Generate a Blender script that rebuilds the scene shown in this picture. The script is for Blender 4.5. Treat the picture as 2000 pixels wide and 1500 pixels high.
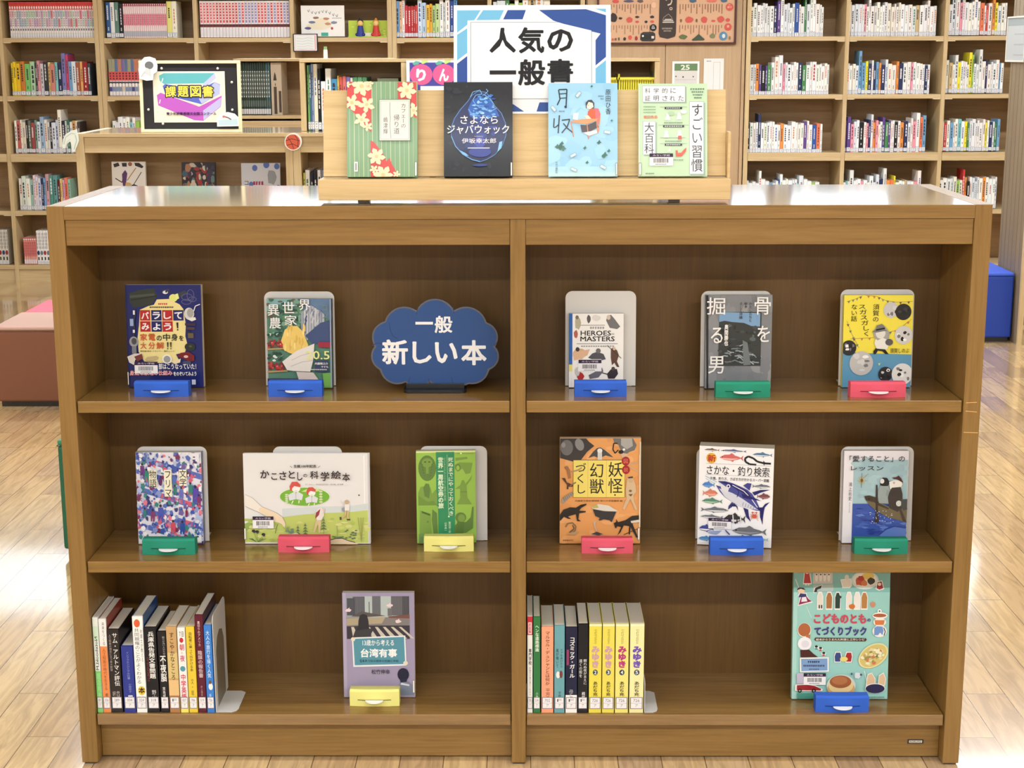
import bpy, math, random
from mathutils import Vector, Matrix
R_ = math.radians
for o in list(bpy.data.objects): bpy.data.objects.remove(o)
sc = bpy.context.scene
COL = sc.collection

# ------------------------------------------------------------------ camera
F_PX, PITCH, YAW, ROLL = 3034.38, .2113, -.0089, -.0029
EYE = Vector((.0136, -2.9574, 1.4344))
_c, _s = math.cos(YAW), math.sin(YAW)
FW = Vector((_s*math.cos(PITCH), _c*math.cos(PITCH), -math.sin(PITCH)))
_rt = Vector((_c, -_s, 0)); _up = _rt.cross(FW)
RT = math.cos(ROLL)*_rt + math.sin(ROLL)*_up
UP = -math.sin(ROLL)*_rt + math.cos(ROLL)*_up
cam = bpy.data.cameras.new('camera'); camo = bpy.data.objects.new('camera', cam); COL.objects.link(camo)
cam.sensor_fit = 'HORIZONTAL'; cam.sensor_width = 36; cam.lens = F_PX/2000*36; cam.clip_start = .05; cam.clip_end = 60
camo.matrix_world = Matrix(((RT.x, UP.x, -FW.x, EYE.x), (RT.y, UP.y, -FW.y, EYE.y), (RT.z, UP.z, -FW.z, EYE.z), (0, 0, 0, 1)))
sc.camera = camo

# ------------------------------------------------------------------ world (daylight behind the windows), lamps, exposure
w = bpy.data.worlds.new('daylight'); sc.world = w; w.use_nodes = True
bg = w.node_tree.nodes['Background']; bg.inputs['Color'].default_value = (.80, .90, 1, 1); bg.inputs['Strength'].default_value = 4.2
CEIL = 2.5
def lamp(name, loc, sx, sy, power, col=(.94, .98, 1), rot=(0, 0, 0)):
    l = bpy.data.lights.new(name, 'AREA'); l.shape = 'RECTANGLE'; l.size = sx; l.size_y = sy; l.energy = power; l.color = col
    o = bpy.data.objects.new(name, l); COL.objects.link(o); o.location = loc; o.rotation_euler = rot
    return o
for yy, pw, xc, ln in ((-5.65, 200, .1, 8.6), (-3.0, 225, .1, 8.6), (-.35, 48, .1, 8.6), (2.35, 150, .1, 8.6), (4.9, 165, 1.1, 7.0)):
    lamp('ceiling_lamp', (xc, yy, CEIL-.05), ln, .14, pw)
WIN = [(-4.9, -3.85), (-3.75, -2.5), (-1.7, -.66), (-.56, .48), (.58, 1.62), (1.72, 2.42), (2.78, 3.8), (3.9, 4.9)]
for a, b in WIN:
    p = lamp('window_portal', ((a+b)/2, 7.3, 2.12), b-a, .62, 1, rot=(R_(-90), 0, 0)); p.data.cycles.is_portal = True
sc.view_settings.view_transform = 'Standard'; sc.view_settings.look = 'None'; sc.view_settings.exposure = 0.0
sc.view_settings.gamma = 1; sc.view_settings.use_curve_mapping = False

# ------------------------------------------------------------------ helpers
def ray(x, y): return FW*F_PX + RT*(x-1000) - UP*(y-750)
def at(x, y, Y):                     # the point seen at photo pixel x, y on the upright plane at depth Y
    d = ray(x, y); return EYE + d*((Y-EYE.y)/d.y)
def atz(x, y, Z):                    # ... on the level plane at height Z
    d = ray(x, y); return EYE + d*((Z-EYE.z)/d.z)
def lin(c):
    return tuple(((v/255+.055)/1.055)**2.4 if v/255 > .04045 else v/255/12.92 for v in c[:3]) + (1,)
def tag(o, label=None, cat=None, group=None, kind=None):
    if label: o['label'] = label
    if cat: o['category'] = cat
    if group: o['group'] = group
    if kind: o['kind'] = kind
    return o
def empty(name, loc=(0, 0, 0), rot=(0, 0, 0)):
    o = bpy.data.objects.new(name, None); COL.objects.link(o); o.location = loc; o.rotation_euler = rot; o.empty_display_size = .02
    return o

# ------------------------------------------------------------------ materials
def mat(name):
    m = bpy.data.materials.new(name); m.use_nodes = True
    nt = m.node_tree; b = nt.nodes['Principled BSDF']
    return m, nt, b
def N(nt, t, **kw):
    n = nt.nodes.new(t)
    for k, v in kw.items():
        if k in n.inputs: n.inputs[k].default_value = v
        else: setattr(n, k, v)
    return n
def tinted(name, rough=.5, coat=0, spec=.5, metal=0, bump=0):
    m, nt, b = mat(name)
    a = N(nt, 'ShaderNodeAttribute', attribute_name='Col')
    nt.links.new(a.outputs['Color'], b.inputs['Base Color'])
    b.inputs['Roughness'].default_value = rough; b.inputs['Coat Weight'].default_value = coat
    b.inputs['Coat Roughness'].default_value = .12; b.inputs['Specular IOR Level'].default_value = spec; b.inputs['Metallic'].default_value = metal
    if bump:
        n = N(nt, 'ShaderNodeTexNoise', Scale=900.0, Detail=3.0); bp = N(nt, 'ShaderNodeBump', Strength=bump, Distance=.001)
        nt.links.new(n.outputs['Fac'], bp.inputs['Height']); nt.links.new(bp.outputs['Normal'], b.inputs['Normal'])
    return m
def ramp(nt, stops):
    r = nt.nodes.new('ShaderNodeValToRGB'); e = r.color_ramp.elements
    while len(e) < len(stops): e.new(.5)
    for k, (p, c) in enumerate(stops): e[k].position = p; e[k].color = lin(c)
    return r
def wood(name, dark, mid, light, axis, rough=.35, coat=0, grain=1.0, bump=.12, fine=1.0):
    m, nt, b = mat(name); L = nt.links.new
    tc = N(nt, 'ShaderNodeTexCoord'); mp = N(nt, 'ShaderNodeMapping')
    s = [26.0*grain]*3; s[axis] = 1.6*grain
    mp.inputs['Scale'].default_value = s
    L(tc.outputs['Object'], mp.inputs['Vector'])
    n1 = N(nt, 'ShaderNodeTexNoise', Scale=1.6, Detail=5.0, Roughness=.62, Distortion=.9)
    L(mp.outputs['Vector'], n1.inputs['Vector'])
    s2 = [150.0*fine]*3; s2[axis] = 5.0*fine
    mp2 = N(nt, 'ShaderNodeMapping'); mp2.inputs['Scale'].default_value = s2
    L(tc.outputs['Object'], mp2.inputs['Vector'])
    n2 = N(nt, 'ShaderNodeTexNoise', Scale=1.5, Detail=3.0, Roughness=.6); L(mp2.outputs['Vector'], n2.inputs['Vector'])
    mx = N(nt, 'ShaderNodeMix', data_type='FLOAT'); mx.inputs[0].default_value = .42
    L(n1.outputs['Fac'], mx.inputs[2]); L(n2.outputs['Fac'], mx.inputs[3])
    r = ramp(nt, [(.32, dark), (.5, mid), (.68, light)])
    L(mx.outputs[0], r.inputs['Fac']); L(r.outputs['Color'], b.inputs['Base Color'])
    b.inputs['Roughness'].default_value = rough; b.inputs['Coat Weight'].default_value = coat; b.inputs['Coat Roughness'].default_value = .08
    bp = N(nt, 'ShaderNodeBump', Strength=bump, Distance=.0008); L(mx.outputs[0], bp.inputs['Height']); L(bp.outputs['Normal'], b.inputs['Normal'])
    return m
M = {}
M['paper'] = tinted('printed_paper', .5, .05, .3)
M['film'] = tinted('laminated_cover', .32, .12, .25)
M['matte'] = tinted('plain_tint', .6)
M['plastic'] = tinted('smooth_plastic', .35, 0, .5, bump=.03)
M['foam'] = tinted('foam_block', .75, 0, .3, bump=.25)
M['leather'] = tinted('vinyl_leather', .42, 0, .5, bump=.35)
M['pages'] = tinted('page_edges', .85, 0, .2, bump=.2)
M['steel'] = tinted('painted_steel', .42, 0, .5)
CW = ((116, 85, 40), (134, 101, 50), (146, 112, 64))
M['case_h'] = wood('case_oak_level', *CW, 0, .36)
M['case_v'] = wood('case_oak_upright', *CW, 2, .36, grain=.9)
M['case_d'] = wood('case_oak_shelf', *CW, 0, .2, coat=.25, bump=.05)
M['case_top'] = wood('case_oak_lacquered_top', (141, 108, 59), (155, 125, 73), (166, 137, 86), 0, .1, coat=1.0, bump=.015)
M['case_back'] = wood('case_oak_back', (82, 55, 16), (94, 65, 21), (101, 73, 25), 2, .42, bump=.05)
LW = ((183, 157, 116), (198, 174, 132), (208, 187, 149))
M['light_h'] = wood('light_oak_level', *LW, 0, .45)
M['light_v'] = wood('light_oak_upright', *LW, 2, .45)
M['light_top'] = wood('light_oak_top', *LW, 0, .16, coat=.9, bump=.02)
M['light_back'] = wood('light_oak_back', (150, 121, 88), (168, 137, 100), (180, 151, 113), 0, .5, grain=.6)
M['ash_h'] = wood('pale_ash', (198, 167, 118), (214, 185, 135), (224, 196, 149), 0, .5, grain=1.2)
M['panel'] = wood('wall_panel_beech', (166, 137, 103), (179, 150, 117), (189, 162, 129), 2, .45, grain=.4)
M['grey_panel'] = wood('grooved_end_panel', (117, 102, 83), (127, 112, 91), (135, 120, 99), 2, .5, grain=.5)

class MB:
    """collects faces with a colour each, then links them as one mesh object"""
    def __init__(s): s.v = []; s.f = []; s.c = []; s.m = []
    def add(s, vs, fs, c=(200, 200, 200), m=0):
        k = len(s.v); s.v += [tuple(p) for p in vs]
        for f in fs: s.f.append([i+k for i in f]); s.c.append(c); s.m.append(m)
    def box(s, x0, x1, y0, y1, z0, z1, c=(200, 200, 200), m=0, faces=None):
        vs = [(x, y, z) for z in (z0, z1) for y in (y0, y1) for x in (x0, x1)]
        fs = [(0, 1, 5, 4), (1, 3, 7, 5), (3, 2, 6, 7), (2, 0, 4, 6), (4, 5, 7, 6), (2, 3, 1, 0)]
        s.add(vs, fs if faces is None else [fs[i] for i in faces], c, m)
    def prism(s, poly, a0, a1, ax=1, c=(200, 200, 200), m=0, cap=None):
        """poly is a closed outline in the two axes other than ax, extruded from a0 to a1"""
        n = len(poly)
        def P(p, a): return {0: (a, p[0], p[1]), 1: (p[0], a, p[1]), 2: (p[0], p[1], a)}[ax]
        vs = [P(p, a0) for p in poly]+[P(p, a1) for p in poly]
        s.add(vs, [(i, (i+1) % n, n+(i+1) % n, n+i) for i in range(n)], c, m)
        s.add(vs, [list(range(n))[::-1], list(range(n, 2*n))], cap or c, m)
    def cyl(s, cx, cy, z0, z1, r0, r1=None, n=16, c=(200, 200, 200), m=0):
        r1 = r0 if r1 is None else r1
        vs = [(cx+r*math.cos(2*math.pi*i/n), cy+r*math.sin(2*math.pi*i/n), z) for r, z in ((r0, z0), (r1, z1)) for i in range(n)]
        s.add(vs, [(i, (i+1) % n, n+(i+1) % n, n+i) for i in range(n)]+[list(range(n))[::-1], list(range(n, 2*n))], c, m)
    def ball(s, cx, cy, cz, rx, ry, rz, c, n=12, k=8, m=0):
        vs = [(cx+rx*math.sin(math.pi*j/k)*math.cos(2*math.pi*i/n), cy+ry*math.sin(math.pi*j/k)*math.sin(2*math.pi*i/n), cz-rz*math.cos(math.pi*j/k)) for j in range(k+1) for i in range(n)]
        s.add(vs, [(j*n+i, j*n+(i+1) % n, (j+1)*n+(i+1) % n, (j+1)*n+i) for j in range(k) for i in range(n)], c, m)
    def build(s, name, mats, parent=None, loc=None, bevel=0, smooth=False):
        me = bpy.data.meshes.new(name); me.from_pydata(s.v, [], s.f)
        if not isinstance(mats, (list, tuple)): mats = [mats]
        for m in mats: me.materials.append(m)
        at_ = me.color_attributes.new('Col', 'FLOAT_COLOR', 'CORNER')
        buf = []; cache = {}
        for f, c in zip(s.f, s.c):
            l = cache.get(c) or cache.setdefault(c, lin(c)); buf += list(l)*len(f)
        at_.data.foreach_set('color', buf)
        me.polygons.foreach_set('material_index', s.m)
        if smooth: me.polygons.foreach_set('use_smooth', [True]*len(s.f))
        me.update()
        o = bpy.data.objects.new(name, me); COL.objects.link(o)
        if parent: o.parent = parent
        if loc: o.location = loc
        if bevel:
            b = o.modifiers.new('edge', 'BEVEL'); b.width = bevel; b.segments = 2; b.limit_method = 'ANGLE'; b.angle_limit = R_(40)
        return o
def rrect(x0, z0, x1, z1, r, top_only=False, n=5):
    pts = []
    for cx, cz, a in ((x1-r, z1-r, 0), (x0+r, z1-r, 90), (x0+r, z0+r, 180), (x1-r, z0+r, 270)):
        if top_only and a >= 180: pts.append((x0 if a == 180 else x1, z0)); continue
        pts += [(cx+r*math.cos(R_(a+90*i/n)), cz+r*math.sin(R_(a+90*i/n))) for i in range(n+1)]
    return pts

_glyph = {}
def glyphs(s, bold):
    """one line of lettering as (verts2d, faces) in em units; bold lays shifted copies over each other"""
    k = (s, bold)
    if k not in _glyph:
        cu = bpy.data.curves.new('lettering', 'FONT'); cu.body = s; cu.resolution_u = 2; cu.fill_mode = 'FRONT'
        o = bpy.data.objects.new('lettering', cu); me = o.to_mesh()
        v = [(q.co.x, q.co.y) for q in me.vertices]; f = [list(p.vertices) for p in me.polygons]
        o.to_mesh_clear(); bpy.data.objects.remove(o); bpy.data.curves.remove(cu)
        if bold:
            n = 8 if bold > .024 else 4; V_, F_ = [], []
            for i in range(n):
                t = 2*math.pi*(i+.5)/n; c_ = len(V_); V_ += [(x+bold*math.cos(t), y+bold*math.sin(t), i) for x, y in v]; F_ += [[j+c_ for j in q] for q in f]
            v, f = V_, F_
        _glyph[k] = (v, f)
    return _glyph[k]
class Art:
    """flat printing on the front of a thing: shapes given in a measuring frame (x right, y down) mapped to width w, height h"""
    STEP = .00003
    def __init__(s, x0, y0, x1, y1, w, h, ox=0, oz=0, y=0, bgc=None, gap=.0002):
        s.fr = (x0, y0, x1, y1); s.w = w; s.h = h; s.ox = ox; s.oz = oz; s.y = y-gap; s.v = []; s.f = []; s.c = []; s.n = 0
        if bgc: s.R(x0, y0, x1, y1, bgc)
    def pt(s, p):
        x0, y0, x1, y1 = s.fr
        x = min(max(p[0], x0), x1); y = min(max(p[1], y0), y1)
        return (s.ox+((x-x0)/(x1-x0)-.5)*s.w, s.y-(s.n+(p[2]*.5 if len(p) > 2 else 0))*s.STEP, s.oz+(1-(y-y0)/(y1-y0))*s.h)
    def add(s, pts, fs, c):
        k = len(s.v); s.v += [s.pt(p) for p in pts]
        for f in fs: s.f.append([i+k for i in f]); s.c.append(c)
        s.n += 1+(4 if pts and max(len(p) for p in pts) > 2 else 0)
    def P(s, pts, c): s.add(pts, [list(range(len(pts)))], c)
    def R(s, x0, y0, x1, y1, c): s.P([(x0, y1), (x1, y1), (x1, y0), (x0, y0)], c)
    def E(s, cx, cy, rx, ry, c, n=20, rot=0):
        a, b = math.cos(rot), math.sin(rot)
        s.P([(cx+rx*math.cos(t)*a-ry*math.sin(t)*b, cy+rx*math.cos(t)*b+ry*math.sin(t)*a) for t in [2*math.pi*i/n for i in range(n)]], c)
    def B(s, cx, cy, rx, ry, c, seed=0, n=11, j=.3):
        q = random.Random(seed); s.P([(cx+rx*(1-j*q.random())*math.cos(t), cy+ry*(1-j*q.random())*math.sin(t)) for t in [2*math.pi*i/n for i in range(n)]], c)
    def L(s, pts, wd, c, close=False):
        if close: pts = list(pts)+[pts[0]]
        vs = []; fs = []
        for (ax, ay), (bx, by) in zip(pts, pts[1:]):
            dx, dy = bx-ax, by-ay; l = math.hypot(dx, dy) or 1; nx, ny = -dy/l*wd/2, dx/l*wd/2; k = len(vs)
            vs += [(ax+nx, ay+ny), (bx+nx, by+ny), (bx-nx, by-ny), (ax-nx, ay-ny)]; fs.append([k, k+1, k+2, k+3])
        s.add(vs, fs, c)
    def many(s, polys, c):
        vs = []; fs = []
        for p in polys: fs.append(list(range(len(vs), len(vs)+len(p)))); vs += p
        if fs: s.add(vs, fs, c)
    def T(s, t, x0, y0, x1, y1, c, b=0.0, slant=0.0):
        v, f = glyphs(t, b)
        if not v: return
        a0 = min(p[0] for p in v); a1 = max(p[0] for p in v); b0 = min(p[1] for p in v); b1 = max(p[1] for p in v)
        q = lambda p: ((p[0]-a0)/max(a1-a0, 1e-6), (p[1]-b0)/max(b1-b0, 1e-6))
        s.add([(x0+q(p)[0]*(x1-x0), y1-q(p)[1]*(y1-y0))+tuple(p[2:]) for p in v], f, c)
    def V(s, t, x0, y0, x1, y1, c, b=0.0, lean=0.0):
        """upright column of characters"""
        n = len(t); ch = (y1-y0)/n; V_ = []; F_ = []
        for i, g in enumerate(t):
            if g == ' ': continue
            v, f = glyphs(g, b); k = len(V_); cy = y0+ch*(i+.5); cx = (x0+x1)/2+lean*(i+.5-n/2)
            for p_ in v:
                u, w_ = p_[0]-.5, p_[1]-.38
                if g in 'ー〜「」―' : u, w_ = w_, -u
                V_.append((cx+u*(x1-x0)*1.05, cy-w_*ch*1.0)+tuple(p_[2:]))
            F_ += [[i_+k for i_ in q] for q in f]
        s.add(V_, F_, c)
    def bars(s, x0, y0, x1, y1, n, c, seed=1, gap=.35):
        """n small word-like dashes across a line"""
        q = random.Random(seed); w_ = (x1-x0)/n
        s.many([[(x0+w_*i, y1), (x0+w_*(i+1-gap*(.4+q.random())), y1), (x0+w_*(i+1-gap*.7), y0), (x0+w_*i, y0)] for i in range(n)], c)
    def into(s, mb, m=0): mb.add(s.v, [], (0, 0, 0)); k = len(mb.v)-len(s.v); mb.f += [[i+k for i in f] for f in s.f]; mb.c += s.c; mb.m += [m]*len(s.f)
def barcode(a, x0, y0, x1, y1):
    h = y1-y0; w_ = x1-x0
    a.R(x0, y0, x1, y1, (236, 236, 240)); a.R(x0, y0, x1, y0+h*.3, (44, 22, 60)); a.T('みらい学館', x0+w_*.14, y0+h*.07, x0+w_*.86, y0+h*.23, (220, 210, 225))
    q = random.Random(int(x0*7+y0)); bx = x0+w_*.17; B = []
    while bx < x0+w_*.8: d = w_*.014*(1+q.random()*1.6); B.append([(bx, y0+h*.76), (bx+d, y0+h*.76), (bx+d, y0+h*.4), (bx, y0+h*.4)]); bx += d+w_*.012*(1+q.random()*1.3)
    a.many(B, (70, 70, 78)); a.bars(x0+w_*.25, y0+h*.85, x0+w_*.72, y0+h*.92, 9, (120, 120, 126))
# ------------------------------------------------------------------ room shell
def floor_mat():
    m, nt, b = mat('plank_floor'); L = nt.links.new
    tc = N(nt, 'ShaderNodeTexCoord'); sp = N(nt, 'ShaderNodeSeparateXYZ'); cb = N(nt, 'ShaderNodeCombineXYZ')
    L(tc.outputs['Object'], sp.inputs[0])
    ad = N(nt, 'ShaderNodeMath', operation='ADD'); ad.inputs[1].default_value = 9.0-.024+.0005; L(sp.outputs['X'], ad.inputs[0])
    ad2 = N(nt, 'ShaderNodeMath', operation='ADD'); ad2.inputs[1].default_value = 18.24; L(sp.outputs['Y'], ad2.inputs[0])
    L(ad2.outputs[0], cb.inputs[0]); L(ad.outputs[0], cb.inputs[1])
    br = N(nt, 'ShaderNodeTexBrick', offset=.37, offset_frequency=2, squash=1.0)
    for k, v in (('Scale', 1.0), ('Brick Width', .62), ('Row Height', .09), ('Mortar Size', .0011), ('Mortar Smooth', .1), ('Bias', 0.0)): br.inputs[k].default_value = v
    br.inputs['Color1'].default_value = (0, 0, 0, 1); br.inputs['Color2'].default_value = (1, 1, 1, 1); br.inputs['Mortar'].default_value = (.5, .5, .5, 1)
    L(cb.outputs[0], br.inputs['Vector'])
    r = ramp(nt, [(0, (176, 149, 119)), (0.3, (201, 171, 128)), (0.55, (216, 187, 137)), (0.8, (189, 163, 130)), (1, (224, 197, 147))])
    L(br.outputs['Color'], r.inputs['Fac'])
    off = N(nt, 'ShaderNodeVectorMath', operation='SCALE'); off.inputs['Scale'].default_value = 7.3; L(br.outputs['Color'], off.inputs[0])
    mp = N(nt, 'ShaderNodeMapping'); mp.inputs['Scale'].default_value = (34, 3.2, 1); L(tc.outputs['Object'], mp.inputs['Vector'])
    av = N(nt, 'ShaderNodeVectorMath', operation='ADD'); L(mp.outputs[0], av.inputs[0]); L(off.outputs[0], av.inputs[1])
    n = N(nt, 'ShaderNodeTexNoise', Scale=1.2, Detail=5.0, Roughness=.6, Distortion=1.6); L(av.outputs[0], n.inputs['Vector'])
    gr = N(nt, 'ShaderNodeValToRGB'); gr.color_ramp.elements[0].position = .36; gr.color_ramp.elements[0].color = (.74, .7, .66, 1); gr.color_ramp.elements[1].position = .6; gr.color_ramp.elements[1].color = (1.04, 1.02, 1, 1)
    L(n.outputs['Fac'], gr.inputs['Fac'])
    mu = N(nt, 'ShaderNodeMix', data_type='RGBA', blend_type='MULTIPLY'); mu.inputs[0].default_value = 1; L(r.outputs[0], mu.inputs[6]); L(gr.outputs[0], mu.inputs[7])
    mo = N(nt, 'ShaderNodeMix', data_type='RGBA'); L(br.outputs['Fac'], mo.inputs[0]); L(mu.outputs[2], mo.inputs[6]); mo.inputs[7].default_value = lin((112, 88, 62))
    L(mo.outputs[2], b.inputs['Base Color'])
    b.inputs['Roughness'].default_value = .2; b.inputs['Coat Weight'].default_value = .8; b.inputs['Coat Roughness'].default_value = .07
    b.inputs['Coat IOR'].default_value = 1.6
    bp = N(nt, 'ShaderNodeBump', Strength=.06, Distance=.001); L(n.outputs['Fac'], bp.inputs['Height']); L(bp.outputs[0], b.inputs['Normal']); L(bp.outputs[0], b.inputs['Coat Normal'])
    return m
def S(o): return tag(o, kind='structure')
b = MB(); b.box(-5.2, 5.2, -8, 7.4, -.06, 0); S(b.build('floor', floor_mat()))
b = MB(); b.box(-5.2, 5.2, -8, 7.4, CEIL, CEIL+.06, (214, 212, 206)); S(b.build('ceiling', M['matte']))
b = MB(); b.box(-5.3, -5.2, -8, 7.4, 0, CEIL, (226, 216, 200)); S(b.build('wall_left', M['matte']))
b = MB(); b.box(5.2, 5.3, -8, 7.4, 0, CEIL, (226, 216, 200)); S(b.build('wall_right', M['matte']))
b = MB(); b.box(-5.3, 5.3, -8.1, -8, 0, CEIL, (226, 216, 200)); S(b.build('wall_front', M['matte']))
WZ0, WZ1 = 1.8, 2.43
b = MB(); W_ = (224, 214, 198)
b.box(-5.2, 5.2, 7.2, 7.4, 0, WZ0, W_); b.box(-5.2, 5.2, 7.2, 7.4, WZ1, CEIL, W_)
xs = [-5.2]+[v for ab in WIN for v in ab]+[5.2]
for k in range(0, len(xs), 2): b.box(xs[k], xs[k+1], 7.2, 7.4, WZ0, WZ1, W_)
S(b.build('wall_back', M['matte']))
gm, gnt, gb = mat('window_glass')
gt = N(gnt, 'ShaderNodeBsdfTransparent'); gg = N(gnt, 'ShaderNodeBsdfGlossy', Roughness=.02); gx = N(gnt, 'ShaderNodeMixShader', Fac=.06)
gnt.links.new(gt.outputs[0], gx.inputs[1]); gnt.links.new(gg.outputs[0], gx.inputs[2]); gnt.links.new(gx.outputs[0], gnt.nodes['Material Output'].inputs['Surface'])
for k, (x0, x1) in enumerate(WIN):
    f = MB(); F_ = (236, 238, 240)
    for q in ((x0, x0+.035, WZ0, WZ1), (x1-.035, x1, WZ0, WZ1), (x0+.035, x1-.035, WZ0, WZ0+.035), (x0+.035, x1-.035, WZ1-.035, WZ1)): f.box(q[0], q[1], 7.24, 7.29, q[2], q[3], F_)
    fo = S(f.build('window_%d' % (k+1), M['plastic']))
    g = MB(); g.box(x0+.034, x1-.034, 7.262, 7.268, WZ0+.034, WZ1-.034); g.build('window_pane', gm, fo)

# ------------------------------------------------------------------ the front double-sided bookcase
H, D, DB = 1.147, .4606, .2218
Z1, Z2, Z3 = .765, .4358, .108          # shelf tops
TH = .0235
case = tag(empty('bookcase'), 'low brown oak double-sided bookcase of two bays and three shelves, nearest', 'bookcase')
def part(name, boxes, m, par, bevel=.0012):
    b = MB()
    for q in boxes: b.box(*q)
    return b.build(name, M[m] if isinstance(m, str) else m, par, bevel=bevel)
XI = .8665
part('side_panel', [(-.9, -XI-.0003, 0, D, .004, H)], 'case_v', case)
part('side_panel', [(XI+.0003, .9, 0, D, .004, H)], 'case_v', case)
part('divider', [(-.0155, .0135, .001, D-.001, .004, 1.1206)], 'case_v', case)
part('top_board', [(-XI, XI, .0005, D-.0005, 1.121, H-.0003)], 'case_top', case)
part('top_edging', [(-XI, XI, -.0008, .0004, 1.1212, H-.0008)], 'case_h', case, 0)
for x0, x1 in ((-XI, -.0158), (.0138, XI)):
    part('top_rail', [(x0, x1, .0035, .0235, 1.0712, 1.1208)], 'case_h', case)
    part('back_panel', [(x0, x1, DB, DB+.016, .083, 1.1208)], 'case_back', case, 0)
    part('shelf', [(x0+.0015, x1-.0015, .005, DB-.0006, Z1-TH, Z1)], 'case_d', case)
    part('shelf', [(x0+.0015, x1-.0015, .005, DB-.0006, Z2-TH, Z2)], 'case_d', case)
    part('bottom_board', [(x0+.0015, x1-.0015, .005, D-.005, Z3-TH, Z3)], 'case_d', case)
    part('kickboard', [(x0, x1, .032, .05, .004, Z3-TH-.0005)], 'case_h', case)
    part('top_rail', [(x0, x1, D-.0235, D-.0035, 1.0712, 1.1208)], 'case_h', case)
for px in (-.884, -.001, .884):
    bb = MB(); bb.box(px-.012, px+.012, .004, .03, 0, .0045, (60, 52, 44)); bb.build('foot', M['plastic'], case)
# maker's plate on the kickboard
p = at(1788, 1448, .032)
a = Art(0, 0, 100, 30, .032, .0085, p.x, p.z-.0042, .0312, (40, 38, 36)); a.R(8, 6, 92, 24, (206, 202, 192)); a.T('KOKUYO', 14, 9, 86, 21, (40, 38, 36), .02)
b = MB(); b.box(p.x-.0165, p.x+.0165, .0312, .0319, p.z-.0046, p.z+.0047, (40, 38, 36)); a.into(b); tag(b.build('maker_plate', M['plastic'], case), 'small dark plate with pale lettering')
# worn scratches on the right side panel edge
b = MB()
for y_, x0, x1, dy in ((787.5, 1887, 1908, -1), (803.5, 1886, 1908, 2), (845, 1882, 1910, 1)):
    p0 = at(x0, y_, -.0002); p1 = at(x1, y_+dy, -.0002); b.add([p0, p1, p1+Vector((0, 0, .0013)), p0+Vector((0, 0, .0013))], [(0, 1, 2, 3)], (214, 172, 116))
b.build('scratch', M['matte'], case)
# ------------------------------------------------------------------ displayed books, stands and stoppers
WHT = (236, 236, 238); BLK = (24, 24, 28)
def book_mesh(root, w, h, t, art, cover, spine_left=True, back=None, label=None, hard=True, pagec=(222, 214, 196)):
    """front cover with printing + spine + back as one wrap, page block inside; local origin at front bottom centre"""
    ct = .0018 if hard else .0007; e = .0025 if hard else 0
    b = MB(); back = back or cover
    b.box(-w/2, w/2, 0, ct, 0, h, cover); b.box(-w/2, w/2, t-ct, t, 0, h, back)
    sx = -w/2 if spine_left else w/2-ct
    b.box(sx, sx+ct, ct, t-ct, 0, h, cover)
    art.into(b)
    c = b.build('cover', M['film'], root)
    g = MB(); g.box(-w/2+(ct if spine_left else e), w/2-(e if spine_left else ct), ct, t-ct, e, h-e, pagec); g.build('pages', M['pages'], root)
    return c
def face_out(label, zs, px, fr, draw, t=.016, rot=0, tilt=4, cover=WHT, spine_left=True, group=None, hard=False, bar=None, stick=None, dY=0, wide=None, name='book', lift=0):
    xl, xr, yt, yb = px; xc = (xl+xr)/2
    p = atz(xc, yb, zs+.001+lift); tl = R_(tilt); Y = p.y+dY
    x0 = at(xl, yb, Y).x; x1 = at(xr, yb, Y).x; wd = (x1-x0)/math.cos(R_(rot)); h = .2
    for _ in range(5): h = (at(xc, yt, Y+h*math.sin(tl)).z-zs-lift-t*math.sin(tl))/math.cos(tl)
    if zs == Z3: h = min(h, (Z2-TH-.003-zs-t*math.sin(tl))/math.cos(tl))
    root = empty(name, ((x0+x1)/2, Y, zs+lift+t*math.sin(tl)+.0006), (-tl, 0, R_(rot)))
    tag(root, label, 'book', group)
    a = Art(*fr, wd, h); draw(a)
    book_mesh(root, wd, h, t, a, cover, spine_left, hard=hard)
    if bar:
        k = Art(*fr, wd, h, gap=.0003+a.n*Art.STEP); barcode(k, *bar); b = MB(); k.into(b); b.build('barcode_label', M['paper'], root)
    if stick:
        k = Art(*fr, wd, h, gap=.0003+a.n*Art.STEP); x0_, y0_, x1_, y1_ = stick; k.R(x0_, y0_, x1_, y1_, (120, 110, 104)); k.R(x0_+(x1_-x0_)*.15, y0_+(y1_-y0_)*.04, x1_-(x1_-x0_)*.15, y1_-(y1_-y0_)*.04, (240, 238, 232))
        b = MB(); k.into(b); b.build('spine_label', M['paper'], root)
    return root, Y, h, t
STEEL = (206, 205, 204)
def bookend(label, zs, px, Y, tilt=4, base=.075, group=None, lab_side=None):
    x0, yt, x1, yb = px
    a = at(x0, yb, Y); b_ = at(x1, yb, Y); wd = b_.x-a.x; h = (at((x0+x1)/2, yt, Y+.012).z-zs)/math.cos(R_(tilt))
    r = tag(empty('bookend', ((a.x+b_.x)/2, Y, zs+.0004)), label, 'bookend', group)
    m = MB(); m.prism(rrect(-wd/2, .001, wd/2, h, .014, True), 0, .0012, 1, STEEL); o = m.build('upright_plate', M['steel'], r, bevel=.0003); o.rotation_euler.x = -R_(tilt)
    m = MB(); m.box(-wd/2+.008, wd/2-.008, .0013, min(base, DB-Y-.004), 0, .0009, STEEL); m.build('base_plate', M['steel'], r)
    return r
BLUE, GRN, PNK, YEL = (48, 96, 200), (36, 138, 112), (216, 86, 108), (232, 228, 138)
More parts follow.
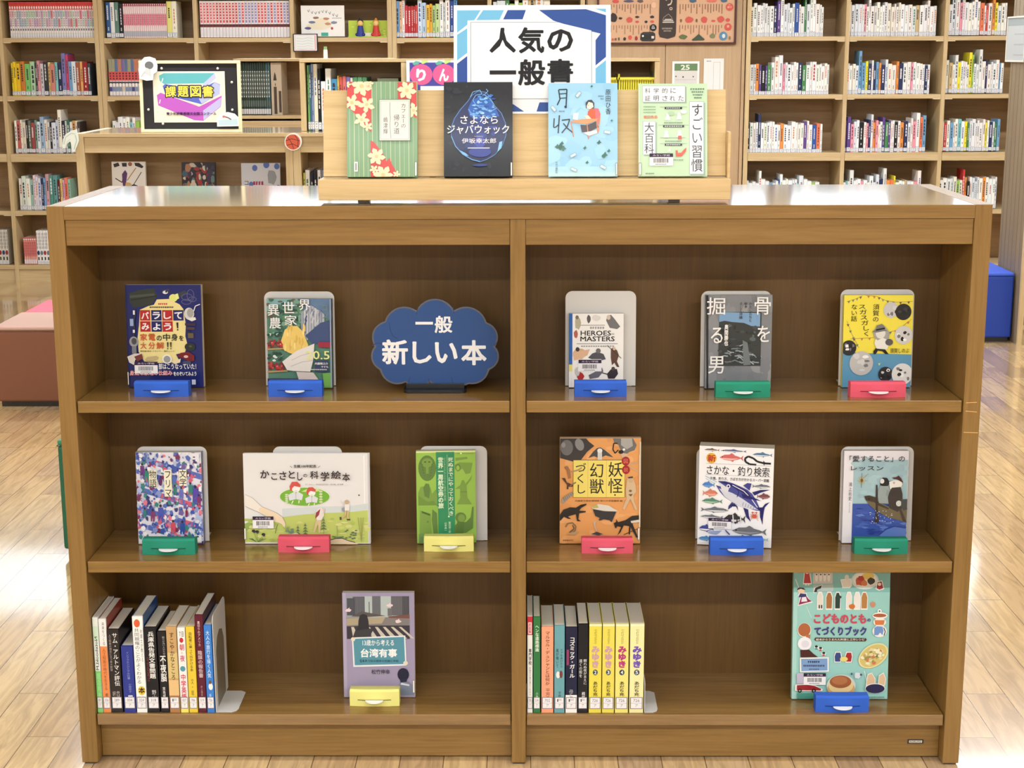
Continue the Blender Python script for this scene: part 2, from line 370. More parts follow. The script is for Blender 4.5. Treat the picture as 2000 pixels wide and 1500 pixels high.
def stopper(label, zs, px, col, rot=0, group=None):
    x0, yt, x1, yb = px; xc = (x0+x1)/2
    p = atz(xc, yb, zs); wd = at(x1, yb, p.y).x-at(x0, yb, p.y).x; h = (at(xc, yt, p.y+.02).z-zs)
    r = tag(empty('book_stopper', (p.x, p.y, zs+.0002), (0, 0, R_(rot))), label, 'book stopper', group)
    m = MB(); q = [(-.5, .0), (-.3, -.0022), (.0, -.003), (.3, -.0022), (.5, 0)]
    out = [(u*wd, v+.003) for u, v in q]; d = .028
    n = len(out); top = [(x, y+.0035) for x, y in out]
    vs = [(x, y, 0) for x, y in out]+[(x, y, h-.004) for x, y in out]+[(x*.985, y+.004, h) for x, y in out]+[(-wd/2, d, 0), (wd/2, d, 0), (-wd/2, d, h-.002), (wd/2, d, h-.002)]
    fs = [(i, i+1, n+i+1, n+i) for i in range(n-1)]+[(n+i, n+i+1, 2*n+i+1, 2*n+i) for i in range(n-1)]
    B0, B1, B2, B3 = 3*n, 3*n+1, 3*n+2, 3*n+3
    fs += [list(range(2*n, 3*n))+[B3, B2], [B1, B0, B2, B3], [0, n, 2*n, B2, B0], [n-1, B1, B3, 3*n-1, 2*n-1], list(range(n))[::-1]+[B0, B1]]
    m.add(vs, fs, col); m.build('block', M['foam'], r)
    sl = MB(); zt = h*.33; ww = wd*.36
    pts = [(-ww*.5-.016, -.0004), (-ww*.5, -.0022), (ww*.5, -.0022), (ww*.5+.016, -.0004)]
    dk = tuple(int(v*.45) for v in col)
    sl.prism(pts+[(x, y+.001) for x, y in pts[::-1]], zt+.0022, zt+.0034, 2, dk); sl.build('slit', M['matte'], r)
    tb = MB(); k = 14
    tb.prism([(ww*.5*math.cos(math.pi*i/k), -.0012-.0165*math.sin(math.pi*i/k)) for i in range(k+1)], zt+.0012, zt+.0030, 2, (238, 240, 244))
    tg = tb.build('white_tab', M['plastic'], r)
    return r

# ---- cover drawings, each in the measuring frame of its book
def c_appliance(a):
    NV = (24, 34, 104); a.R(*a.fr, NV); a.R(135, 90, 158, 1310, (16, 24, 78))
    a.P([(180, 190), (290, 150), (470, 130), (505, 215), (480, 260), (430, 330), (230, 358), (185, 300)], (46, 54, 50)); a.P([(190, 215), (470, 190), (478, 215), (190, 245)], (70, 78, 70)); a.L([(200, 270), (500, 220)], 10, (26, 30, 28))
    a.E(690, 245, 48, 46, (224, 226, 128)); a.P([(715, 200), (745, 190), (758, 250), (720, 268)], (226, 232, 150)); a.P([(745, 190), (820, 155), (860, 185), (770, 240)], (52, 58, 66)); a.P([(560, 150), (650, 135), (640, 190), (570, 200)], (54, 58, 80)); a.E(600, 178, 30, 20, (226, 226, 230)); a.E(612, 170, 12, 12, (40, 40, 60))
    for cx, cy, rx, ry in ((850, 235, 62, 40), (890, 215, 40, 70), (840, 290, 55, 30), (910, 260, 45, 28)): a.L([(cx+rx*math.cos(t*.45), cy+ry*math.sin(t*.45)) for t in range(15)], 6, (98, 100, 138))
    a.P([(300, 385), (400, 340), (465, 325), (500, 262), (640, 256), (700, 290), (760, 320), (802, 375), (826, 560), (815, 700), (838, 800), (806, 890), (700, 915), (745, 1010), (500, 1020), (330, 1000), (270, 885), (262, 720), (285, 560)], (230, 216, 150))
    a.bars(515, 305, 625, 326, 5, (190, 70, 60)); a.bars(415, 345, 695, 363, 13, (50, 46, 40))
    RD = (176, 36, 44); N2 = (26, 30, 100)
    for i, (ch, y0, x0) in enumerate((('バ', 388, 300), ('ラ', 388, 430), ('し', 388, 557), ('て', 388, 684), ('み', 520, 300), ('よ', 520, 430), ('う', 520, 557))):
        a.R(x0, y0, x0+118, y0+124, RD if i in (0, 2, 4, 6) else N2); a.T(ch, x0+15, y0+22, x0+103, y0+106, WHT, .03)
    a.P([(718, 535), (742, 535), (738, 605), (724, 605)], BLK); a.E(731, 622, 9, 9, BLK)
    for ch, x0, x1, c in (('家', 295, 375, (196, 84, 40)), ('電', 392, 470, (196, 84, 40)), ('の', 484, 545, BLK), ('中', 560, 640, BLK), ('身', 655, 728, BLK), ('を', 745, 797, BLK)): a.T(ch, x0, 668 if ch not in 'のを' else 690, x1, 752, c, .02)
    for ch, x0, x1 in (('大', 295, 365), ('分', 390, 465), ('解', 480, 570)): a.T(ch, x0, 768, x1, 850, (196, 84, 40), .02)
    for x0 in (604, 640): a.P([(x0, 768), (x0+18, 768), (x0+13, 830), (x0+3, 830)], BLK); a.E(x0+8, 846, 7, 7, BLK)
    a.T('掃除機 時計 ドライヤー 電子レンジ', 290, 866, 690, 884, (70, 60, 50), .01)
    a.E(872, 430, 58, 72, (206, 206, 204)); a.E(885, 420, 38, 54, (160, 160, 158)); a.L([(925, 400), (945, 340), (1000, 318)], 10, (230, 230, 230)); a.P([(840, 490), (940, 470), (950, 500), (900, 520)], (222, 222, 220))
    for q, c in (((820, 540, 940, 570), (60, 40, 60)), ((840, 590, 930, 620), (70, 52, 62)), ((850, 660, 915, 720), (96, 84, 62)), ((845, 640, 880, 660), (40, 30, 40))): a.R(*q, c)
    a.E(870, 825, 62, 50, (34, 44, 46)); a.E(875, 818, 16, 12, (70, 90, 40)); a.L([(245, 380), (245, 450), (225, 520), (235, 600), (222, 700)], 22, (44, 50, 66)); a.R(185, 490, 225, 575, (150, 172, 214)); a.R(225, 390, 245, 440, WHT); a.R(215, 620, 238, 655, WHT)
    a.E(222, 762, 52, 62, (150, 150, 156)); a.E(225, 756, 30, 40, (70, 74, 80)); a.R(198, 815, 250, 905, (120, 122, 132)); a.P([(140, 940), (220, 905), (310, 900), (315, 930), (230, 980), (215, 1040), (160, 1010)], (212, 206, 198)); a.P([(220, 940), (310, 905), (322, 960), (255, 1000)], (112, 52, 52))
    a.P([(345, 975), (370, 945), (480, 930), (500, 950), (470, 980), (360, 992)], (190, 170, 130)); a.E(600, 970, 56, 56, (232, 232, 228)); a.E(600, 972, 40, 42, (150, 152, 152)); a.P([(640, 1000), (760, 965), (750, 1010), (690, 1030)], (226, 214, 180))
    a.P([(715, 940), (760, 895), (850, 882), (920, 930), (915, 990), (860, 1000), (780, 960)], (112, 24, 34)); a.E(820, 940, 26, 16, (214, 180, 176)); a.E(830, 1015, 50, 26, (64, 70, 104))
    a.T('部はこうなっていた！', 500, 1022, 935, 1092, WHT, .02); a.T('身近な家電の仕組み', 160, 1105, 660, 1165, (236, 214, 216), .05); a.T('身近な家電の仕組み', 160, 1105, 660, 1165, (206, 56, 70), .0); a.T('をのぞいてみよう', 670, 1120, 935, 1170, WHT, .03); a.R(880, 1215, 925, 1275, (190, 196, 220))
def c_farm(a):        # garden and apple crates, painted loosely
    a.R(*a.fr, (84, 128, 112)); q = random.Random(5)
    a.P([(165, 160), (700, 160), (560, 260), (300, 230), (165, 330)], (128, 172, 176)); a.P([(560, 160), (1000, 160), (1000, 420), (780, 380), (640, 300)], (96, 124, 158))
    for i in range(70):
        x, y = q.uniform(165, 640), q.uniform(170, 640); a.B(x, y, q.uniform(18, 60), q.uniform(12, 40), q.choice([(62, 104, 88), (88, 138, 104), (44, 82, 74), (118, 160, 140), (96, 96, 82)]), i)
    for i in range(9): x = 610+i*34; a.P([(x, 250+abs(i-4)*22), (x+30, 240+abs(i-3)*22), (x+22, 700-i*8), (x-6, 720-i*8)], q.choice([(172, 176, 190), (150, 156, 174), (186, 190, 200)]))
    for i in range(16): x = q.uniform(640, 900); y = q.uniform(260, 640); a.P([(x, y), (x+14, y+10), (x-10, y+q.uniform(60, 130)), (x-22, y+60)], q.choice([(190, 194, 204), (120, 130, 156), (72, 88, 130)]))
    a.P([(860, 470), (1000, 430), (1000, 760), (880, 720), (760, 760), (660, 640)], (62, 80, 124))
    for y0 in (690, 985):
        for i in range(34): a.E(q.uniform(180, 380), q.uniform(y0+8, y0+110), 17, 16, q.choice([(150, 48, 52), (128, 36, 44), (176, 76, 66), (110, 60, 52)]), 9)
        a.P([(165, y0+120), (420, y0+105), (425, y0+125), (165, y0+142)], (176, 142, 96))
    for i in range(26): a.B(q.uniform(170, 360), q.choice([640, 880, 930])+q.uniform(-40, 40), 26, 18, q.choice([(40, 72, 62), (66, 96, 76), (206, 222, 220)]), i+33)
    a.P([(350, 700), (400, 560), (470, 515), (560, 510), (630, 580), (700, 760), (660, 850), (560, 900), (440, 860), (380, 820)], (226, 196, 110))
    for i in range(20): a.B(q.uniform(380, 660), q.uniform(530, 800), 18, 60, q.choice([(238, 212, 132), (214, 178, 92), (232, 202, 120)]), i+130)
    a.P([(460, 900), (560, 830), (780, 740), (760, 960), (720, 1110), (500, 1100), (420, 1090), (360, 980)], (222, 218, 214)); a.L([(480, 960), (600, 900), (740, 860)], 10, (196, 190, 188)); a.L([(470, 1040), (620, 980), (760, 960)], 10, (190, 184, 184)); a.P([(540, 1110), (760, 1120), (900, 1320), (600, 1320)], (206, 196, 194))
    for x, y in ((240, 740), (300, 1050), (350, 760), (900, 760)): a.E(x, y, 24, 26, (186, 48, 62)); a.E(x-8, y-10, 8, 8, (232, 150, 150))
    a.R(165, 1200, 560, 1320, (48, 50, 82)); a.P([(880, 1130), (1000, 1120), (1000, 1320), (900, 1320)], (112, 168, 86)); a.R(830, 720, 1000, 790, (150, 44, 66)); a.R(780, 960, 960, 1110, (52, 66, 96))
    a.R(985, 160, 1000, 1320, (150, 160, 186))
    for ch, x0, y0, x1, y1 in (('異', 185, 232, 335, 378), ('世', 378, 195, 532, 345), ('界', 588, 165, 738, 305), ('農', 205, 400, 352, 545), ('家', 402, 370, 560, 500)): a.T(ch, x0, y0, x1, y1, WHT, .01)
    a.V('コンパス'[:2], 880, 220, 965, 420, (112, 130, 122)); a.T('20.5', 668, 835, 975, 945, (226, 226, 150), .012)
    a.T('内藤騎之介', 785, 985, 955, 1015, WHT, .02); a.T('やすも', 865, 1030, 955, 1055, WHT, .02); a.bars(730, 1072, 940, 1086, 9, (206, 206, 214))
def c_heroes(a):
    a.R(*a.fr, (236, 236, 236)); a.R(130, 305, 158, 900, (40, 98, 176)); a.R(130, 715, 158, 770, (226, 214, 120)); a.R(130, 770, 158, 900, (226, 226, 236))
    a.B(200, 380, 30, 60, (178, 172, 150), 3); a.E(195, 335, 14, 16, (120, 110, 100)); a.B(185, 470, 18, 40, (176, 96, 84), 4); a.B(290, 350, 20, 40, (90, 88, 92), 5)
    a.P([(440, 320), (470, 315), (500, 350), (545, 410), (520, 430), (460, 420), (430, 360)], (112, 112, 116)); a.E(450, 335, 16, 20, (206, 190, 176)); a.B(350, 340, 40, 28, (216, 214, 214), 8)
    a.R(222, 396, 420, 400, (90, 90, 94)); a.bars(300, 410, 420, 428, 6, (160, 160, 164))
    a.T('HEROES', 224, 442, 470, 482, (34, 34, 38), .02); a.T('AND', 472, 462, 497, 476, (60, 60, 60)); a.T('MASTERS', 222, 488, 500, 528, (34, 34, 38), .02); a.R(192, 545, 525, 549, (110, 110, 114)); a.bars(228, 562, 500, 572, 14, (150, 150, 154))
    a.B(215, 630, 55, 60, (206, 170, 140), 11); a.E(200, 592, 16, 18, (60, 52, 50)); a.P([(165, 620), (300, 590), (280, 640), (220, 672), (170, 680)], (216, 178, 148))
    a.P([(285, 660), (320, 625), (360, 612), (410, 630), (430, 672), (360, 690)], (78, 78, 88)); a.E(368, 604, 20, 20, (110, 106, 108))
    a.P([(470, 590), (490, 575), (520, 600), (535, 640), (520, 690), (540, 735), (520, 735), (500, 700), (480, 720), (470, 660)], (92, 66, 56)); a.E(497, 588, 12, 12, (206, 176, 150)); a.L([(440, 560), (555, 665)], 5, (60, 48, 44))
    a.P([(440, 790), (470, 755), (520, 750), (530, 790), (500, 830), (450, 830)], (54, 48, 56)); a.E(490, 748, 15, 15, (80, 66, 60)); a.L([(395, 780), (450, 795)], 8, (50, 50, 56)); a.P([(290, 800), (330, 780), (400, 740), (410, 770), (370, 820), (300, 832)], (104, 104, 116)); a.B(225, 810, 34, 40, (176, 52, 48), 13); a.B(200, 770, 24, 44, (196, 192, 196), 14)
    a.R(205, 672, 395, 770, (238, 238, 242))
def c_bones(a):
    a.R(*a.fr, (128, 131, 138)); q = random.Random(2)
    for i in range(46): a.B(q.uniform(1235, 1770), q.uniform(160, 910), q.uniform(20, 70), q.uniform(30, 130), q.choice([(136, 140, 146), (118, 121, 128), (148, 151, 156), (124, 128, 136)]), i, j=.5)
    a.P([(1225, 155), (1245, 155), (1255, 915), (1240, 915)], (40, 42, 48)); a.R(1335, 292, 1682, 730, (56, 60, 62)); a.P([(1335, 292), (1672, 300), (1672, 410), (1600, 405), (1540, 380), (1440, 372), (1380, 362), (1335, 372)], (122, 160, 200))
    for i in range(60): a.B(q.uniform(1345, 1672), q.uniform(385, 720), q.uniform(8, 36), q.uniform(6, 28), q.choice([(40, 44, 46), (70, 76, 78), (90, 98, 102), (50, 56, 56)]), i+60, j=.6)
    for i in range(22): y = q.uniform(560, 715); x = q.uniform(1345, 1640); a.L([(x, y), (x+25, y+q.uniform(-12, 16)), (x+55, y+q.uniform(-6, 24))], q.uniform(4, 10), q.choice([(150, 160, 168), (120, 132, 140), (176, 184, 190)]))
    a.P([(1530, 520), (1570, 540), (1600, 720), (1540, 725)], (112, 120, 124))
    for ch, x0, y0, x1, y1 in (('骨', 1622, 170, 1755, 312), ('を', 1650, 402, 1752, 535), ('掘', 1232, 172, 1382, 312), ('る', 1268, 415, 1365, 545), ('男', 1250, 650, 1378, 792)): a.T(ch, x0, y0, x1, y1, WHT, .008)
    a.V('わたしたちと', 1578, 210, 1602, 372, (40, 42, 48), .01); a.V('戦争', 1538, 210, 1562, 260, (40, 42, 48), .01); a.V('そして沖縄', 1498, 210, 1524, 348, (40, 42, 48), .01); a.V('奥間勝也', 1378, 390, 1410, 565, WHT, .03)
def c_suga(a):
    a.R(*a.fr, (236, 222, 78)); a.P([(575, 1225), (640, 1228), (680, 1250), (1110, 1262), (1110, 1520), (575, 1520)], (92, 152, 190))
    q = random.Random(3)
    def flags(pts, n):
        a.L(pts, 3, (150, 120, 90))
        for (x0, y0), (x1, y1) in zip(pts, pts[1:]):
            for k in range(n): x = x0+(x1-x0)*(k+.5)/n; y = y0+(y1-y0)*(k+.5)/n; a.P([(x-11, y), (x+11, y), (x, y+20)], q.choice([(196, 124, 70), (110, 130, 100), (150, 160, 110), (120, 90, 80)]))
    flags([(595, 850), (660, 830), (715, 805)], 2); flags([(740, 803), (830, 810), (890, 840), (980, 855), (1105, 848)], 2); flags([(600, 1000), (640, 1100), (700, 1210)], 2); flags([(630, 1140), (810, 1130)], 3); flags([(920, 1090), (1000, 1070), (1100, 985)], 2)
    a.V('須賀の', 798, 868, 848, 1010, BLK, .004); a.V('スガスガしく', 705, 868, 765, 1120, BLK, .004, 8); a.V('ない話', 630, 868, 678, 1005, BLK, .004)
    for cx, cy, r, c, k in ((940, 915, 60, (196, 196, 200), 1), (1035, 930, 62, (38, 38, 40), 2), (1042, 1110, 70, (206, 206, 206), 3), (620, 1210, 58, (40, 40, 44), 4), (720, 1330, 92, (190, 190, 190), 5), (910, 1415, 56, (44, 44, 48), 6), (1040, 1415, 82, (222, 222, 224), 7)):
        a.E(cx, cy, r, r*1.03, c, 24)
        for i in range(7): a.B(cx+q.uniform(-.6, .6)*r, cy+q.uniform(-.6, .6)*r, r*q.uniform(.12, .34), r*q.uniform(.1, .32), q.choice([(30, 30, 32), (240, 240, 240), (120, 120, 122), (210, 210, 210)] if k != 2 else [(30, 30, 32), (60, 60, 62), (50, 50, 52)]), i+k*10)
    a.P([(810, 1235), (830, 1210), (900, 1220), (930, 1258), (905, 1258), (880, 1235), (845, 1230), (830, 1258), (812, 1258)], BLK)
    a.P([(830, 1130), (900, 1130), (930, 1180), (915, 1222), (835, 1215), (815, 1170)], (228, 228, 222)); a.P([(805, 1090), (830, 1040), (895, 1040), (930, 1090), (925, 1150), (880, 1130), (840, 1150), (815, 1130)], (160, 160, 158)); a.E(862, 1095, 38, 42, (222, 220, 214)); a.P([(795, 1085), (825, 1060), (828, 1035), (870, 1022), (890, 1040), (895, 1065), (915, 1078), (880, 1080), (830, 1090)], (120, 120, 122)); a.L([(826, 1070), (895, 1056)], 12, BLK); a.E(930, 1165, 30, 26, (90, 86, 90))
    a.P([(850, 1330), (870, 1328), (858, 1350)], (190, 220, 150)); a.T('須賀しのぶ', 940, 1212, 1088, 1250, (60, 52, 40), .004)
def c_market(a):
    a.R(*a.fr, (222, 222, 234)); q = random.Random(8); x0, y0, x1, y1 = a.fr
    pal = [(84, 108, 186), (64, 88, 172), (132, 150, 206), (206, 92, 120), (222, 120, 140), (60, 132, 128), (110, 92, 160), (120, 52, 92), (176, 190, 226), (236, 236, 242), (58, 62, 120)]
    for k, (ya, yb, c) in enumerate(((150, 560, (98, 118, 190)), (330, 690, (120, 132, 200)), (560, 960, (90, 112, 190)), (820, 1200, (84, 110, 190)), (1040, 1350, (150, 160, 212)))):
        a.P([(x0, ya), (x1, ya+260), (x1, ya+340), (x0, ya+70)], c)
        for i in range(7): xx = x0+(x1-x0)*(i+.1)/7; yy = ya+260*(i+.1)/7; a.P([(xx, yy), (xx+90, yy+28), (xx+90, yy+90), (xx, yy+62)], q.choice(pal[:7]))
    cells = {}
    for i in range(520):
        x, y = q.uniform(x0, x1), q.uniform(y0, y1); s_ = q.uniform(14, 46)
        poly = [(x+s_*math.cos(t+q.uniform(-.3, .3))*q.uniform(.5, 1), y+1.25*s_*math.sin(t)*q.uniform(.5, 1)) for t in (0, 1.2, 2.5, 3.8, 5)]
        cells.setdefault((i//104, (0, 0, 1, 1, 2, 2, 6, 8, 9, 9, 3, 4, 5, 7, 10, 8)[i % 16]), []).append(poly)
    for (g, k), ps in cells.items(): a.many(ps, pal[k])
    for x, y, c, l in ((185, 330, (110, 60, 130), 1), (238, 400, (52, 130, 120), 1), (420, 480, (96, 40, 100), .7), (300, 930, (130, 60, 110), 1), (405, 890, (70, 84, 180), 1.3), (560, 1080, (206, 80, 100), 1.1), (680, 1090, (48, 80, 160), 1.1), (860, 640, (84, 70, 170), 1.3), (905, 730, (120, 52, 110), .9), (200, 900, (52, 120, 130), .8), (740, 900, (130, 30, 80), .6), (600, 600, (52, 120, 120), .8), (680, 640, (100, 110, 190), 1), (800, 580, (52, 130, 120), 1)):
        a.E(x, y-52*l, 13*l, 16*l, (52, 40, 60)); a.P([(x-24*l, y-34*l), (x+24*l, y-34*l), (x+30*l, y+26*l), (x+20*l, y+100*l), (x+4*l, y+98*l), (x-2*l, y+40*l), (x-14*l, y+100*l), (x-28*l, y+96*l), (x-26*l, y+20*l)], c)
    a.P([(820, 130), (925, 130), (920, 260), (850, 220), (780, 160)], (226, 226, 236)); a.R(845, 176, 872, 192, (80, 80, 110)); a.R(852, 214, 874, 230, (80, 80, 110))
    CR = (232, 230, 208)
    for t, xa, ya, xb, yb in (('文学', 662, 345, 752, 560), ('フリマ', 468, 348, 558, 700), ('物語', 275, 352, 368, 568)): a.R(xa-4, ya, xb+4, yb, CR); a.V(t, xa, ya, xb, yb+8, BLK, .006)
    a.R(830, 1210, 925, 1310, (232, 232, 236)); a.E(868, 1228, 26, 10, BLK)
def c_science(a):
    a.R(*a.fr, (226, 226, 228)); q = random.Random(4); a.R(1745, 150, 1770, 1340, (196, 196, 200)); a.R(1690, 180, 1706, 1330, (240, 240, 242))
    a.P([(600, 880), (900, 860), (1180, 850), (1500, 845), (1740, 810), (1740, 930), (600, 1000)], (206, 216, 218))
    a.P([(95, 1080), (160, 1045), (360, 1040), (640, 985), (900, 955), (1180, 935), (1500, 925), (1740, 900), (1740, 1335), (95, 1325)], (190, 204, 112)); a.P([(95, 1080), (230, 1035), (320, 1060), (260, 1130), (95, 1180)], (150, 178, 96))
    for i in range(60): x = q.uniform(120, 1730); y = q.uniform(1010, 1300); a.B(x, y, q.uniform(20, 70), q.uniform(8, 26), q.choice([(204, 212, 126), (176, 192, 96), (212, 214, 140)]), i)
    a.P([(110, 690), (170, 710), (250, 770), (330, 850), (400, 890), (520, 930), (600, 990), (640, 1070), (630, 1130), (590, 1080), (540, 1060), (500, 1050), (400, 980), (280, 920), (180, 880), (110, 840)], (232, 228, 222)); a.P([(290, 870), (340, 855), (520, 930), (600, 990), (640, 1070), (632, 1120), (585, 1075), (480, 1040), (400, 975), (300, 925)], (234, 214, 186))
    a.L([(115, 690), (210, 735), (330, 850), (520, 930), (600, 985), (645, 1080)], 4, (150, 140, 136)); a.L([(110, 845), (200, 885), (300, 930), (480, 1042)], 4, (150, 140, 136))
    a.E(905, 715, 340, 128, (226, 236, 210), 32); a.E(905, 718, 330, 120, (118, 178, 62), 32); a.P([(930, 620), (1060, 605), (1120, 640), (1000, 660), (860, 650)], (206, 220, 150))
    for cx, cy, s_ in ((790, 600, 1), (1000, 660, .85)):
        a.P([(cx-105*s_, cy+95*s_), (cx-20*s_, cy+50*s_), (cx, cy+75*s_), (cx+25*s_, cy+50*s_), (cx+95*s_, cy+90*s_), (cx+75*s_, cy+165*s_), (cx, cy+150*s_), (cx-90*s_, cy+170*s_)], (216, 220, 228)); a.L([(cx-2, cy+70*s_), (cx-2, cy+155*s_)], 5, (150, 150, 160)); a.E(cx, cy+8*s_, 58*s_, 50*s_, (240, 238, 236)); a.P([(cx-78*s_, cy+40*s_), (cx-84*s_, cy-20*s_), (cx-50*s_, cy-78*s_), (cx+20*s_, cy-80*s_), (cx+62*s_, cy-40*s_), (cx+60*s_, cy-6*s_), (cx-20*s_, cy-22*s_), (cx-48*s_, cy+6*s_), (cx-54*s_, cy+40*s_)], (206, 84, 80)); a.L([(cx-18*s_, cy+42*s_), (cx+20*s_, cy+42*s_)], 4, (150, 80, 80)); a.L([(cx-40*s_, cy+170*s_), (cx-60*s_, cy+210*s_)], 12, (236, 234, 230)); a.L([(cx+40*s_, cy+165*s_), (cx+34*s_, cy+205*s_)], 12, (236, 234, 230))
    for i in range(5): a.E(1120, 650+i*34, 24, 14, (206, 214, 176)); a.E(665, 690+i*24, 22, 10, (214, 220, 196))
    a.P([(1080, 870), (1130, 860), (1150, 900), (1160, 960), (1120, 1030), (1060, 1030), (1040, 940)], (228, 222, 220)); a.P([(1050, 930), (1110, 880), (1090, 960), (1040, 1010)], (150, 62, 72)); a.L([(1120, 900), (1170, 880), (1140, 950)], 10, (232, 214, 196)); a.P([(1050, 1030), (1120, 1035), (1100, 1200), (1080, 1200), (1075, 1080), (1030, 1190), (1005, 1190)], (216, 196, 150))
    a.E(1465, 790, 30, 32, (196, 172, 140)); a.P([(1430, 820), (1500, 815), (1495, 900), (1435, 900)], (230, 228, 226)); a.L([(1430, 840), (1380, 770)], 12, (222, 216, 210)); a.L([(1445, 900), (1440, 970), (1385, 1000)], 22, (206, 180, 130)); a.L([(1480, 900), (1470, 960), (1478, 1020)], 22, (206, 180, 130)); a.R(1365, 985, 1390, 1025, (70, 72, 60)); a.R(1460, 1010, 1505, 1030, (70, 72, 60)); a.P([(1395, 870), (1430, 850), (1432, 915), (1400, 910)], (150, 156, 168))
    G = (96, 124, 92)
    for x, y0 in ((805, 1090), (905, 1060), (1150, 990)):
        a.L([(x, y0), (x, 1210)], 5, G)
        for k in range(4): y = y0+40+k*38; a.P([(x, y-26), (x+20+9*k, y+8), (x, y), (x-20-9*k, y+8)], G)
    for x, y in ((215, 1170), (262, 1178), (345, 1215)): a.E(x, y, 24, 18, (44, 40, 56)); a.E(x+6, y+14, 14, 14, (60, 50, 70)); a.L([(x, y+16), (265, 1310)], 5, (104, 140, 66))
    for x0, x1 in ((150, 250), (180, 250), (370, 280), (330, 270)): a.P([(x0, 1270), (x0+20, 1268), (x1+6, 1315), (x1-8, 1315)], (84, 124, 76))
    for i in range(14): a.E(690+q.uniform(-50, 50), 1160+q.uniform(-30, 40), 18, 8, (112, 146, 132)); a.E(1515+q.uniform(-70, 70), 1200+q.uniform(-50, 70), 16, 8, (84, 108, 96))
    a.L([(540, 1080), (520, 1130), (505, 1200)], 9, (92, 120, 70)); a.L([(1330, 1100), (1330, 1290)], 6, (134, 150, 84)); a.L([(1265, 1240), (1330, 1255), (1415, 1245)], 16, (96, 130, 88))
    for x in (1610, 1650, 1680): a.L([(x, 990), (1650, 1310)], 7, (150, 156, 84))
    a.P([(1215, 1300), (1300, 1275), (1390, 1270), (1480, 1300), (1600, 1325), (1600, 1345), (1215, 1345)], (226, 208, 180)); a.L([(1215, 1295), (1300, 1270), (1390, 1264), (1480, 1298), (1570, 1322)], 9, (56, 48, 44)); a.P([(640, 1215), (800, 1195), (820, 1220), (640, 1222)], (226, 206, 176))
    a.T('生誕100年記念', 770, 292, 1070, 332, (70, 64, 66), .03); a.L([(722, 310), (748, 332)], 6, (100, 96, 96)); a.L([(1122, 308), (1090, 332)], 6, (100, 96, 96))
    for ch, xa, ya, xb, yb in (('か', 325, 365, 445, 470), ('こ', 470, 405, 548, 490), ('さ', 578, 380, 672, 490), ('と', 700, 372, 786, 472), ('し', 815, 390, 885, 500), ('の', 895, 412, 948, 455), ('科', 985, 375, 1098, 480), ('学', 1125, 385, 1240, 505), ('絵', 1265, 372, 1395, 478), ('本', 1412, 400, 1512, 510)): a.T(ch, xa, ya, xb, yb, (54, 44, 52), .022)
    a.T('かこさとし・加古総合研究所・鈴木愛一郎 編著', 920, 540, 1425, 558, (130, 120, 124), .01); a.E(1630, 692, 12, 10, (90, 90, 96))
def c_world(a):
    LG = (150, 192, 84); a.R(*a.fr, LG); DG = (96, 128, 66); MG = (122, 156, 74); q = random.Random(6)
    a.R(100, 150, 870, 172, (214, 228, 160)); a.R(355, 165, 595, 1340, (52, 142, 98))
    a.E(240, 370, 116, 165, DG, 26); a.E(240, 300, 70, 60, MG); a.E(215, 290, 14, 9, (70, 96, 52)); a.E(268, 290, 14, 9, (70, 96, 52)); a.R(222, 350, 258, 440, MG)
    for k in range(5): a.L([(150+k*12, 300+k*40), (185+k*4, 330+k*36)], 9, (80, 108, 56)); a.L([(330-k*12, 300+k*40), (295-k*4, 330+k*36)], 9, (80, 108, 56))
    a.P([(118, 850), (118, 690), (150, 610), (200, 600), (215, 560), (260, 570), (285, 640), (300, 700), (350, 640), (365, 700), (365, 850)], MG); a.P([(185, 620), (215, 570), (260, 575), (275, 650), (260, 760), (200, 730)], DG); a.P([(118, 720), (240, 800), (320, 790), (365, 850), (118, 850)], (110, 144, 66))
    a.R(118, 860, 375, 1215, (140, 182, 80)); a.P([(140, 910), (280, 960), (290, 1215), (130, 1215)], MG); a.P([(160, 920), (270, 960), (270, 985), (165, 945)], (70, 100, 54)); a.E(238, 1060, 12, 12, DG); a.P([(300, 900), (360, 950), (370, 1215), (310, 1215), (290, 1040)], DG)
    a.P([(610, 240), (760, 230), (770, 255), (610, 280)], MG); a.P([(600, 330), (660, 300), (830, 310), (800, 440), (740, 450), (700, 380), (640, 420), (600, 380)], MG); a.E(640, 365, 34, 46, DG); a.E(640, 370, 22, 32, LG)
    a.P([(600, 640), (670, 590), (690, 530), (715, 530), (735, 580), (800, 500), (825, 460), (810, 520), (750, 600), (760, 760), (820, 840), (620, 840), (665, 760), (665, 640)], MG); a.L([(670, 680), (755, 680)], 8, DG)
    a.E(670, 1010, 72, 66, DG); a.E(680, 1020, 46, 50, MG); a.P([(590, 1110), (650, 1070), (740, 1070), (800, 1010), (820, 880), (840, 870), (830, 1150), (740, 1210), (580, 1215)], DG); a.P([(625, 1060), (720, 1070), (700, 1215), (600, 1215)], (88, 120, 62))
    a.V('世界一周航空券の旅', 380, 228, 448, 890, (216, 238, 206), .04); a.V('死ぬまでにやっておくべき', 512, 232, 580, 985, (226, 242, 216), .015); a.V('ビジネスクラスで行く世界の絶景', 452, 232, 482, 790, (170, 214, 170), .0); a.L([(500, 195), (512, 980)], 4, (190, 224, 180)); a.E(515, 995, 10, 12, (226, 242, 216))
    a.V('山本真一', 455, 1065, 488, 1190, (206, 232, 200), .01); a.V('富田悠二郎', 508, 1060, 540, 1210, (206, 232, 200), .01); a.R(120, 1215, 180, 1340, (110, 150, 90)); a.L([(620, 184), (840, 186)], 4, (110, 150, 70)); a.E(682, 184, 12, 10, (226, 240, 180))
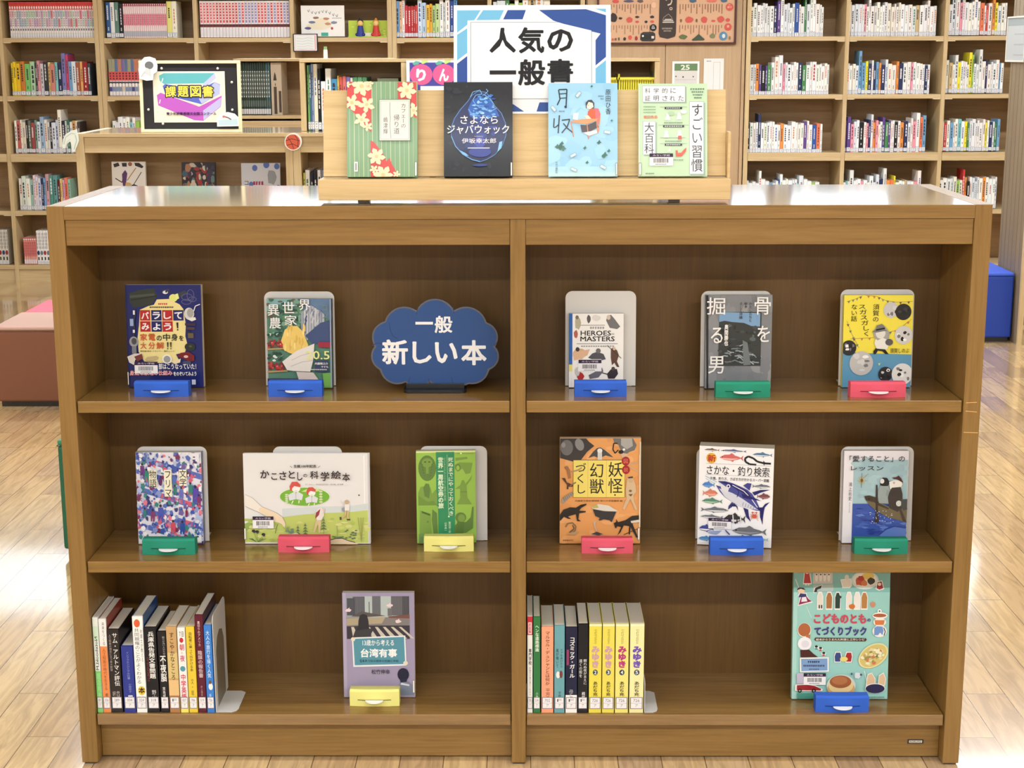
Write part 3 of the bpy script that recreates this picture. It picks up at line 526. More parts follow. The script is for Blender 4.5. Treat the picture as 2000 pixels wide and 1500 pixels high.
def c_yokai(a):
    OR = (224, 158, 96); a.R(*a.fr, OR); q = random.Random(9); K = (38, 36, 36); G = (120, 118, 116)
    for i in range(40): a.B(q.uniform(85, 1030), q.uniform(105, 1320), q.uniform(30, 110), q.uniform(20, 70), q.choice([(228, 164, 104), (218, 150, 90), (230, 170, 112)]), i)
    a.P([(82, 105), (390, 105), (420, 140), (485, 190), (400, 260), (330, 350), (250, 375), (82, 330)], (58, 56, 58)); a.E(160, 210, 74, 90, (108, 108, 110)); a.E(310, 175, 50, 72, (132, 132, 134), 20, -.4); a.E(120, 180, 26, 30, (140, 140, 140))
    a.P([(415, 330), (470, 260), (520, 215), (560, 208), (620, 245), (710, 322), (620, 300), (550, 330), (480, 310)], (74, 74, 78)); a.P([(525, 230), (575, 230), (578, 350), (560, 385), (540, 385), (525, 340)], (206, 204, 198)); a.E(550, 245, 30, 26, (226, 224, 218))
    a.P([(705, 105), (940, 105), (985, 180), (960, 240), (900, 260), (860, 290), (800, 250), (770, 180), (720, 150)], (112, 110, 110)); a.P([(800, 105), (930, 105), (940, 190), (870, 230), (800, 180)], (168, 166, 162)); a.L([(760, 160), (715, 160), (705, 230), (730, 275), (770, 235)], 14, K); a.E(835, 232, 16, 14, WHT); a.P([(790, 270), (880, 280), (890, 330), (820, 330)], (206, 178, 150)); a.E(800, 260, 30, 22, K)
    a.L([(890, 400), (1010, 380)], 14, (196, 168, 136)); a.L([(900, 430), (1010, 490)], 14, (196, 168, 136))
    a.R(236, 350, 850, 790, (120, 84, 48)); a.R(240, 356, 846, 786, (232, 214, 112)); a.R(408, 356, 413, 786, (206, 180, 92)); a.R(628, 356, 633, 786, (206, 180, 92))
    a.V('妖怪', 652, 368, 822, 745, K, .004); a.E(733, 758, 9, 9, K); a.V('幻獣', 432, 380, 600, 750, K, .004); a.V('づくし', 262, 380, 392, 750, K, .004)
    a.E(857, 365, 48, 52, (160, 36, 40)); a.E(860, 465, 46, 50, (160, 36, 40)); a.T('図', 832, 340, 882, 392, (224, 130, 110)); a.T('説', 836, 440, 884, 490, (224, 130, 110)); a.T('兵庫県立歴史博物館 香川大学図書館 編', 258, 816, 822, 836, (90, 60, 40), .01)
    a.P([(130, 430), (170, 420), (200, 470), (210, 560), (180, 570), (160, 480)], (160, 110, 76)); a.L([(210, 490), (290, 470), (340, 440)], 16, (170, 140, 110)); a.P([(100, 560), (140, 560), (160, 610), (240, 640), (230, 660), (180, 660), (180, 690), (160, 690), (165, 640)], (76, 54, 44)); a.L([(200, 650), (270, 610)], 14, (130, 104, 84))
    a.P([(92, 830), (130, 780), (200, 730), (240, 720), (245, 745), (180, 800), (120, 860)], (158, 148, 136))
    for k in range(6): a.L([(120+k*20, 780-k*10), (135+k*20, 830-k*16)], 6, (100, 92, 90))
    a.P([(880, 560), (940, 550), (975, 640), (985, 720), (950, 760), (960, 830), (1000, 930), (975, 935), (915, 800), (890, 850), (845, 935), (825, 915), (870, 800), (860, 700), (870, 620)], (206, 180, 146)); a.E(915, 580, 30, 36, (196, 168, 134)); a.P([(885, 550), (940, 540), (945, 560), (890, 565)], (70, 60, 50)); a.E(915, 710, 18, 14, (120, 100, 80)); a.P([(890, 750), (945, 745), (920, 775)], (90, 76, 60))
    a.P([(80, 1060), (80, 990), (120, 930), (200, 900), (270, 905), (330, 870), (395, 858), (395, 872), (330, 910), (310, 940), (390, 945), (385, 958), (310, 970), (300, 1040), (330, 1065), (285, 1060), (270, 980), (200, 1000), (175, 1010), (215, 1035), (180, 1035), (130, 1010), (95, 1050)], K)
    a.P([(445, 890), (540, 862), (660, 880), (760, 940), (745, 960), (700, 960), (470, 920)], (214, 210, 200)); a.P([(470, 920), (600, 945), (750, 950), (715, 1030), (695, 1075), (670, 1050), (600, 1040), (560, 1055), (540, 1050), (555, 1025), (500, 1000)], (52, 52, 56)); a.P([(445, 890), (520, 868), (540, 905), (480, 915)], (186, 174, 104))
    a.P([(720, 1085), (750, 1070), (745, 1035), (770, 1075), (860, 1050), (940, 1000), (1020, 995), (1022, 1080), (940, 1075), (950, 1110), (1010, 1250), (990, 1255), (920, 1130), (915, 1215), (900, 1220), (905, 1120), (840, 1110), (800, 1190), (765, 1230), (810, 1130), (760, 1120), (745, 1150), (735, 1130)], K); a.P([(920, 1060), (1020, 1045), (1020, 1075), (930, 1085)], (214, 208, 196)); a.L([(840, 1220), (1020, 1145)], 7, K)
    a.L([(150, 1130), (170, 1090), (230, 1080), (270, 1120), (265, 1170), (220, 1200)], 14, (128, 108, 80)); a.L([(195, 1195), (250, 1150), (230, 1110)], 10, (70, 60, 54)); a.P([(150, 1220), (230, 1190), (310, 1180), (260, 1225)], (186, 150, 110))
    a.P([(480, 1070), (510, 1062), (500, 1120), (530, 1190), (595, 1225), (450, 1225), (520, 1190), (490, 1130)], (196, 184, 170)); a.P([(450, 1215), (520, 1185), (595, 1215), (540, 1228)], (70, 68, 72)); a.T('岩崎書店刊行', 115, 1276, 245, 1296, (110, 66, 40), .01); a.R(1020, 140, 1036, 1130, (214, 206, 190)); a.L([(1018, 290), (1028, 1300)], 4, (240, 226, 206))
def fish(a, x, y, l, h, c, belly=(226, 228, 232), flip=1, detail=None):
    f = flip; X = lambda u: x+u*l*f
    a.P([(X(-.5), y), (X(-.3), y-h*.42), (X(0), y-h*.5), (X(.3), y-h*.2), (X(.38), y-h*.06), (X(.5), y-h*.45), (X(.46), y), (X(.5), y+h*.45), (X(.38), y+h*.06), (X(.3), y+h*.2), (X(0), y+h*.45), (X(-.3), y+h*.34)], c)
    a.P([(X(-.46), y+h*.04), (X(0), y+h*.1), (X(.33), y+h*.04), (X(.02), y+h*.36), (X(-.3), y+h*.28)], belly); a.P([(X(-.1), y-h*.46), (X(0), y-h*.72), (X(.14), y-h*.4)], c); a.P([(X(-.05), y+h*.4), (X(.06), y+h*.62), (X(.1), y+h*.36)], c); a.E(X(-.38), y-h*.08, abs(l)*.022, abs(l)*.022, BLK, 8)
def c_fish(a):
    a.R(*a.fr, (238, 239, 244)); NV = (32, 34, 104)
    fish(a, 300, 160, 185, 36, (110, 92, 82), flip=1); fish(a, 560, 162, 320, 34, (86, 100, 140)); fish(a, 910, 195, 240, 52, (84, 122, 160)); fish(a, 540, 248, 290, 84, (206, 104, 104), (232, 186, 180)); a.E(297, 262, 62, 66, (224, 170, 66)); a.T('新', 250, 218, 350, 308, (176, 56, 44), .03)
    a.L([(840, 322), (760, 318), (710, 290), (700, 250), (740, 220), (800, 240), (850, 280), (930, 298), (1015, 300)], 24, (26, 28, 44)); a.P([(925, 265), (945, 290), (935, 330), (920, 300)], (26, 28, 44))
    a.R(235, 328, 1020, 332, (160, 164, 176)); a.T('さかな・釣り検索', 245, 350, 1000, 470, (30, 30, 36), .004); a.R(235, 468, 1020, 471, (160, 164, 176)); a.T('生態、釣り方、さばき方が分かるスーパー図鑑', 290, 495, 1000, 535, (50, 50, 58), .01); a.L([(230, 490), (370, 560)], 10, (170, 200, 206)); a.L([(235, 520), (350, 580)], 8, (180, 206, 212))
    # the big tuna
    a.P([(385, 545), (470, 545), (560, 565), (650, 600), (740, 640), (800, 690), (850, 760), (890, 850), (905, 900), (860, 900), (780, 880), (700, 860), (620, 840), (560, 800), (470, 745), (410, 680), (360, 600), (400, 610), (440, 620)], (70, 76, 150))
    a.P([(400, 640), (470, 660), (560, 690), (620, 720), (690, 760), (780, 820), (880, 890), (780, 880), (650, 855), (560, 800), (470, 740)], (206, 210, 224)); a.P([(395, 556), (470, 552), (560, 575), (650, 612), (735, 655), (790, 720), (740, 715), (650, 660), (560, 612), (470, 580)], NV); a.L([(560, 590), (700, 660), (800, 760), (870, 860)], 9, (226, 228, 240))
    a.P([(400, 560), (520, 640), (500, 700), (430, 650)], (214, 216, 226)); a.E(512, 608, 24, 26, (226, 226, 234)); a.E(512, 608, 12, 13, NV); a.L([(600, 620), (640, 670), (620, 740)], 10, NV); a.P([(670, 690), (760, 715), (830, 740), (915, 775), (790, 760), (690, 745)], NV)
    a.P([(690, 590), (740, 555), (790, 560), (770, 650)], (64, 66, 140)); a.P([(800, 670), (900, 635), (1015, 628), (900, 670), (830, 710)], NV); a.P([(860, 860), (930, 855), (960, 810), (1015, 785), (960, 850), (950, 900), (940, 1000), (940, 1075), (905, 980), (900, 900)], NV); a.P([(700, 870), (760, 890), (770, 970), (795, 1045), (740, 990)], NV); a.P([(560, 805), (520, 860), (515, 905), (560, 870), (590, 820), (640, 915), (630, 860)], (60, 64, 130))
    for k in range(6): a.L([(700+k*32, 800+k*14), (690+k*32, 850+k*8)], 6, (110, 116, 170))
    fish(a, 270, 600, 150, 70, (80, 130, 200), (110, 156, 214)); fish(a, 295, 705, 185, 84, (206, 124, 104), (226, 172, 150), -1); fish(a, 320, 805, 250, 66, (88, 136, 116), (170, 206, 180)); fish(a, 910, 590, 220, 46, (96, 106, 120), flip=-1); fish(a, 940, 715, 160, 66, (120, 72, 78), (150, 110, 112), -1); fish(a, 355, 915, 340, 62, (104, 112, 124), flip=-1); fish(a, 320, 1005, 280, 46, (112, 116, 124)); fish(a, 600, 1015, 260, 110, (50, 50, 54), (206, 206, 210))
    for k in range(4): a.L([(530+k*46, 965), (540+k*46, 1070)], 14, (214, 214, 218) if k % 2 else (44, 44, 48))
    fish(a, 780, 1165, 420, 100, (112, 114, 118), (150, 152, 156)); fish(a, 260, 1155, 180, 80, (60, 70, 150), (226, 228, 236)); a.P([(280, 1190), (450, 1170), (380, 1230), (290, 1215)], (150, 166, 206)); a.L([(490, 1165), (545, 1220)], 16, (80, 90, 150)); fish(a, 260, 1285, 190, 56, (72, 136, 194), (110, 160, 206)); fish(a, 900, 1260, 230, 50, (150, 196, 190)); a.L([(690, 1220), (760, 1240)], 14, (70, 90, 140))
    a.E(835, 970, 32, 26, (196, 92, 70))
    for k in range(4): a.L([(815, 960+k*10), (790, 945+k*26)], 5, (206, 110, 84)); a.L([(858, 960+k*10), (884, 945+k*26)], 5, (206, 110, 84))
    a.L([(820, 950), (805, 915), (830, 920)], 9, (196, 92, 70)); a.L([(852, 950), (868, 915), (842, 920)], 9, (196, 92, 70))
def c_boat(a):
    a.R(*a.fr, (226, 224, 232)); a.R(278, 262, 945, 1290, (160, 190, 200)); q = random.Random(12)
    for i in range(30): a.B(q.uniform(300, 930), q.uniform(280, 760), q.uniform(30, 90), q.uniform(20, 60), q.choice([(166, 196, 204), (154, 184, 194), (172, 200, 206)]), i)
    a.R(278, 800, 945, 1290, (58, 84, 166))
    for i in range(60): x = q.uniform(285, 900); y = q.uniform(815, 1200); a.P([(x, y), (x+q.uniform(40, 110), y-q.uniform(0, 24)), (x+q.uniform(90, 160), y+6), (x+50, y+18)], q.choice([(74, 104, 186), (44, 64, 142), (96, 126, 200), (64, 92, 176), (54, 70, 150)]))
    a.P([(620, 1190), (700, 1120), (800, 1085), (945, 1110), (945, 1290), (600, 1290)], (92, 124, 196)); a.L([(620, 1180), (700, 1110), (800, 1075), (945, 1090)], 14, (48, 66, 146))
    for k in range(8): t = k*math.pi/4; l = 70 if k % 2 == 0 else 56; a.P([(380+9*math.cos(t+1.57), 510+9*math.sin(t+1.57)), (380+l*math.cos(t), 510+1.3*l*math.sin(t)), (380-9*math.cos(t+1.57), 510-9*math.sin(t+1.57))], (206, 176, 92))
    a.E(380, 510, 16, 22, (120, 90, 50)); a.L([(380, 420), (380, 600)], 5, (90, 80, 60)); a.L([(395, 490), (460, 425)], 5, (150, 130, 80))
    a.P([(415, 705), (470, 695), (540, 720), (620, 790), (760, 850), (945, 820), (945, 1035), (860, 1005), (700, 960), (560, 880), (470, 800)], (110, 98, 74)); a.P([(415, 705), (480, 695), (560, 720), (600, 790), (720, 850), (720, 870), (590, 820), (540, 780), (440, 760)], (66, 56, 46)); a.P([(470, 720), (500, 735), (480, 755), (455, 740)], (40, 36, 34))
    a.P([(590, 600), (640, 565), (700, 570), (735, 640), (720, 720), (725, 800), (600, 790), (580, 690)], (150, 162, 162)); a.P([(605, 570), (615, 500), (640, 475), (690, 480), (715, 520), (735, 525), (700, 580), (640, 580)], (34, 34, 40)); a.E(630, 520, 26, 30, (222, 220, 220)); a.P([(690, 620), (735, 650), (720, 710), (680, 700)], (134, 148, 150))
    a.P([(715, 530), (780, 505), (860, 510), (880, 560), (860, 600), (770, 615), (730, 620)], (230, 228, 222)); a.P([(720, 660), (750, 600), (860, 590), (885, 680), (890, 850), (830, 900), (725, 850), (705, 720)], (62, 56, 54)); a.P([(745, 475), (800, 470), (830, 450), (865, 490), (890, 540), (850, 520), (810, 495), (770, 492)], (74, 40, 44)); a.E(775, 540, 14, 14, (196, 180, 170)); a.E(842, 795, 34, 36, (206, 210, 206)); a.P([(870, 745), (945, 740), (945, 870), (900, 880), (870, 830)], (72, 74, 72))
    a.P([(556, 565), (574, 565), (590, 900), (605, 1020), (580, 1040), (555, 1020), (560, 880)], (56, 48, 48)); a.P([(840, 850), (870, 850), (945, 1030), (900, 1020)], (70, 60, 54))
    a.many([[(x, y), (x+10, y), (x+10, y+8), (x, y+8)] for x, y in [(q.uniform(480, 780), q.uniform(880, 1040)) for _ in range(30)]], (206, 216, 236))
    a.T('「愛すること」の', 222, 205, 900, 282, (38, 42, 52), .008); a.T('レッスン', 242, 335, 640, 388, (38, 42, 52), .008); a.V('鴻上尚史', 222, 530, 262, 760, (70, 70, 84), .0); a.V('著者対話集', 230, 780, 245, 910, (150, 150, 160))
def c_taiwan(a):
    PU = (158, 148, 178); a.R(*a.fr, PU); q = random.Random(14); a.R(165, 145, 200, 1190, (172, 164, 190))
    a.R(205, 180, 840, 605, (150, 158, 162)); a.R(390, 180, 840, 390, (178, 190, 190))
    for x0, y0, x1, y1, c in ((270, 185, 390, 370, (88, 90, 98)), (210, 200, 290, 370, (70, 72, 82)), (465, 180, 550, 370, (96, 98, 104)), (655, 180, 800, 370, (92, 92, 98)), (770, 180, 838, 380, (70, 70, 78)), (620, 300, 660, 375, (110, 110, 114)), (430, 235, 440, 360, (110, 120, 120))):
        a.R(x0, y0, x1, y1, c); n = int((x1-x0)/14)
        if n > 2: a.many([[(x0+4+k*14, y1-6), (x0+8+k*14, y1-6), (x0+8+k*14, y0+6), (x0+4+k*14, y0+6)] for k in range(n)], tuple(v+26 for v in c))
    a.P([(205, 395), (840, 385), (840, 605), (205, 605)], (128, 124, 124)); a.P([(205, 400), (600, 385), (560, 450), (205, 470)], (172, 158, 134)); a.P([(205, 480), (440, 470), (840, 470), (840, 605), (205, 605)], (58, 54, 66))
    for k in range(7): x = 250+k*80; a.P([(x, 485), (x+28, 485), (x+75+k*18, 600), (x+20+k*18, 600)], (196, 190, 178))
    a.P([(250, 380), (360, 330), (600, 375), (420, 385)], (90, 84, 84)); a.P([(620, 380), (840, 360), (840, 400), (640, 395)], (120, 80, 76))
    a.P([(340, 370), (370, 355), (410, 365), (425, 420), (430, 490), (455, 560), (420, 580), (300, 580), (285, 540), (320, 490), (325, 420)], (44, 46, 54)); a.P([(290, 520), (260, 600), (300, 610), (430, 590), (470, 520), (450, 500)], (60, 60, 66))
    for x, y in ((225, 320), (640, 270), (725, 430)): a.B(x, y, 36, 18, (226, 206, 212), int(x)); a.P([(x-20, y), (x+10, y-30), (x+14, y)], (226, 206, 212))
    a.P([(255, 590), (795, 570), (805, 870), (265, 885)], (226, 230, 236)); a.P([(270, 603), (782, 583), (790, 855), (280, 868)], (86, 146, 166)); a.T('13歳から考える', 362, 612, 680, 672, (238, 240, 240), .012); a.T('台湾有事', 342, 700, 710, 788, (240, 242, 242), .03); a.T('Ｑ＆Ａ', 332, 810, 405, 838, BLK, .03); a.T('で知る戦争の危機と平和', 412, 812, 722, 836, (40, 80, 100), .01)
    a.E(268, 606, 22, 20, (222, 216, 196)); a.E(795, 845, 24, 22, (222, 216, 196)); a.T('松竹伸幸', 448, 908, 635, 956, (60, 56, 72), .01)
    a.E(770, 960, 58, 66, (34, 36, 60), 20); a.P([(735, 1000), (810, 1000), (800, 1050), (745, 1050)], (40, 42, 66)); a.P([(745, 1040), (820, 1030), (865, 1075), (875, 1165), (730, 1165), (728, 1070)], (120, 130, 152)); a.P([(740, 1060), (750, 1040), (830, 1060), (830, 1075)], (206, 212, 224))
def c_handmade(a):
    AQ = (150, 202, 196); a.R(*a.fr, AQ); a.R(112, -60, 155, 1310, (166, 212, 206)); q = random.Random(21); W_ = (232, 232, 228)
    a.R(112, 50, 1100, 240, (128, 182, 178))
    def cut(poly, c, m=9):
        cx = sum(p[0] for p in poly)/len(poly); cy = sum(p[1] for p in poly)/len(poly); k = 1.0
        a.P([(cx+(x-cx)*1.12+(m if x > cx else -m)*.4, cy+(y-cy)*1.12+(m if y > cy else -m)*.4) for x, y in poly], W_); a.P(poly, c)
    cut([(225, 40), (270, 40), (290, 150), (215, 150)], (176, 56, 60)); a.E(248, 35, 22, 24, (226, 196, 170)); a.R(232, 150, 246, 172, W_); a.R(258, 150, 272, 172, W_)
    a.R(310, 20, 510, 155, (196, 192, 186))
    for k in range(4): a.E(345+k*42, 90, 16, 44, (226, 220, 214)); a.E(345+k*42, 64, 8, 8, (60, 50, 50))
    a.R(310, 160, 520, 230, (170, 188, 186)); cut([(320, 240), (335, 195), (400, 170), (395, 200), (355, 215), (350, 240)], (52, 50, 54), 4)
    cut([(600, 120), (690, 110), (700, 170), (680, 190), (620, 190)], (222, 216, 206)); a.E(655, 90, 24, 24, (214, 206, 196))
    a.E(840, 120, 140, 92, (206, 214, 212), 26); a.E(840, 115, 120, 74, (226, 226, 220), 26); a.B(790, 130, 62, 50, (190, 84, 54), 3); a.B(870, 80, 70, 44, (222, 190, 96), 4); a.B(905, 130, 50, 42, (62, 56, 52), 5); a.B(835, 150, 40, 34, (206, 120, 72), 6); a.B(800, 100, 36, 30, (170, 60, 50), 7)
    cut([(960, 200), (970, 140), (1010, 130), (1030, 200), (990, 215)], (150, 44, 56)); a.E(990, 160, 18, 16, (232, 214, 196))
    cut([(165, 365), (190, 290), (165, 280), (180, 250), (240, 255), (245, 280), (270, 310), (300, 330)], (140, 36, 84)); a.P([(165, 290), (180, 252), (240, 255), (245, 282)], (52, 56, 116)); a.P([(192, 335), (200, 290), (240, 285), (255, 330)], (226, 224, 232)); a.E(190, 222, 38, 28, (224, 196, 166)); a.P([(145, 220), (160, 190), (215, 195), (235, 220), (185, 205)], (46, 42, 52)); a.L([(130, 110), (165, 195)], 7, (214, 226, 222)); a.L([(245, 380), (300, 495)], 7, (214, 226, 222))
    for x, w_, c in ((385, 40, (222, 214, 202)), (478, 46, (164, 110, 66)), (565, 40, (36, 62, 58)), (680, 40, (224, 218, 212)), (765, 44, (226, 222, 218)), (838, 46, (176, 126, 74))):
        cut([(x-w_*.6, 400), (x-w_*.65, 290), (x-w_*.3, 245), (x+w_*.3, 245), (x+w_*.65, 290), (x+w_*.6, 400)], c)
    a.P([(565, 260), (605, 280), (600, 300), (570, 295)], (36, 62, 58)); a.R(372, 365, 384, 400, (40, 40, 44)); a.R(396, 365, 408, 400, (40, 40, 44)); a.B(712, 380, 36, 32, (196, 112, 52), 4); a.B(925, 360, 30, 34, (196, 140, 110), 8)
    a.T('こどものとも', 325, 452, 862, 552, (196, 72, 92), .05); a.T('の', 872, 500, 908, 532, (70, 66, 126), .04); a.T('てづくりブック', 330, 578, 868, 672, (66, 60, 122), .05)
    a.P([(332, 710), (345, 690), (860, 695), (872, 712), (858, 728), (345, 724)], (72, 50, 48)); a.T('絵本からうまれた料理と工作レシピ', 350, 698, 850, 720, (226, 220, 206), .02)
    a.E(228, 615, 70, 72, W_, 22); a.E(228, 612, 64, 66, (170, 100, 62), 22); a.R(245, 660, 288, 700, (182, 112, 70)); a.E(235, 750, 72, 66, (232, 232, 240), 22); a.E(240, 755, 40, 36, (216, 216, 230)); a.P([(190, 815), (280, 810), (330, 855), (375, 885), (195, 888)], (70, 34, 34))
    for x, y in ((355, 785), (398, 800), (432, 850)): a.E(x, y, 24, 18, W_); a.E(x, y-6, 16, 12, (44, 42, 50)); a.R(x-12, y+8, x+10, y+24, q.choice([(80, 150, 150), (180, 70, 80)]))
    for x, c in ((578, (54, 72, 130)), (690, (160, 40, 46))): cut([(x-28, 930), (x-34, 880), (x-20, 840), (x+24, 840), (x+32, 880), (x+24, 930)], c)
    a.E(640, 905, 40, 24, (222, 210, 120))
    a.E(1000, 470, 78, 34, W_, 22); a.E(1000, 535, 66, 42, W_, 22); a.E(1000, 625, 74, 60, W_, 22); a.E(995, 425, 22, 22, W_, 14); a.E(995, 425, 8, 8, (60, 60, 66), 10)
    a.E(998, 468, 68, 18, (166, 92, 62), 20); a.P([(945, 515), (1050, 515), (1040, 562), (955, 562)], (206, 120, 72)); a.P([(945, 590), (975, 575), (1030, 580), (1040, 620), (1030, 665), (1005, 640), (985, 665), (945, 665)], (112, 146, 204)); a.L([(1042, 590), (1058, 630), (1046, 668)], 9, (60, 60, 80))
    a.P([(185, 890), (485, 885), (488, 1030), (190, 1038)], W_); a.P([(200, 903), (470, 898), (473, 1018), (205, 1025)], (122, 158, 204)); a.bars(270, 922, 395, 942, 6, (50, 60, 96), 2); a.bars(225, 962, 445, 980, 12, (60, 70, 106), 3); a.bars(285, 1000, 390, 1012, 6, (80, 90, 126))
    a.E(940, 870, 165, 110, (224, 214, 160), 28, -.55); a.E(940, 870, 150, 98, (206, 190, 116), 28, -.55)
    for i in range(46):
        r, t = q.uniform(0, .85), q.uniform(0, 6.28); u, v = 140*r*math.cos(t), 88*r*math.sin(t); cs, sn = math.cos(-.55), math.sin(-.55)
        a.B(940+u*cs-v*sn, 870+u*sn+v*cs, q.uniform(14, 34), q.uniform(12, 24), q.choice([(222, 210, 160), (190, 160, 92), (110, 120, 66), (230, 226, 196), (206, 120, 90), (150, 140, 80)]), i)
    a.E(615, 1170, 150, 112, (206, 214, 206), 26); a.E(615, 1200, 142, 84, (206, 166, 112), 26); a.E(612, 1165, 128, 86, (230, 206, 150), 26); a.E(608, 1130, 112, 64, (160, 96, 58), 26); a.E(600, 1118, 80, 42, (180, 116, 72), 22)
    a.P([(155, 1045), (225, 1042), (230, 1150), (160, 1150)], (186, 182, 206)); cut([(160, 1215), (160, 1165), (260, 1160), (340, 1170), (410, 1200), (405, 1218)], (150, 40, 46)); 
    for x in (190, 335): a.E(x, 1220, 21, 21, (34, 32, 34)); a.E(x, 1220, 9, 9, (160, 160, 160))
    a.P([(165, 1245), (335, 1243), (340, 1300), (165, 1302)], (72, 144, 130)); a.B(780, 1065, 40, 40, (206, 216, 226), 3); a.R(712, 1040, 730, 1060, (80, 90, 120)); a.R(806, 1048, 828, 1068, (80, 90, 120)); a.L([(850, 1020), (880, 1130)], 8, (206, 222, 220))
    cut([(875, 1160), (890, 1060), (925, 1045), (960, 1100), (960, 1160)], (214, 184, 150), 5); cut([(1000, 1160), (1005, 1070), (1045, 1045), (1070, 1100), (1060, 1160)], (214, 184, 150), 5); a.E(965, 1195, 104, 50, W_, 22); a.E(965, 1198, 98, 46, (32, 32, 78), 22); a.T('福音館書店編集部編', 900, 1276, 1060, 1292, (90, 120, 124), .01)
# ---- top shelf, left bay
def plate_for(label, zs, px, Y, h, t, base=.06, tilt=4): return bookend(label, zs, px, Y+t+.0035, tilt, base)
r, Y, h, t = face_out('navy hardcover book with tilework title and photographed appliance parts, shown face out', Z1, (251, 398, 557, 757), (135, 90, 1010, 1310), c_appliance, .018, cover=(24, 34, 104), bar=(222, 1000, 490, 1140), stick=(112, 1115, 145, 1280) and (137, 1120, 150, 1280))
plate_for('pale steel bookend almost hidden behind the navy appliance book', Z1, (253, 574, 392, 753), Y, h, t)
stopper('blue block with white tab in front of the navy appliance book', Z1, (262, 742, 368, 775), BLUE)
r, Y, h, t = face_out('comic with green garden and red apple crates on its glossy cover', Z1, (524, 650, 584, 757), (165, 160, 1000, 1320), c_farm, .017, rot=-2, cover=(40, 48, 70), spine_left=False)
plate_for('pale steel bookend behind the comic with the apple crates', Z1, (520, 570, 656, 754), Y, h, t)
stopper('blue block with white tab below the comic with apple crates', Z1, (524, 741, 629, 775), BLUE)
# the cloud shaped sign
def cloud_sign():
    fr = (890, 155, 1840, 810)
    Yc = atz(850, 768, Z1).y+.02
    x0 = at(722, 700, Yc).x; x1 = at(975, 700, Yc).x; z1 = at(850, 583, Yc).z; z0 = at(850, 757, Yc).z
    wd, h = x1-x0, z1-z0
    r = tag(empty('cloud_sign', ((x0+x1)/2, Yc, Z1+.0004)), 'blue cloud-shaped sign with white lettering on a flat black foot', 'sign')
    lobes = [(1375, 310, 150), (1150, 365, 148), (1600, 370, 152), (1030, 440, 118), (1720, 440, 110), (1010, 580, 108), (1735, 580, 102), (1090, 660, 125), (1640, 660, 125), (1240, 680, 126), (1420, 675, 130), (1550, 670, 130)]
    def outline(grow):
        pts = []
        for i in range(144):
            t = 2*math.pi*i/144; dx, dy = math.cos(t), math.sin(t); ox, oy = 1368, 490; best = 0
            for cx, cy, q in lobes:
                q += grow; bx, by = cx-ox, cy-oy; p_ = bx*dx+by*dy; d2 = bx*bx+by*by-p_*p_
                if d2 < q*q: best = max(best, p_+math.sqrt(q*q-d2))
            pts.append((ox+best*dx, oy+best*dy))
        return pts
    zz = z0-Z1
    tr = lambda p: (((p[0]-fr[0])/(fr[2]-fr[0])-.5)*wd, zz+(1-(p[1]-fr[1])/(fr[3]-fr[1]))*h)
    m = MB(); m.prism([tr(p) for p in outline(2)], 0, .009, 1, (92, 92, 100))
    a = Art(*fr, wd, h, oz=zz, gap=.0002); a.P(outline(-10), (32, 74, 136))
    for pts in ([(1250, 225), (1238, 275)], [(1505, 215), (1512, 265)], [(1040, 330), (1045, 390), (1065, 430), (1100, 450)], [(910, 500), (950, 480), (1000, 490)], [(1170, 775), (1185, 735)], [(1330, 790), (1318, 740)], [(1500, 780), (1488, 735)], [(1830, 470), (1800, 500)]): a.L(pts, 6, (24, 54, 108))
    W2 = (234, 236, 240); a.T('一', 1230, 326, 1358, 346, W2, .0); a.T('般', 1370, 282, 1500, 408, W2, .025)
    for ch, p, q, u, v in (('新', 982, 455, 1172, 640), ('し', 1205, 470, 1345, 632), ('い', 1370, 475, 1535, 630), ('本', 1562, 460, 1748, 645)): a.T(ch, p, q, u, v, W2, .03)
    a.into(m); m.build('cloud_board', M['matte'], r)
    f = MB(); fx0, fx1 = at(790, 770, Yc).x-(x0+x1)/2, at(911, 770, Yc).x-(x0+x1)/2
    f.prism(rrect(fx0, -.022, fx1, .03, .012), 0, .006, 2, (22, 26, 36)); f.box(fx0+.004, fx1-.004, -.006, -.001, .006, .016, (22, 26, 36)); f.box(fx0+.004, fx1-.004, .0095, .015, .006, .02, (22, 26, 36)); f.build('foot', M['plastic'], r, bevel=.0006)
cloud_sign()
# ---- top shelf, right bay
r, Y, h, t = face_out('small white paperback with printed warrior figures, shorter than its bookend', Z1, (1111, 1217, 613, 757), (130, 305, 572, 900), c_heroes, .014, rot=0, bar=(208, 676, 394, 770))
plate_for('pale steel bookend standing well above the small white paperback', Z1, (1104, 569, 1241, 754), Y, h, t)
stopper('blue block with white tab below the small white paperback', Z1, (1122, 741, 1224, 775), BLUE)
r, Y, h, t = face_out('grey book with big white characters around a dark mountain photograph', Z1, (1376, 1505, 577, 759), (1225, 155, 1770, 915), c_bones, .016, cover=(52, 54, 60))
plate_for('pale steel bookend behind the grey mountain book', Z1, (1367, 569, 1503, 755), Y, h, t)
stopper('green block with white tab below the grey mountain book', Z1, (1398, 743, 1504, 777), GRN)
r, Y, h, t = face_out('yellow and blue book with round black and white pictures and bunting', Z1, (1644, 1778, 577, 757), (575, 800, 1110, 1520), c_suga, .015, cover=(236, 222, 78))
plate_for('pale steel bookend behind the yellow and blue bunting book', Z1, (1637, 566, 1780, 754), Y, h, t)
stopper('pink block with white tab below the yellow and blue book', Z1, (1661, 743, 1769, 777), PNK)
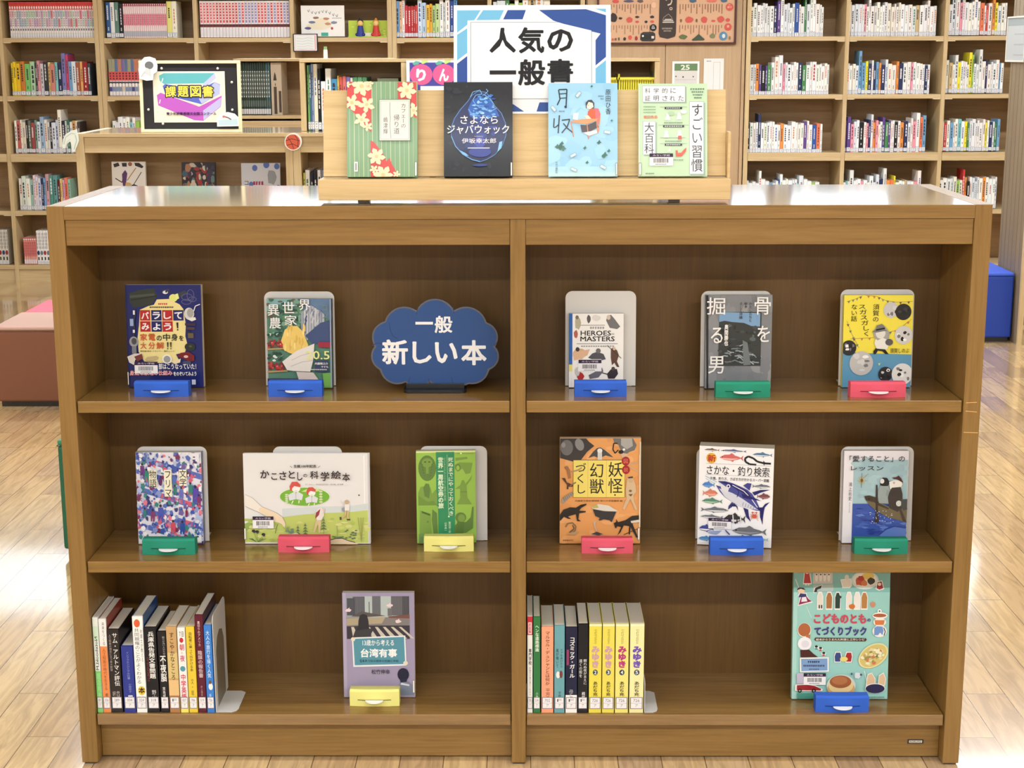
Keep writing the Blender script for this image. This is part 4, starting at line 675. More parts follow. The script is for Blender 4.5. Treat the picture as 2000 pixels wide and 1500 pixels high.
# ---- middle shelf, left bay
r, Y, h, t = face_out('book with a crowded blue and pink flea market drawing, face out', Z2, (271, 398, 884, 1063), (100, 125, 945, 1330), c_market, .018, cover=(84, 90, 150), spine_left=False)
plate_for('pale steel bookend behind the blue and pink crowd book', Z2, (273, 873, 409, 1053), Y, h, t)
stopper('green block with white tab below the blue and pink crowd book', Z2, (278, 1048, 381, 1084), GRN)
r, Y, h, t = face_out('wide white picture book with green meadow and two red-haired readers', Z2, (479, 724, 886, 1062), (95, 150, 1770, 1345), c_science, .009, hard=True, bar=(210, 972, 488, 1130), stick=(92, 1125, 118, 1278))
plate_for('pale steel bookend rising behind the wide meadow picture book', Z2, (537, 873, 671, 1055), Y, h, t)
stopper('pink block with white tab below the wide meadow picture book', Z2, (543, 1044, 643, 1080), PNK)
r, Y, h, t = face_out('green travel book printed with monuments and a darker green title band', Z2, (815, 930, 881, 1061), (95, 150, 870, 1340), c_world, .016, rot=3, cover=(150, 192, 84), spine_left=True)
plate_for('pale steel bookend behind the green travel book', Z2, (822, 872, 952, 1051), Y, h, t)
stopper('yellow block with white tab below the green travel book', Z2, (828, 1043, 925, 1078), YEL)
# ---- middle shelf, right bay
r, Y, h, t = face_out('orange large-format book of old painted creatures around a yellow title panel', Z2, (1093, 1250, 856, 1062), (78, 100, 1036, 1328), c_yokai, .016, cover=(224, 158, 96), stick=(1006, 1140, 1030, 1285))
plate_for('pale steel bookend hidden behind the orange creature book', Z2, (1104, 880, 1240, 1053), Y, h, t)
stopper('pink block with white tab below the orange creature book', Z2, (1136, 1047, 1236, 1082), PNK)
r, Y, h, t = face_out('thick white field guide with a big blue tuna on its cover', Z2, (1363, 1504, 874, 1067), (150, 112, 1050, 1370), c_fish, .036, rot=-10, tilt=1.5, cover=(222, 222, 228), bar=(282, 1015, 560, 1150))
plate_for('pale steel bookend behind the thick white field guide', Z2, (1358, 876, 1492, 1054), Y+.012, h, t)
stopper('blue block with white tab below the thick white field guide', Z2, (1387, 1047, 1491, 1085), BLUE)
r, Y, h, t = face_out('white and blue book with two figures rowing a boat at sea', Z2, (1644, 1769, 881, 1061), (160, 150, 950, 1290), c_boat, .015, cover=(228, 226, 234))
plate_for('pale steel bookend framing the rowing boat book', Z2, (1638, 873, 1779, 1056), Y, h, t)
stopper('green block with white tab below the rowing boat book', Z2, (1669, 1048, 1773, 1083), GRN)
# ---- bottom shelf
r, Y, h, t = face_out('lilac book with a city crossing photograph and a teal title plate', Z3, (672, 811, 1158, 1362), (165, 145, 888, 1190), c_taiwan, .014, rot=0, cover=(168, 160, 188), stick=(865, 1015, 884, 1145))
plate_for('pale steel bookend hidden behind the lilac city book', Z3, (672, 1172, 800, 1360), Y, h, t)
stopper('yellow block with white tab below the lilac city book', Z3, (683, 1341, 780, 1380), YEL)
r, Y, h, t = face_out('large aqua handicraft book with a pancake, a pasta plate and toy cutouts', Z3, (1546, 1733, 1106, 1366), (112, -20, 1100, 1310), c_handmade, .014, hard=True, tilt=6, cover=(166, 212, 206), bar=(228, 1042, 455, 1160))
plate_for('pale steel bookend hidden behind the large aqua handicraft book', Z3, (1570, 1150, 1700, 1360), Y, h, t, tilt=6)
stopper('blue block with white tab below the large aqua handicraft book', Z3, (1593, 1353, 1697, 1392), BLUE)

# ------------------------------------------------------------------ books standing spine out on the bottom shelf
def spine_book(label, x0, x1, yt, zs, draw, col, depth=.128, yb=1397, group=None, side=None, pagec=(212, 206, 192), back=0.0, sticker=True):
    p = atz((x0+x1)/2, yb, zs); Y = max(p.y, .013)
    a0 = max(at(x0, 1390, Y).x, -XI+.0012); a1 = at(x1, 1390, Y).x; wd = a1-a0-.0006; h = at((x0+x1)/2, yt, Y).z-zs-.0006
    r = tag(empty('book', ((a0+a1)/2, Y, zs+.0005)), label, 'book', group)
    a = Art(0, 0, 100, 1000, wd*.97, h); a.fr = (0, 0, 100, 1000); draw(a)
    b = MB(); side = side or col; ct = .0009
    # wrap with a slightly rounded back
    k = 6; prof = [(-wd/2, .004)]+[(-wd/2*math.cos(math.pi*i/k), .0012-.0012*math.sin(math.pi*i/k)) for i in range(1, k)]+[(wd/2, .004)]
    b.prism(prof+[(wd/2-ct, .005), (-wd/2+ct, .005)], 0, h, 2, col)
    b.box(-wd/2, -wd/2+ct, .004, depth, 0, h, side); b.box(wd/2-ct, wd/2, .004, depth, 0, h, side)
    a.into(b); b.build('cover', M['film'], r)
    g = MB(); g.box(-wd/2+ct, wd/2-ct, .0045, depth-.0015, .0015, h-.0008, pagec); g.build('pages', M['pages'], r)
    if sticker:
        s = Art(0, 0, 100, 100, wd*.88, .0255, oz=.009, gap=.0003+a.n*Art.STEP); s.R(0, 0, 100, 100, (110, 104, 120)); s.R(6, 5, 94, 95, (230, 228, 232))
        s.T(sticker if isinstance(sticker, str) else '913', 25, 16, 75, 40, (90, 92, 104)); s.R(6, 50, 94, 53, (170, 170, 180)); s.T('ア', 40, 60, 62, 84, (90, 92, 104))
        sb = MB(); s.into(sb); sb.build('spine_label', M['paper'], r)
    return r
def sp(bgs, *items):
    def draw(a):
        for y0, y1, c in bgs: a.R(0, y0, 100, y1, c)
        for it in items:
            if it[0] == 'V': a.V(*it[1:])
            elif it[0] == 'T': a.T(*it[1:])
            elif it[0] == 'R': a.R(*it[1:])
            elif it[0] == 'E': a.E(*it[1:])
            elif it[0] == 'H':      # lettering turned to run down the spine
                v, f = glyphs(it[1], it[7] if len(it) > 7 else 0); x0, y0, x1, y1, c = it[2:7]
                a0 = min(q[0] for q in v); a1 = max(q[0] for q in v); b0 = min(q[1] for q in v); b1 = max(q[1] for q in v)
                a.add([(x0+(b1-q[1])/(b1-b0)*(x1-x0), y0+(q[0]-a0)/(a1-a0)*(y1-y0))+tuple(q[2:]) for q in v], f, c)
    return draw
WS = (232, 232, 230)
spine_book('white and green spine-out book at the left end of its row', 187.6, 202, 1206, Z3, sp([(0, 560, (226, 234, 226)), (90, 240, (206, 230, 206)), (560, 1000, (126, 206, 116))], ('H', 'NotebookLM', 22, 200, 74, 550, BLK, .01), ('V', '超活用術', 20, 580, 85, 850, (170, 230, 160), .01)), WS, sticker='007')
spine_book('white-topped orange spine-out book, second from the left end', 202.6, 217.4, 1209, Z3, sp([(0, 290, WS), (290, 1000, (226, 138, 80))], ('V', '未来をつくる', 40, 30, 80, 280, (90, 90, 96)), ('V', '人工知能の時代を生きる', 30, 310, 76, 760, (150, 76, 40), .01), ('V', '岩本', 35, 790, 75, 860, BLK, .01)), WS, side=(150, 56, 44), sticker='336')
spine_book('thick black spine-out book with white title, third from the left', 218.4, 241, 1229, Z3, sp([(0, 1000, (40, 34, 34))], ('V', 'サム・アルトマン評伝', 40, 40, 88, 680, WS, .01), ('V', '人工知能の頂点に立つ男の野望', 8, 60, 30, 500, (170, 160, 156)), ('V', '井口耕二', 50, 740, 82, 860, (206, 200, 196)), ('V', '訳者', 15, 740, 45, 860, (190, 184, 180))), (40, 34, 34), sticker='289')
spine_book('short indigo spine-out book, lowest of the left-hand row', 243, 266.4, 1262, Z3, sp([(0, 1000, (44, 56, 140))], ('V', 'インフラエンジニアの仕事', 40, 80, 66, 500, (140, 156, 210)), ('V', '小林恭子', 48, 560, 72, 700, (140, 156, 210)), ('R', 40, 740, 78, 900, (226, 226, 232)), ('V', '新書', 42, 750, 76, 890, (60, 70, 150))), (44, 56, 140), depth=.104, sticker='004')
spine_book('tall white spine-out book with orange badge and blue side', 267.6, 288.4, 1204, Z3, sp([(0, 1000, (238, 238, 236))], ('E', 45, 70, 30, 42, (214, 96, 56), 16), ('V', '共同親権のことがよくわかる', 14, 120, 62, 700, (60, 60, 66), .0), ('V', '弁護士が教える', 70, 130, 92, 470, (80, 80, 86)), ('E', 56, 770, 36, 48, (222, 190, 60), 16), ('T', '本', 25, 735, 88, 800, BLK, .03), ('V', '監修', 20, 830, 50, 890, (90, 90, 90)), ('V', '松田', 55, 830, 85, 890, (90, 90, 90))), WS, side=(36, 82, 140), sticker='324')
spine_book('black spine-out book with blocky white title, sixth along', 289.2, 313, 1225, Z3, sp([(0, 1000, (26, 24, 28))], ('V', '兵庫県告発文書問題', 30, 50, 82, 600, WS, .02), ('V', 'なぜ知事は', 8, 340, 28, 640, (130, 60, 50)), ('V', '野山', 40, 730, 78, 850, (206, 206, 206))), (26, 24, 28), sticker='318')
spine_book('narrow black spine-out book between the black and tan books', 314.8, 331.4, 1233, Z3, sp([(0, 1000, (28, 26, 30))], ('V', '眠りが浅い人のための', 56, 60, 88, 310, (170, 170, 172)), ('V', '不夜脳', 18, 290, 90, 620, WS, .02), ('V', '東島威史', 30, 680, 66, 860, (206, 206, 206), .01)), (28, 26, 30), depth=.122, sticker='491')
spine_book('tan spine-out book with brown brush lettering', 332, 352.6, 1224, Z3, sp([(0, 1000, (196, 158, 106)), (300, 600, (210, 186, 126)), (620, 800, (222, 186, 132)), (800, 1000, (172, 120, 76))], ('V', 'すこやかなところ', 28, 60, 74, 620, (76, 56, 40), .015), ('V', '原田', 34, 840, 70, 910, (86, 60, 44))), (196, 158, 106), sticker='F')
spine_book('white spine-out book with red characters and a yellow foot', 353.4, 369.2, 1226, Z3, sp([(0, 860, WS), (860, 1000, (236, 222, 110))], ('T', '７日', 25, 45, 80, 105, (70, 70, 76), .02), ('E', 50, 145, 26, 30, (196, 50, 60), 14), ('T', '朝', 22, 190, 82, 265, (206, 60, 90), .02), ('T', 'と', 40, 280, 66, 305, (120, 120, 120)), ('T', '夜', 22, 320, 82, 395, (206, 80, 120), .02), ('E', 50, 480, 34, 32, (86, 150, 170), 14), ('V', '中学英語', 18, 540, 84, 850, (206, 60, 90), .02), ('V', '森', 30, 870, 70, 900, (150, 150, 80))), WS, sticker='837')
spine_book('yellow spine-out book beside the maroon one', 370, 387.2, 1224, Z3, sp([(0, 1000, (226, 196, 64))], ('V', '自転車に乗って出かける本', 30, 60, 70, 520, (60, 50, 36), .01), ('V', '文・絵', 34, 600, 66, 800, (90, 80, 40)), ('V', '正樹', 36, 830, 68, 900, (60, 50, 36), .01)), (226, 196, 64), sticker='786')
spine_book('maroon spine-out book with pale characters and a dark side', 388, 404.4, 1201, Z3, sp([(0, 1000, (90, 24, 44))], ('V', '裏切りのアメリカ', 32, 60, 64, 320, (222, 200, 200), .01), ('V', '陰謀の報告書', 22, 360, 78, 640, (206, 182, 186), .02), ('V', '井上達夫', 38, 720, 62, 830, (190, 160, 166))), (90, 24, 44), depth=.135, side=(60, 22, 40), sticker='319')
spine_book('blue spine-out book with a cartoon traveller, last before the bookend', 405, 420, 1221, Z3, sp([(0, 1000, (58, 124, 206))], ('V', '大人の旅行を描く人気', 24, 60, 74, 600, (206, 224, 240), .015), ('E', 60, 700, 30, 40, WS, 14), ('E', 55, 650, 18, 22, (110, 80, 56), 12), ('V', '新書', 36, 780, 66, 880, (190, 210, 236), .01)), (58, 124, 206), sticker='726')
def L_bookend(label, x0, x1, yt, yb, bx1, right=True):
    """bookend seen edge on: upright plate beside the books, foot running away from them"""
    Y = .014; p0 = at(x0, yb, Y).x; h = at(x0, yt, Y).z-Z3; w_ = at(bx1, yb, Y+.02).x-p0
    r = tag(empty('bookend', (p0+.001, Y, Z3+.0004)), label, 'bookend')
    m = MB(); m.prism(rrect(0, .001, .128, h, .014, True), 0, .0013, 0, STEEL); m.build('upright_plate', M['steel'], r, bevel=.0003)
    m = MB(); m.prism([(0, 0), (w_-.012, 0), (w_-.003, .006), (w_, .016), (w_, .1), (w_-.01, .108), (0, .108)], 0, .0012, 2, STEEL); m.build('base_plate', M['steel'], r, bevel=.0003)
    m = MB(); m.prism([(.02, .004), (.1, .004), (.1, h*.6), (.085, h*.72), (.06, h*.76), (.035, h*.72), (.02, h*.6)], .0013, .0019, 0, (120, 112, 96)); m.build('pressed_panel', M['steel'], r)
L_bookend('pale steel bookend holding the row of books beside the left panel', 421, 424, 1204, 1392, 466)
LB = (206, 200, 186)
spine_book('thin white and red spine-out book against the middle divider', 1029.8, 1040.4, 1204, Z3, sp([(0, 190, (196, 46, 60)), (190, 1000, WS)], ('R', 14, 60, 86, 180, (226, 226, 226)), ('V', '超図解', 24, 66, 76, 174, (196, 46, 60), .02), ('V', '専門学校', 24, 330, 84, 500, BLK, .02), ('V', '卒業生の進む道とこれから', 34, 520, 70, 820, (110, 110, 116)), ('R', 0, 860, 100, 890, (90, 150, 80))), WS, sticker='376')
spine_book('narrow green spine-out book with white lettering', 1041.4, 1055.4, 1205, Z3, sp([(0, 1000, (48, 116, 66))], ('V', 'ヘンな道路標識', 26, 80, 82, 360, (226, 236, 224), .015), ('V', '小林', 34, 780, 72, 850, (206, 226, 206))), (48, 116, 66), sticker='514')
spine_book('salmon spine-out book with black vertical title', 1057, 1081, 1224, Z3, sp([(0, 1000, (238, 158, 126))], ('V', 'マルセル・デュシャンとは何か', 32, 50, 70, 680, (50, 36, 36), .012), ('V', '平芳幸', 34, 710, 74, 850, (70, 50, 46))), (238, 158, 126), sticker='702')
spine_book('teal spine-out book between the salmon and navy ones', 1082, 1102.8, 1222, Z3, sp([(0, 1000, (104, 160, 170))], ('V', 'ドアをあけたら', 56, 260, 84, 480, (40, 50, 56), .008), ('V', '風が鳴いて', 14, 260, 42, 480, (40, 50, 56), .008), ('E', 36, 560, 20, 40, (226, 226, 222), 12), ('E', 66, 555, 16, 44, (110, 60, 60), 12), ('V', '宇野碧', 40, 750, 66, 860, (40, 50, 56))), (104, 160, 170), sticker='F')
spine_book('navy spine-out book with a bold white title and white foot', 1103.8, 1127.2, 1225, Z3, sp([(0, 790, (26, 30, 60)), (790, 1000, (236, 234, 232))], ('V', 'コズミック・ガール', 34, 110, 80, 590, WS, .025), ('R', 8, 260, 28, 440, (140, 60, 96)), ('V', '伊与', 32, 720, 66, 870, (150, 150, 156), .02)), (26, 30, 60), sticker='F')
spine_book('black spine-out book beside the four yellow comic volumes', 1128, 1147.8, 1219, Z3, sp([(0, 1000, (26, 26, 32))], ('V', '眠れぬ夜がまえに', 56, 390, 90, 680, (226, 226, 226)), ('V', '遠くの街を', 10, 390, 44, 600, (226, 226, 226)), ('V', '桐野', 40, 760, 74, 850, (226, 226, 226), .01)), (26, 26, 32), sticker='F')
for i, (x0, x1, nm, num, yc, tc) in enumerate(((1149.4, 1174.4, 'first', '2', (226, 212, 84), (196, 156, 166)), (1175.2, 1199.4, 'second', '3', (226, 212, 92), (196, 152, 170)), (1200.4, 1226.8, 'third', '4', (230, 220, 124), (176, 60, 120)), (1228.4, 1256.6, 'fourth', '5', (234, 228, 168), (106, 80, 176)))):
    spine_book('yellow thick comic volume, %s of four in their row, numbered %s' % (nm, num), x0, x1, 1219, Z3, sp([(0, 1000, yc), (0, 20, (240, 236, 200))], ('H', 'ビッグコミックスワイド', 40, 60, 62, 220, (40, 36, 30), .01), ('V', 'みゆき', 18, 240, 82, 490, tc, .06), ('E', 50, 540, 20, 32, (44, 64, 90), 16), ('T', num, 40, 520, 60, 560, WS, .02), ('V', 'あだち充', 32, 640, 70, 810, (50, 44, 30), .02)), yc, pagec=LB, sticker='726')
L_bookend('pale steel bookend half hidden at the end of the yellow volumes', 1257.2, 1260, 1330, 1388, 1283)

# ------------------------------------------------------------------ display stand with four books on the case top
def top_stand():
    Y0 = .045; zt = H
    xa, xb = at(622, 370, Y0).x, at(1427, 370, Y0).x; za, zb = at(1000, 391, Y0).z, at(1000, 351, Y0).z
    r = tag(empty('display_stand', ((xa+xb)/2, Y0, zt+.0003)), 'long pale ash display stand with a front ledge on the brown bookcase', 'display stand')
    hw = (xb-xa)/2; z0, z1 = za-zt, zb-zt
    m = MB(); m.box(-hw, hw, 0, .07, z0, z1); m.build('front_ledge', M['ash_h'], r, bevel=.001)
    YB = Y0+.046; tl = R_(12); xl, xr = at(627, 180, YB).x, at(1422, 180, YB).x
    ht = (at(1000, 179, YB+.03).z-zt-z1)/math.cos(tl); cx = (xa+xb)/2
    m = MB(); m.box(xl-cx, xr-cx, 0, .012, 0, ht); o = m.build('back_board', M['ash_h'], r, (0, .046, z1+.003), bevel=.001); o.rotation_euler.x = -tl
    m = MB()
    for x_ in (-.18, .18): m.prism([(.062, z1+.0002), (.12, z1-.03), (.12, z1+.02), (.046+.013+.08*math.sin(tl)+.003, z1+.08)], x_-.006, x_+.006, 0)
    m.build('rear_brace', M['ash_h'], r)
    m = MB(); m.box(xr-cx+.0006, xr-cx+.0056, .03, .062, z1+.0003, at(1424, 258, Y0+.03).z-zt); m.build('side_cheek', M['ash_h'], r)
    for xp in (712, 1315):
        m = MB(); xx = at(xp, 395, Y0+.02).x-cx; m.box(xx-.011, xx+.011, .004, .03, 0, z0, (52, 42, 32)); m.build('foot', M['plastic'], r)
    return Y0, z0, tl, YB, zt+z1
Y0, z0, TLT, YB, ZL = top_stand()
def stand_book(label, px, fr, draw, cover, t=.017, spine_left=True, bar=None, stick=None, hard=True):
    xl, xr, yt, yb = px; Yf = YB-t-.0062
    a0, a1 = at(xl, (yt+yb)/2, Yf+.02).x, at(xr, (yt+yb)/2, Yf+.02).x; h = .18
    for _ in range(6): h = (at((xl+xr)/2, yt, Yf+h*math.sin(TLT)).z-ZL-t*math.sin(TLT))/math.cos(TLT)
    r = tag(empty('book', ((a0+a1)/2, Yf, ZL+t*math.sin(TLT)+.0006), (-TLT, 0, 0)), label, 'book')
    ybase = at(0, 0, 1) if 0 else None
    a = Art(*fr, a1-a0, h); draw(a); book_mesh(r, a1-a0, h, t, a, cover, spine_left, hard=hard)
    if bar:
        k = Art(*fr, a1-a0, h, gap=.0003+a.n*Art.STEP); barcode(k, *bar); b = MB(); k.into(b); b.build('barcode_label', M['paper'], r)
    if stick:
        k = Art(*fr, a1-a0, h, gap=.0003+a.n*Art.STEP); k.R(*stick, (90, 80, 74)); x0_, y0_, x1_, y1_ = stick; k.R(x0_+3, y0_+4, x1_-3, y1_-4, (240, 238, 230)); b = MB(); k.into(b); b.build('spine_label', M['paper'], r)
def c_cafe(a):
    GR = (126, 164, 128); CRM = (230, 218, 184); RED = (206, 76, 76); a.R(*a.fr, GR)
    for k in range(16): x = 360+k*44; a.L([(x, 50), (x+8, 1003)], 6 if k % 2 else 3, (196, 210, 168))
    a.P([(338, 50), (575, 50), (572, 560), (540, 520), (480, 450), (420, 380), (380, 330), (338, 300)], RED); a.P([(830, 55), (1010, 60), (1018, 420), (985, 400), (950, 330), (950, 240), (832, 232)], RED); a.P([(565, 640), (600, 655), (650, 720), (700, 790), (720, 850), (750, 815), (775, 880), (800, 920), (830, 1003), (568, 1003)], RED)
    def fl(cx, cy, r, rot=0, n=5):
        for k in range(n):
            t = rot+2*math.pi*k/n; a.P([(cx+r*.2*math.cos(t-1.2), cy+r*.2*math.sin(t-1.2)), (cx+r*.75*math.cos(t-.38), cy+r*.75*math.sin(t-.38)), (cx+r*math.cos(t-.1), cy+r*math.sin(t-.1)), (cx+r*.92*math.cos(t+.05), cy+r*.92*math.sin(t+.05)), (cx+r*.75*math.cos(t+.38), cy+r*.75*math.sin(t+.38)), (cx+r*.2*math.cos(t+1.2), cy+r*.2*math.sin(t+1.2))], CRM)
        a.E(cx, cy, r*.2, r*.2, (214, 196, 140), 12)
    for f in ((480, 95, 105, .3, 6), (385, 260, 90, .1), (530, 280, 85, .5), (480, 430, 80, .2), (540, 500, 50, .6), (920, 140, 96, .2, 6), (985, 340, 80, .8), (625, 800, 90, .2, 6), (690, 985, 100, .1, 6), (600, 930, 46, .4), (820, 980, 40, 0)): fl(*f)
    for f in ((345, 80, 36), (560, 70, 40)): fl(*f)
    a.R(650, 230, 955, 645, (108, 140, 112)); a.R(656, 236, 949, 639, (226, 226, 220)); a.R(664, 244, 941, 631, (110, 130, 116)); a.R(667, 247, 938, 628, (222, 220, 214))
    a.V('カフェーの', 862, 270, 912, 520, (60, 62, 66), .0); a.V('帰り道', 792, 380, 850, 580, (60, 62, 66), .0); a.V('嶋津輝', 692, 405, 735, 580, (80, 80, 84), .0); a.L([(757, 260), (755, 340), (760, 420), (756, 500), (766, 620)], 4, (110, 110, 116))
    a.R(408, 855, 444, 952, WHT); a.R(418, 868, 434, 940, (150, 150, 140))
stand_book('green striped book with red and cream flowers on the display stand', (678, 815, 160, 350), (338, 50, 1020, 1003), c_cafe, (126, 164, 128), .018, True, stick=(996, 855, 1018, 998))
def c_drop(a):
    a.R(*a.fr, (22, 25, 34)); q = random.Random(4); a.R(1285, 55, 1310, 1000, (22, 24, 32)); a.R(1910, 55, 1958, 1000, (20, 22, 30)); a.R(1285, 55, 1958, 78, (26, 28, 36))
    for i in range(80): a.B(q.uniform(1320, 1900), q.uniform(90, 980), q.uniform(10, 60), q.uniform(10, 50), q.choice([(27, 31, 42), (18, 21, 30), (34, 39, 52), (24, 28, 38)]), i, j=.6)
    drop = [(1640, 855), (1560, 830), (1470, 780), (1400, 700), (1360, 600), (1355, 520), (1390, 420), (1450, 330), (1520, 250), (1560, 190), (1620, 150), (1700, 160), (1740, 210), (1780, 290), (1850, 370), (1890, 470), (1895, 590), (1860, 690), (1790, 780), (1710, 830)]
    a.P(drop, (32, 44, 92)); a.L(drop, 7, (86, 128, 190), True)
    for i in range(30):
        t = q.uniform(0, 6.28); r = q.uniform(.1, .85); a.B(1630+230*r*math.cos(t), 560+260*r*math.sin(t), q.uniform(20, 80), q.uniform(16, 60), q.choice([(38, 54, 120), (30, 44, 104), (46, 66, 150), (28, 36, 80)]), i+100, j=.6)
    a.P([(1520, 330), (1560, 240), (1640, 200), (1740, 230), (1800, 330), (1830, 400), (1730, 420), (1600, 440), (1540, 400)], (44, 96, 186))
    for i in range(60): t = q.uniform(0, 6.28); a.B(1660+q.uniform(-120, 120), 300+q.uniform(-110, 120), q.uniform(8, 36), q.uniform(5, 22), q.choice([(76, 140, 220), (52, 108, 200), (110, 176, 236), (36, 72, 150), (150, 204, 244)]), i+200, j=.6)
    for pts in ([(1545, 210), (1570, 160), (1640, 140), (1660, 180), (1600, 190), (1570, 240), (1600, 290), (1680, 300)], [(1680, 190), (1720, 150), (1700, 130)], [(1600, 290), (1680, 330), (1740, 360), (1800, 320)], [(1530, 330), (1560, 390), (1640, 400)], [(1670, 180), (1740, 230), (1780, 290)]): a.L(pts, 6, (120, 176, 230))
    a.P([(1440, 740), (1500, 770), (1530, 800), (1480, 790)], (120, 180, 230)); a.P([(1830, 660), (1860, 650), (1850, 720), (1810, 760)], (130, 190, 240)); a.L([(1360, 600), (1400, 700), (1470, 780), (1560, 835), (1640, 855)], 9, (110, 160, 220)); a.E(1640, 760, 110, 50, (46, 64, 150)); a.E(1640, 660, 50, 60, (60, 76, 170))
    a.T('さよなら', 1448, 395, 1815, 478, WHT, .01); a.T('ジャバウォック', 1318, 488, 1925, 578, WHT, .012, .0); a.T('伊坂幸太郎', 1462, 622, 1798, 672, (222, 222, 232), .012); a.R(1585, 600, 1670, 606, (150, 160, 190)); a.R(1520, 715, 1735, 724, (206, 210, 230)); a.B(1640, 890, 90, 16, (40, 60, 130), 2)
stand_book('black book with a glowing blue water drop on the display stand', (867, 1001, 161, 350), (1285, 55, 1958, 1000), c_drop, (24, 26, 34), .02, True, stick=(1938, 862, 1956, 998))
def c_salary(a):
    a.R(*a.fr, (150, 200, 232)); q = random.Random(1)
    for i in range(24): a.B(q.uniform(180, 800), q.uniform(90, 980), q.uniform(60, 130), q.uniform(50, 110), q.choice([(156, 206, 234), (144, 196, 230), (162, 210, 234)]), i)
    a.R(155, 900, 825, 1000, (170, 214, 232)); a.R(155, 960, 825, 1000, (184, 222, 228))
    K = (28, 36, 50)
    a.L([(255, 138), (268, 230), (240, 290)], 11, K); a.L([(255, 136), (335, 132), (326, 318)], 11, K); a.L([(266, 178), (330, 172)], 8, K); a.L([(262, 222), (328, 216)], 8, K); a.E(322, 306, 12, 12, K)
    a.L([(212, 420), (206, 510), (222, 512), (258, 480)], 10, K); a.L([(262, 390), (250, 570)], 11, K); a.L([(285, 440), (362, 430), (340, 500), (284, 566)], 11, K); a.L([(300, 470), (340, 520), (390, 562)], 11, K)
    a.V('原田ひ香', 708, 130, 760, 385, (50, 56, 66), .002); a.bars(638, 195, 692, 205, 4, (96, 130, 160)); a.bars(660, 222, 692, 232, 3, (96, 130, 160)); a.bars(258, 346, 315, 356, 4, (96, 130, 160)); a.V('中央公論新社', 222, 850, 245, 970, (96, 120, 140))
    a.P([(520, 320), (515, 270), (540, 240), (575, 238), (600, 270), (598, 320), (560, 330)], (66, 62, 76)); a.P([(525, 300), (545, 258), (585, 270), (592, 310), (560, 330), (530, 325)], (240, 222, 210)); a.E(542, 292, 4, 4, K); a.P([(530, 420), (540, 350), (570, 325), (610, 330), (625, 390), (610, 440), (550, 450)], (216, 92, 56)); a.P([(600, 320), (640, 325), (660, 380), (640, 480), (615, 440)], (214, 106, 116)); a.P([(500, 400), (540, 390), (575, 430), (540, 440)], (236, 214, 200)); a.P([(395, 370), (450, 365), (440, 440), (390, 430)], (206, 224, 236))
    a.P([(360, 450), (480, 430), (640, 425), (620, 445), (530, 480), (400, 465)], (214, 150, 104)); a.P([(465, 485), (530, 490), (620, 450), (640, 510), (540, 565), (480, 560)], (70, 62, 70))
    for pts in ([(375, 465), (400, 605)], [(530, 480), (545, 630)], [(620, 445), (635, 570)], [(540, 600), (640, 555), (655, 400)]): a.L(pts, 9, (206, 134, 92))
    a.P([(490, 565), (620, 540), (630, 570), (550, 595)], (236, 226, 224))
    for x, y, s_ in ((575, 102, 14), (768, 444, 13), (645, 660, 24), (508, 715, 20), (530, 860, 18), (270, 700, 40), (300, 720, 30), (240, 700, 26), (285, 670, 22), (700, 785, 32), (740, 745, 20), (690, 800, 20)): a.P([(x-s_, y+s_*.3), (x-s_*.3, y-s_*.3), (x+s_*.2, y-s_), (x+s_*.5, y-s_*.2), (x+s_, y+s_*.1), (x+s_*.3, y+s_*.5), (x, y+s_), (x-s_*.4, y+s_*.5)], q.choice([(58, 110, 96), (70, 120, 104), (48, 94, 84)]))
    for x, y, r in ((445, 185, .9), (205, 325, -.9), (725, 560, -.2), (395, 790, .5), (400, 932, -.4), (685, 908, -.5)):
        u = [(x+30*math.cos(r)*sx+14*math.sin(r)*sy, y-30*math.sin(r)*sx+14*math.cos(r)*sy) for sx, sy in ((-1, -1), (1, -1), (1, 1), (-1, 1))]; a.P(u, (196, 214, 226)); a.L(u, 3, (130, 150, 166), True)
stand_book('light blue book with a woman at a desk on the display stand', (1071, 1206, 163, 350), (155, 70, 825, 1000), c_salary, (150, 200, 232), .016, False, stick=(806, 865, 823, 990))
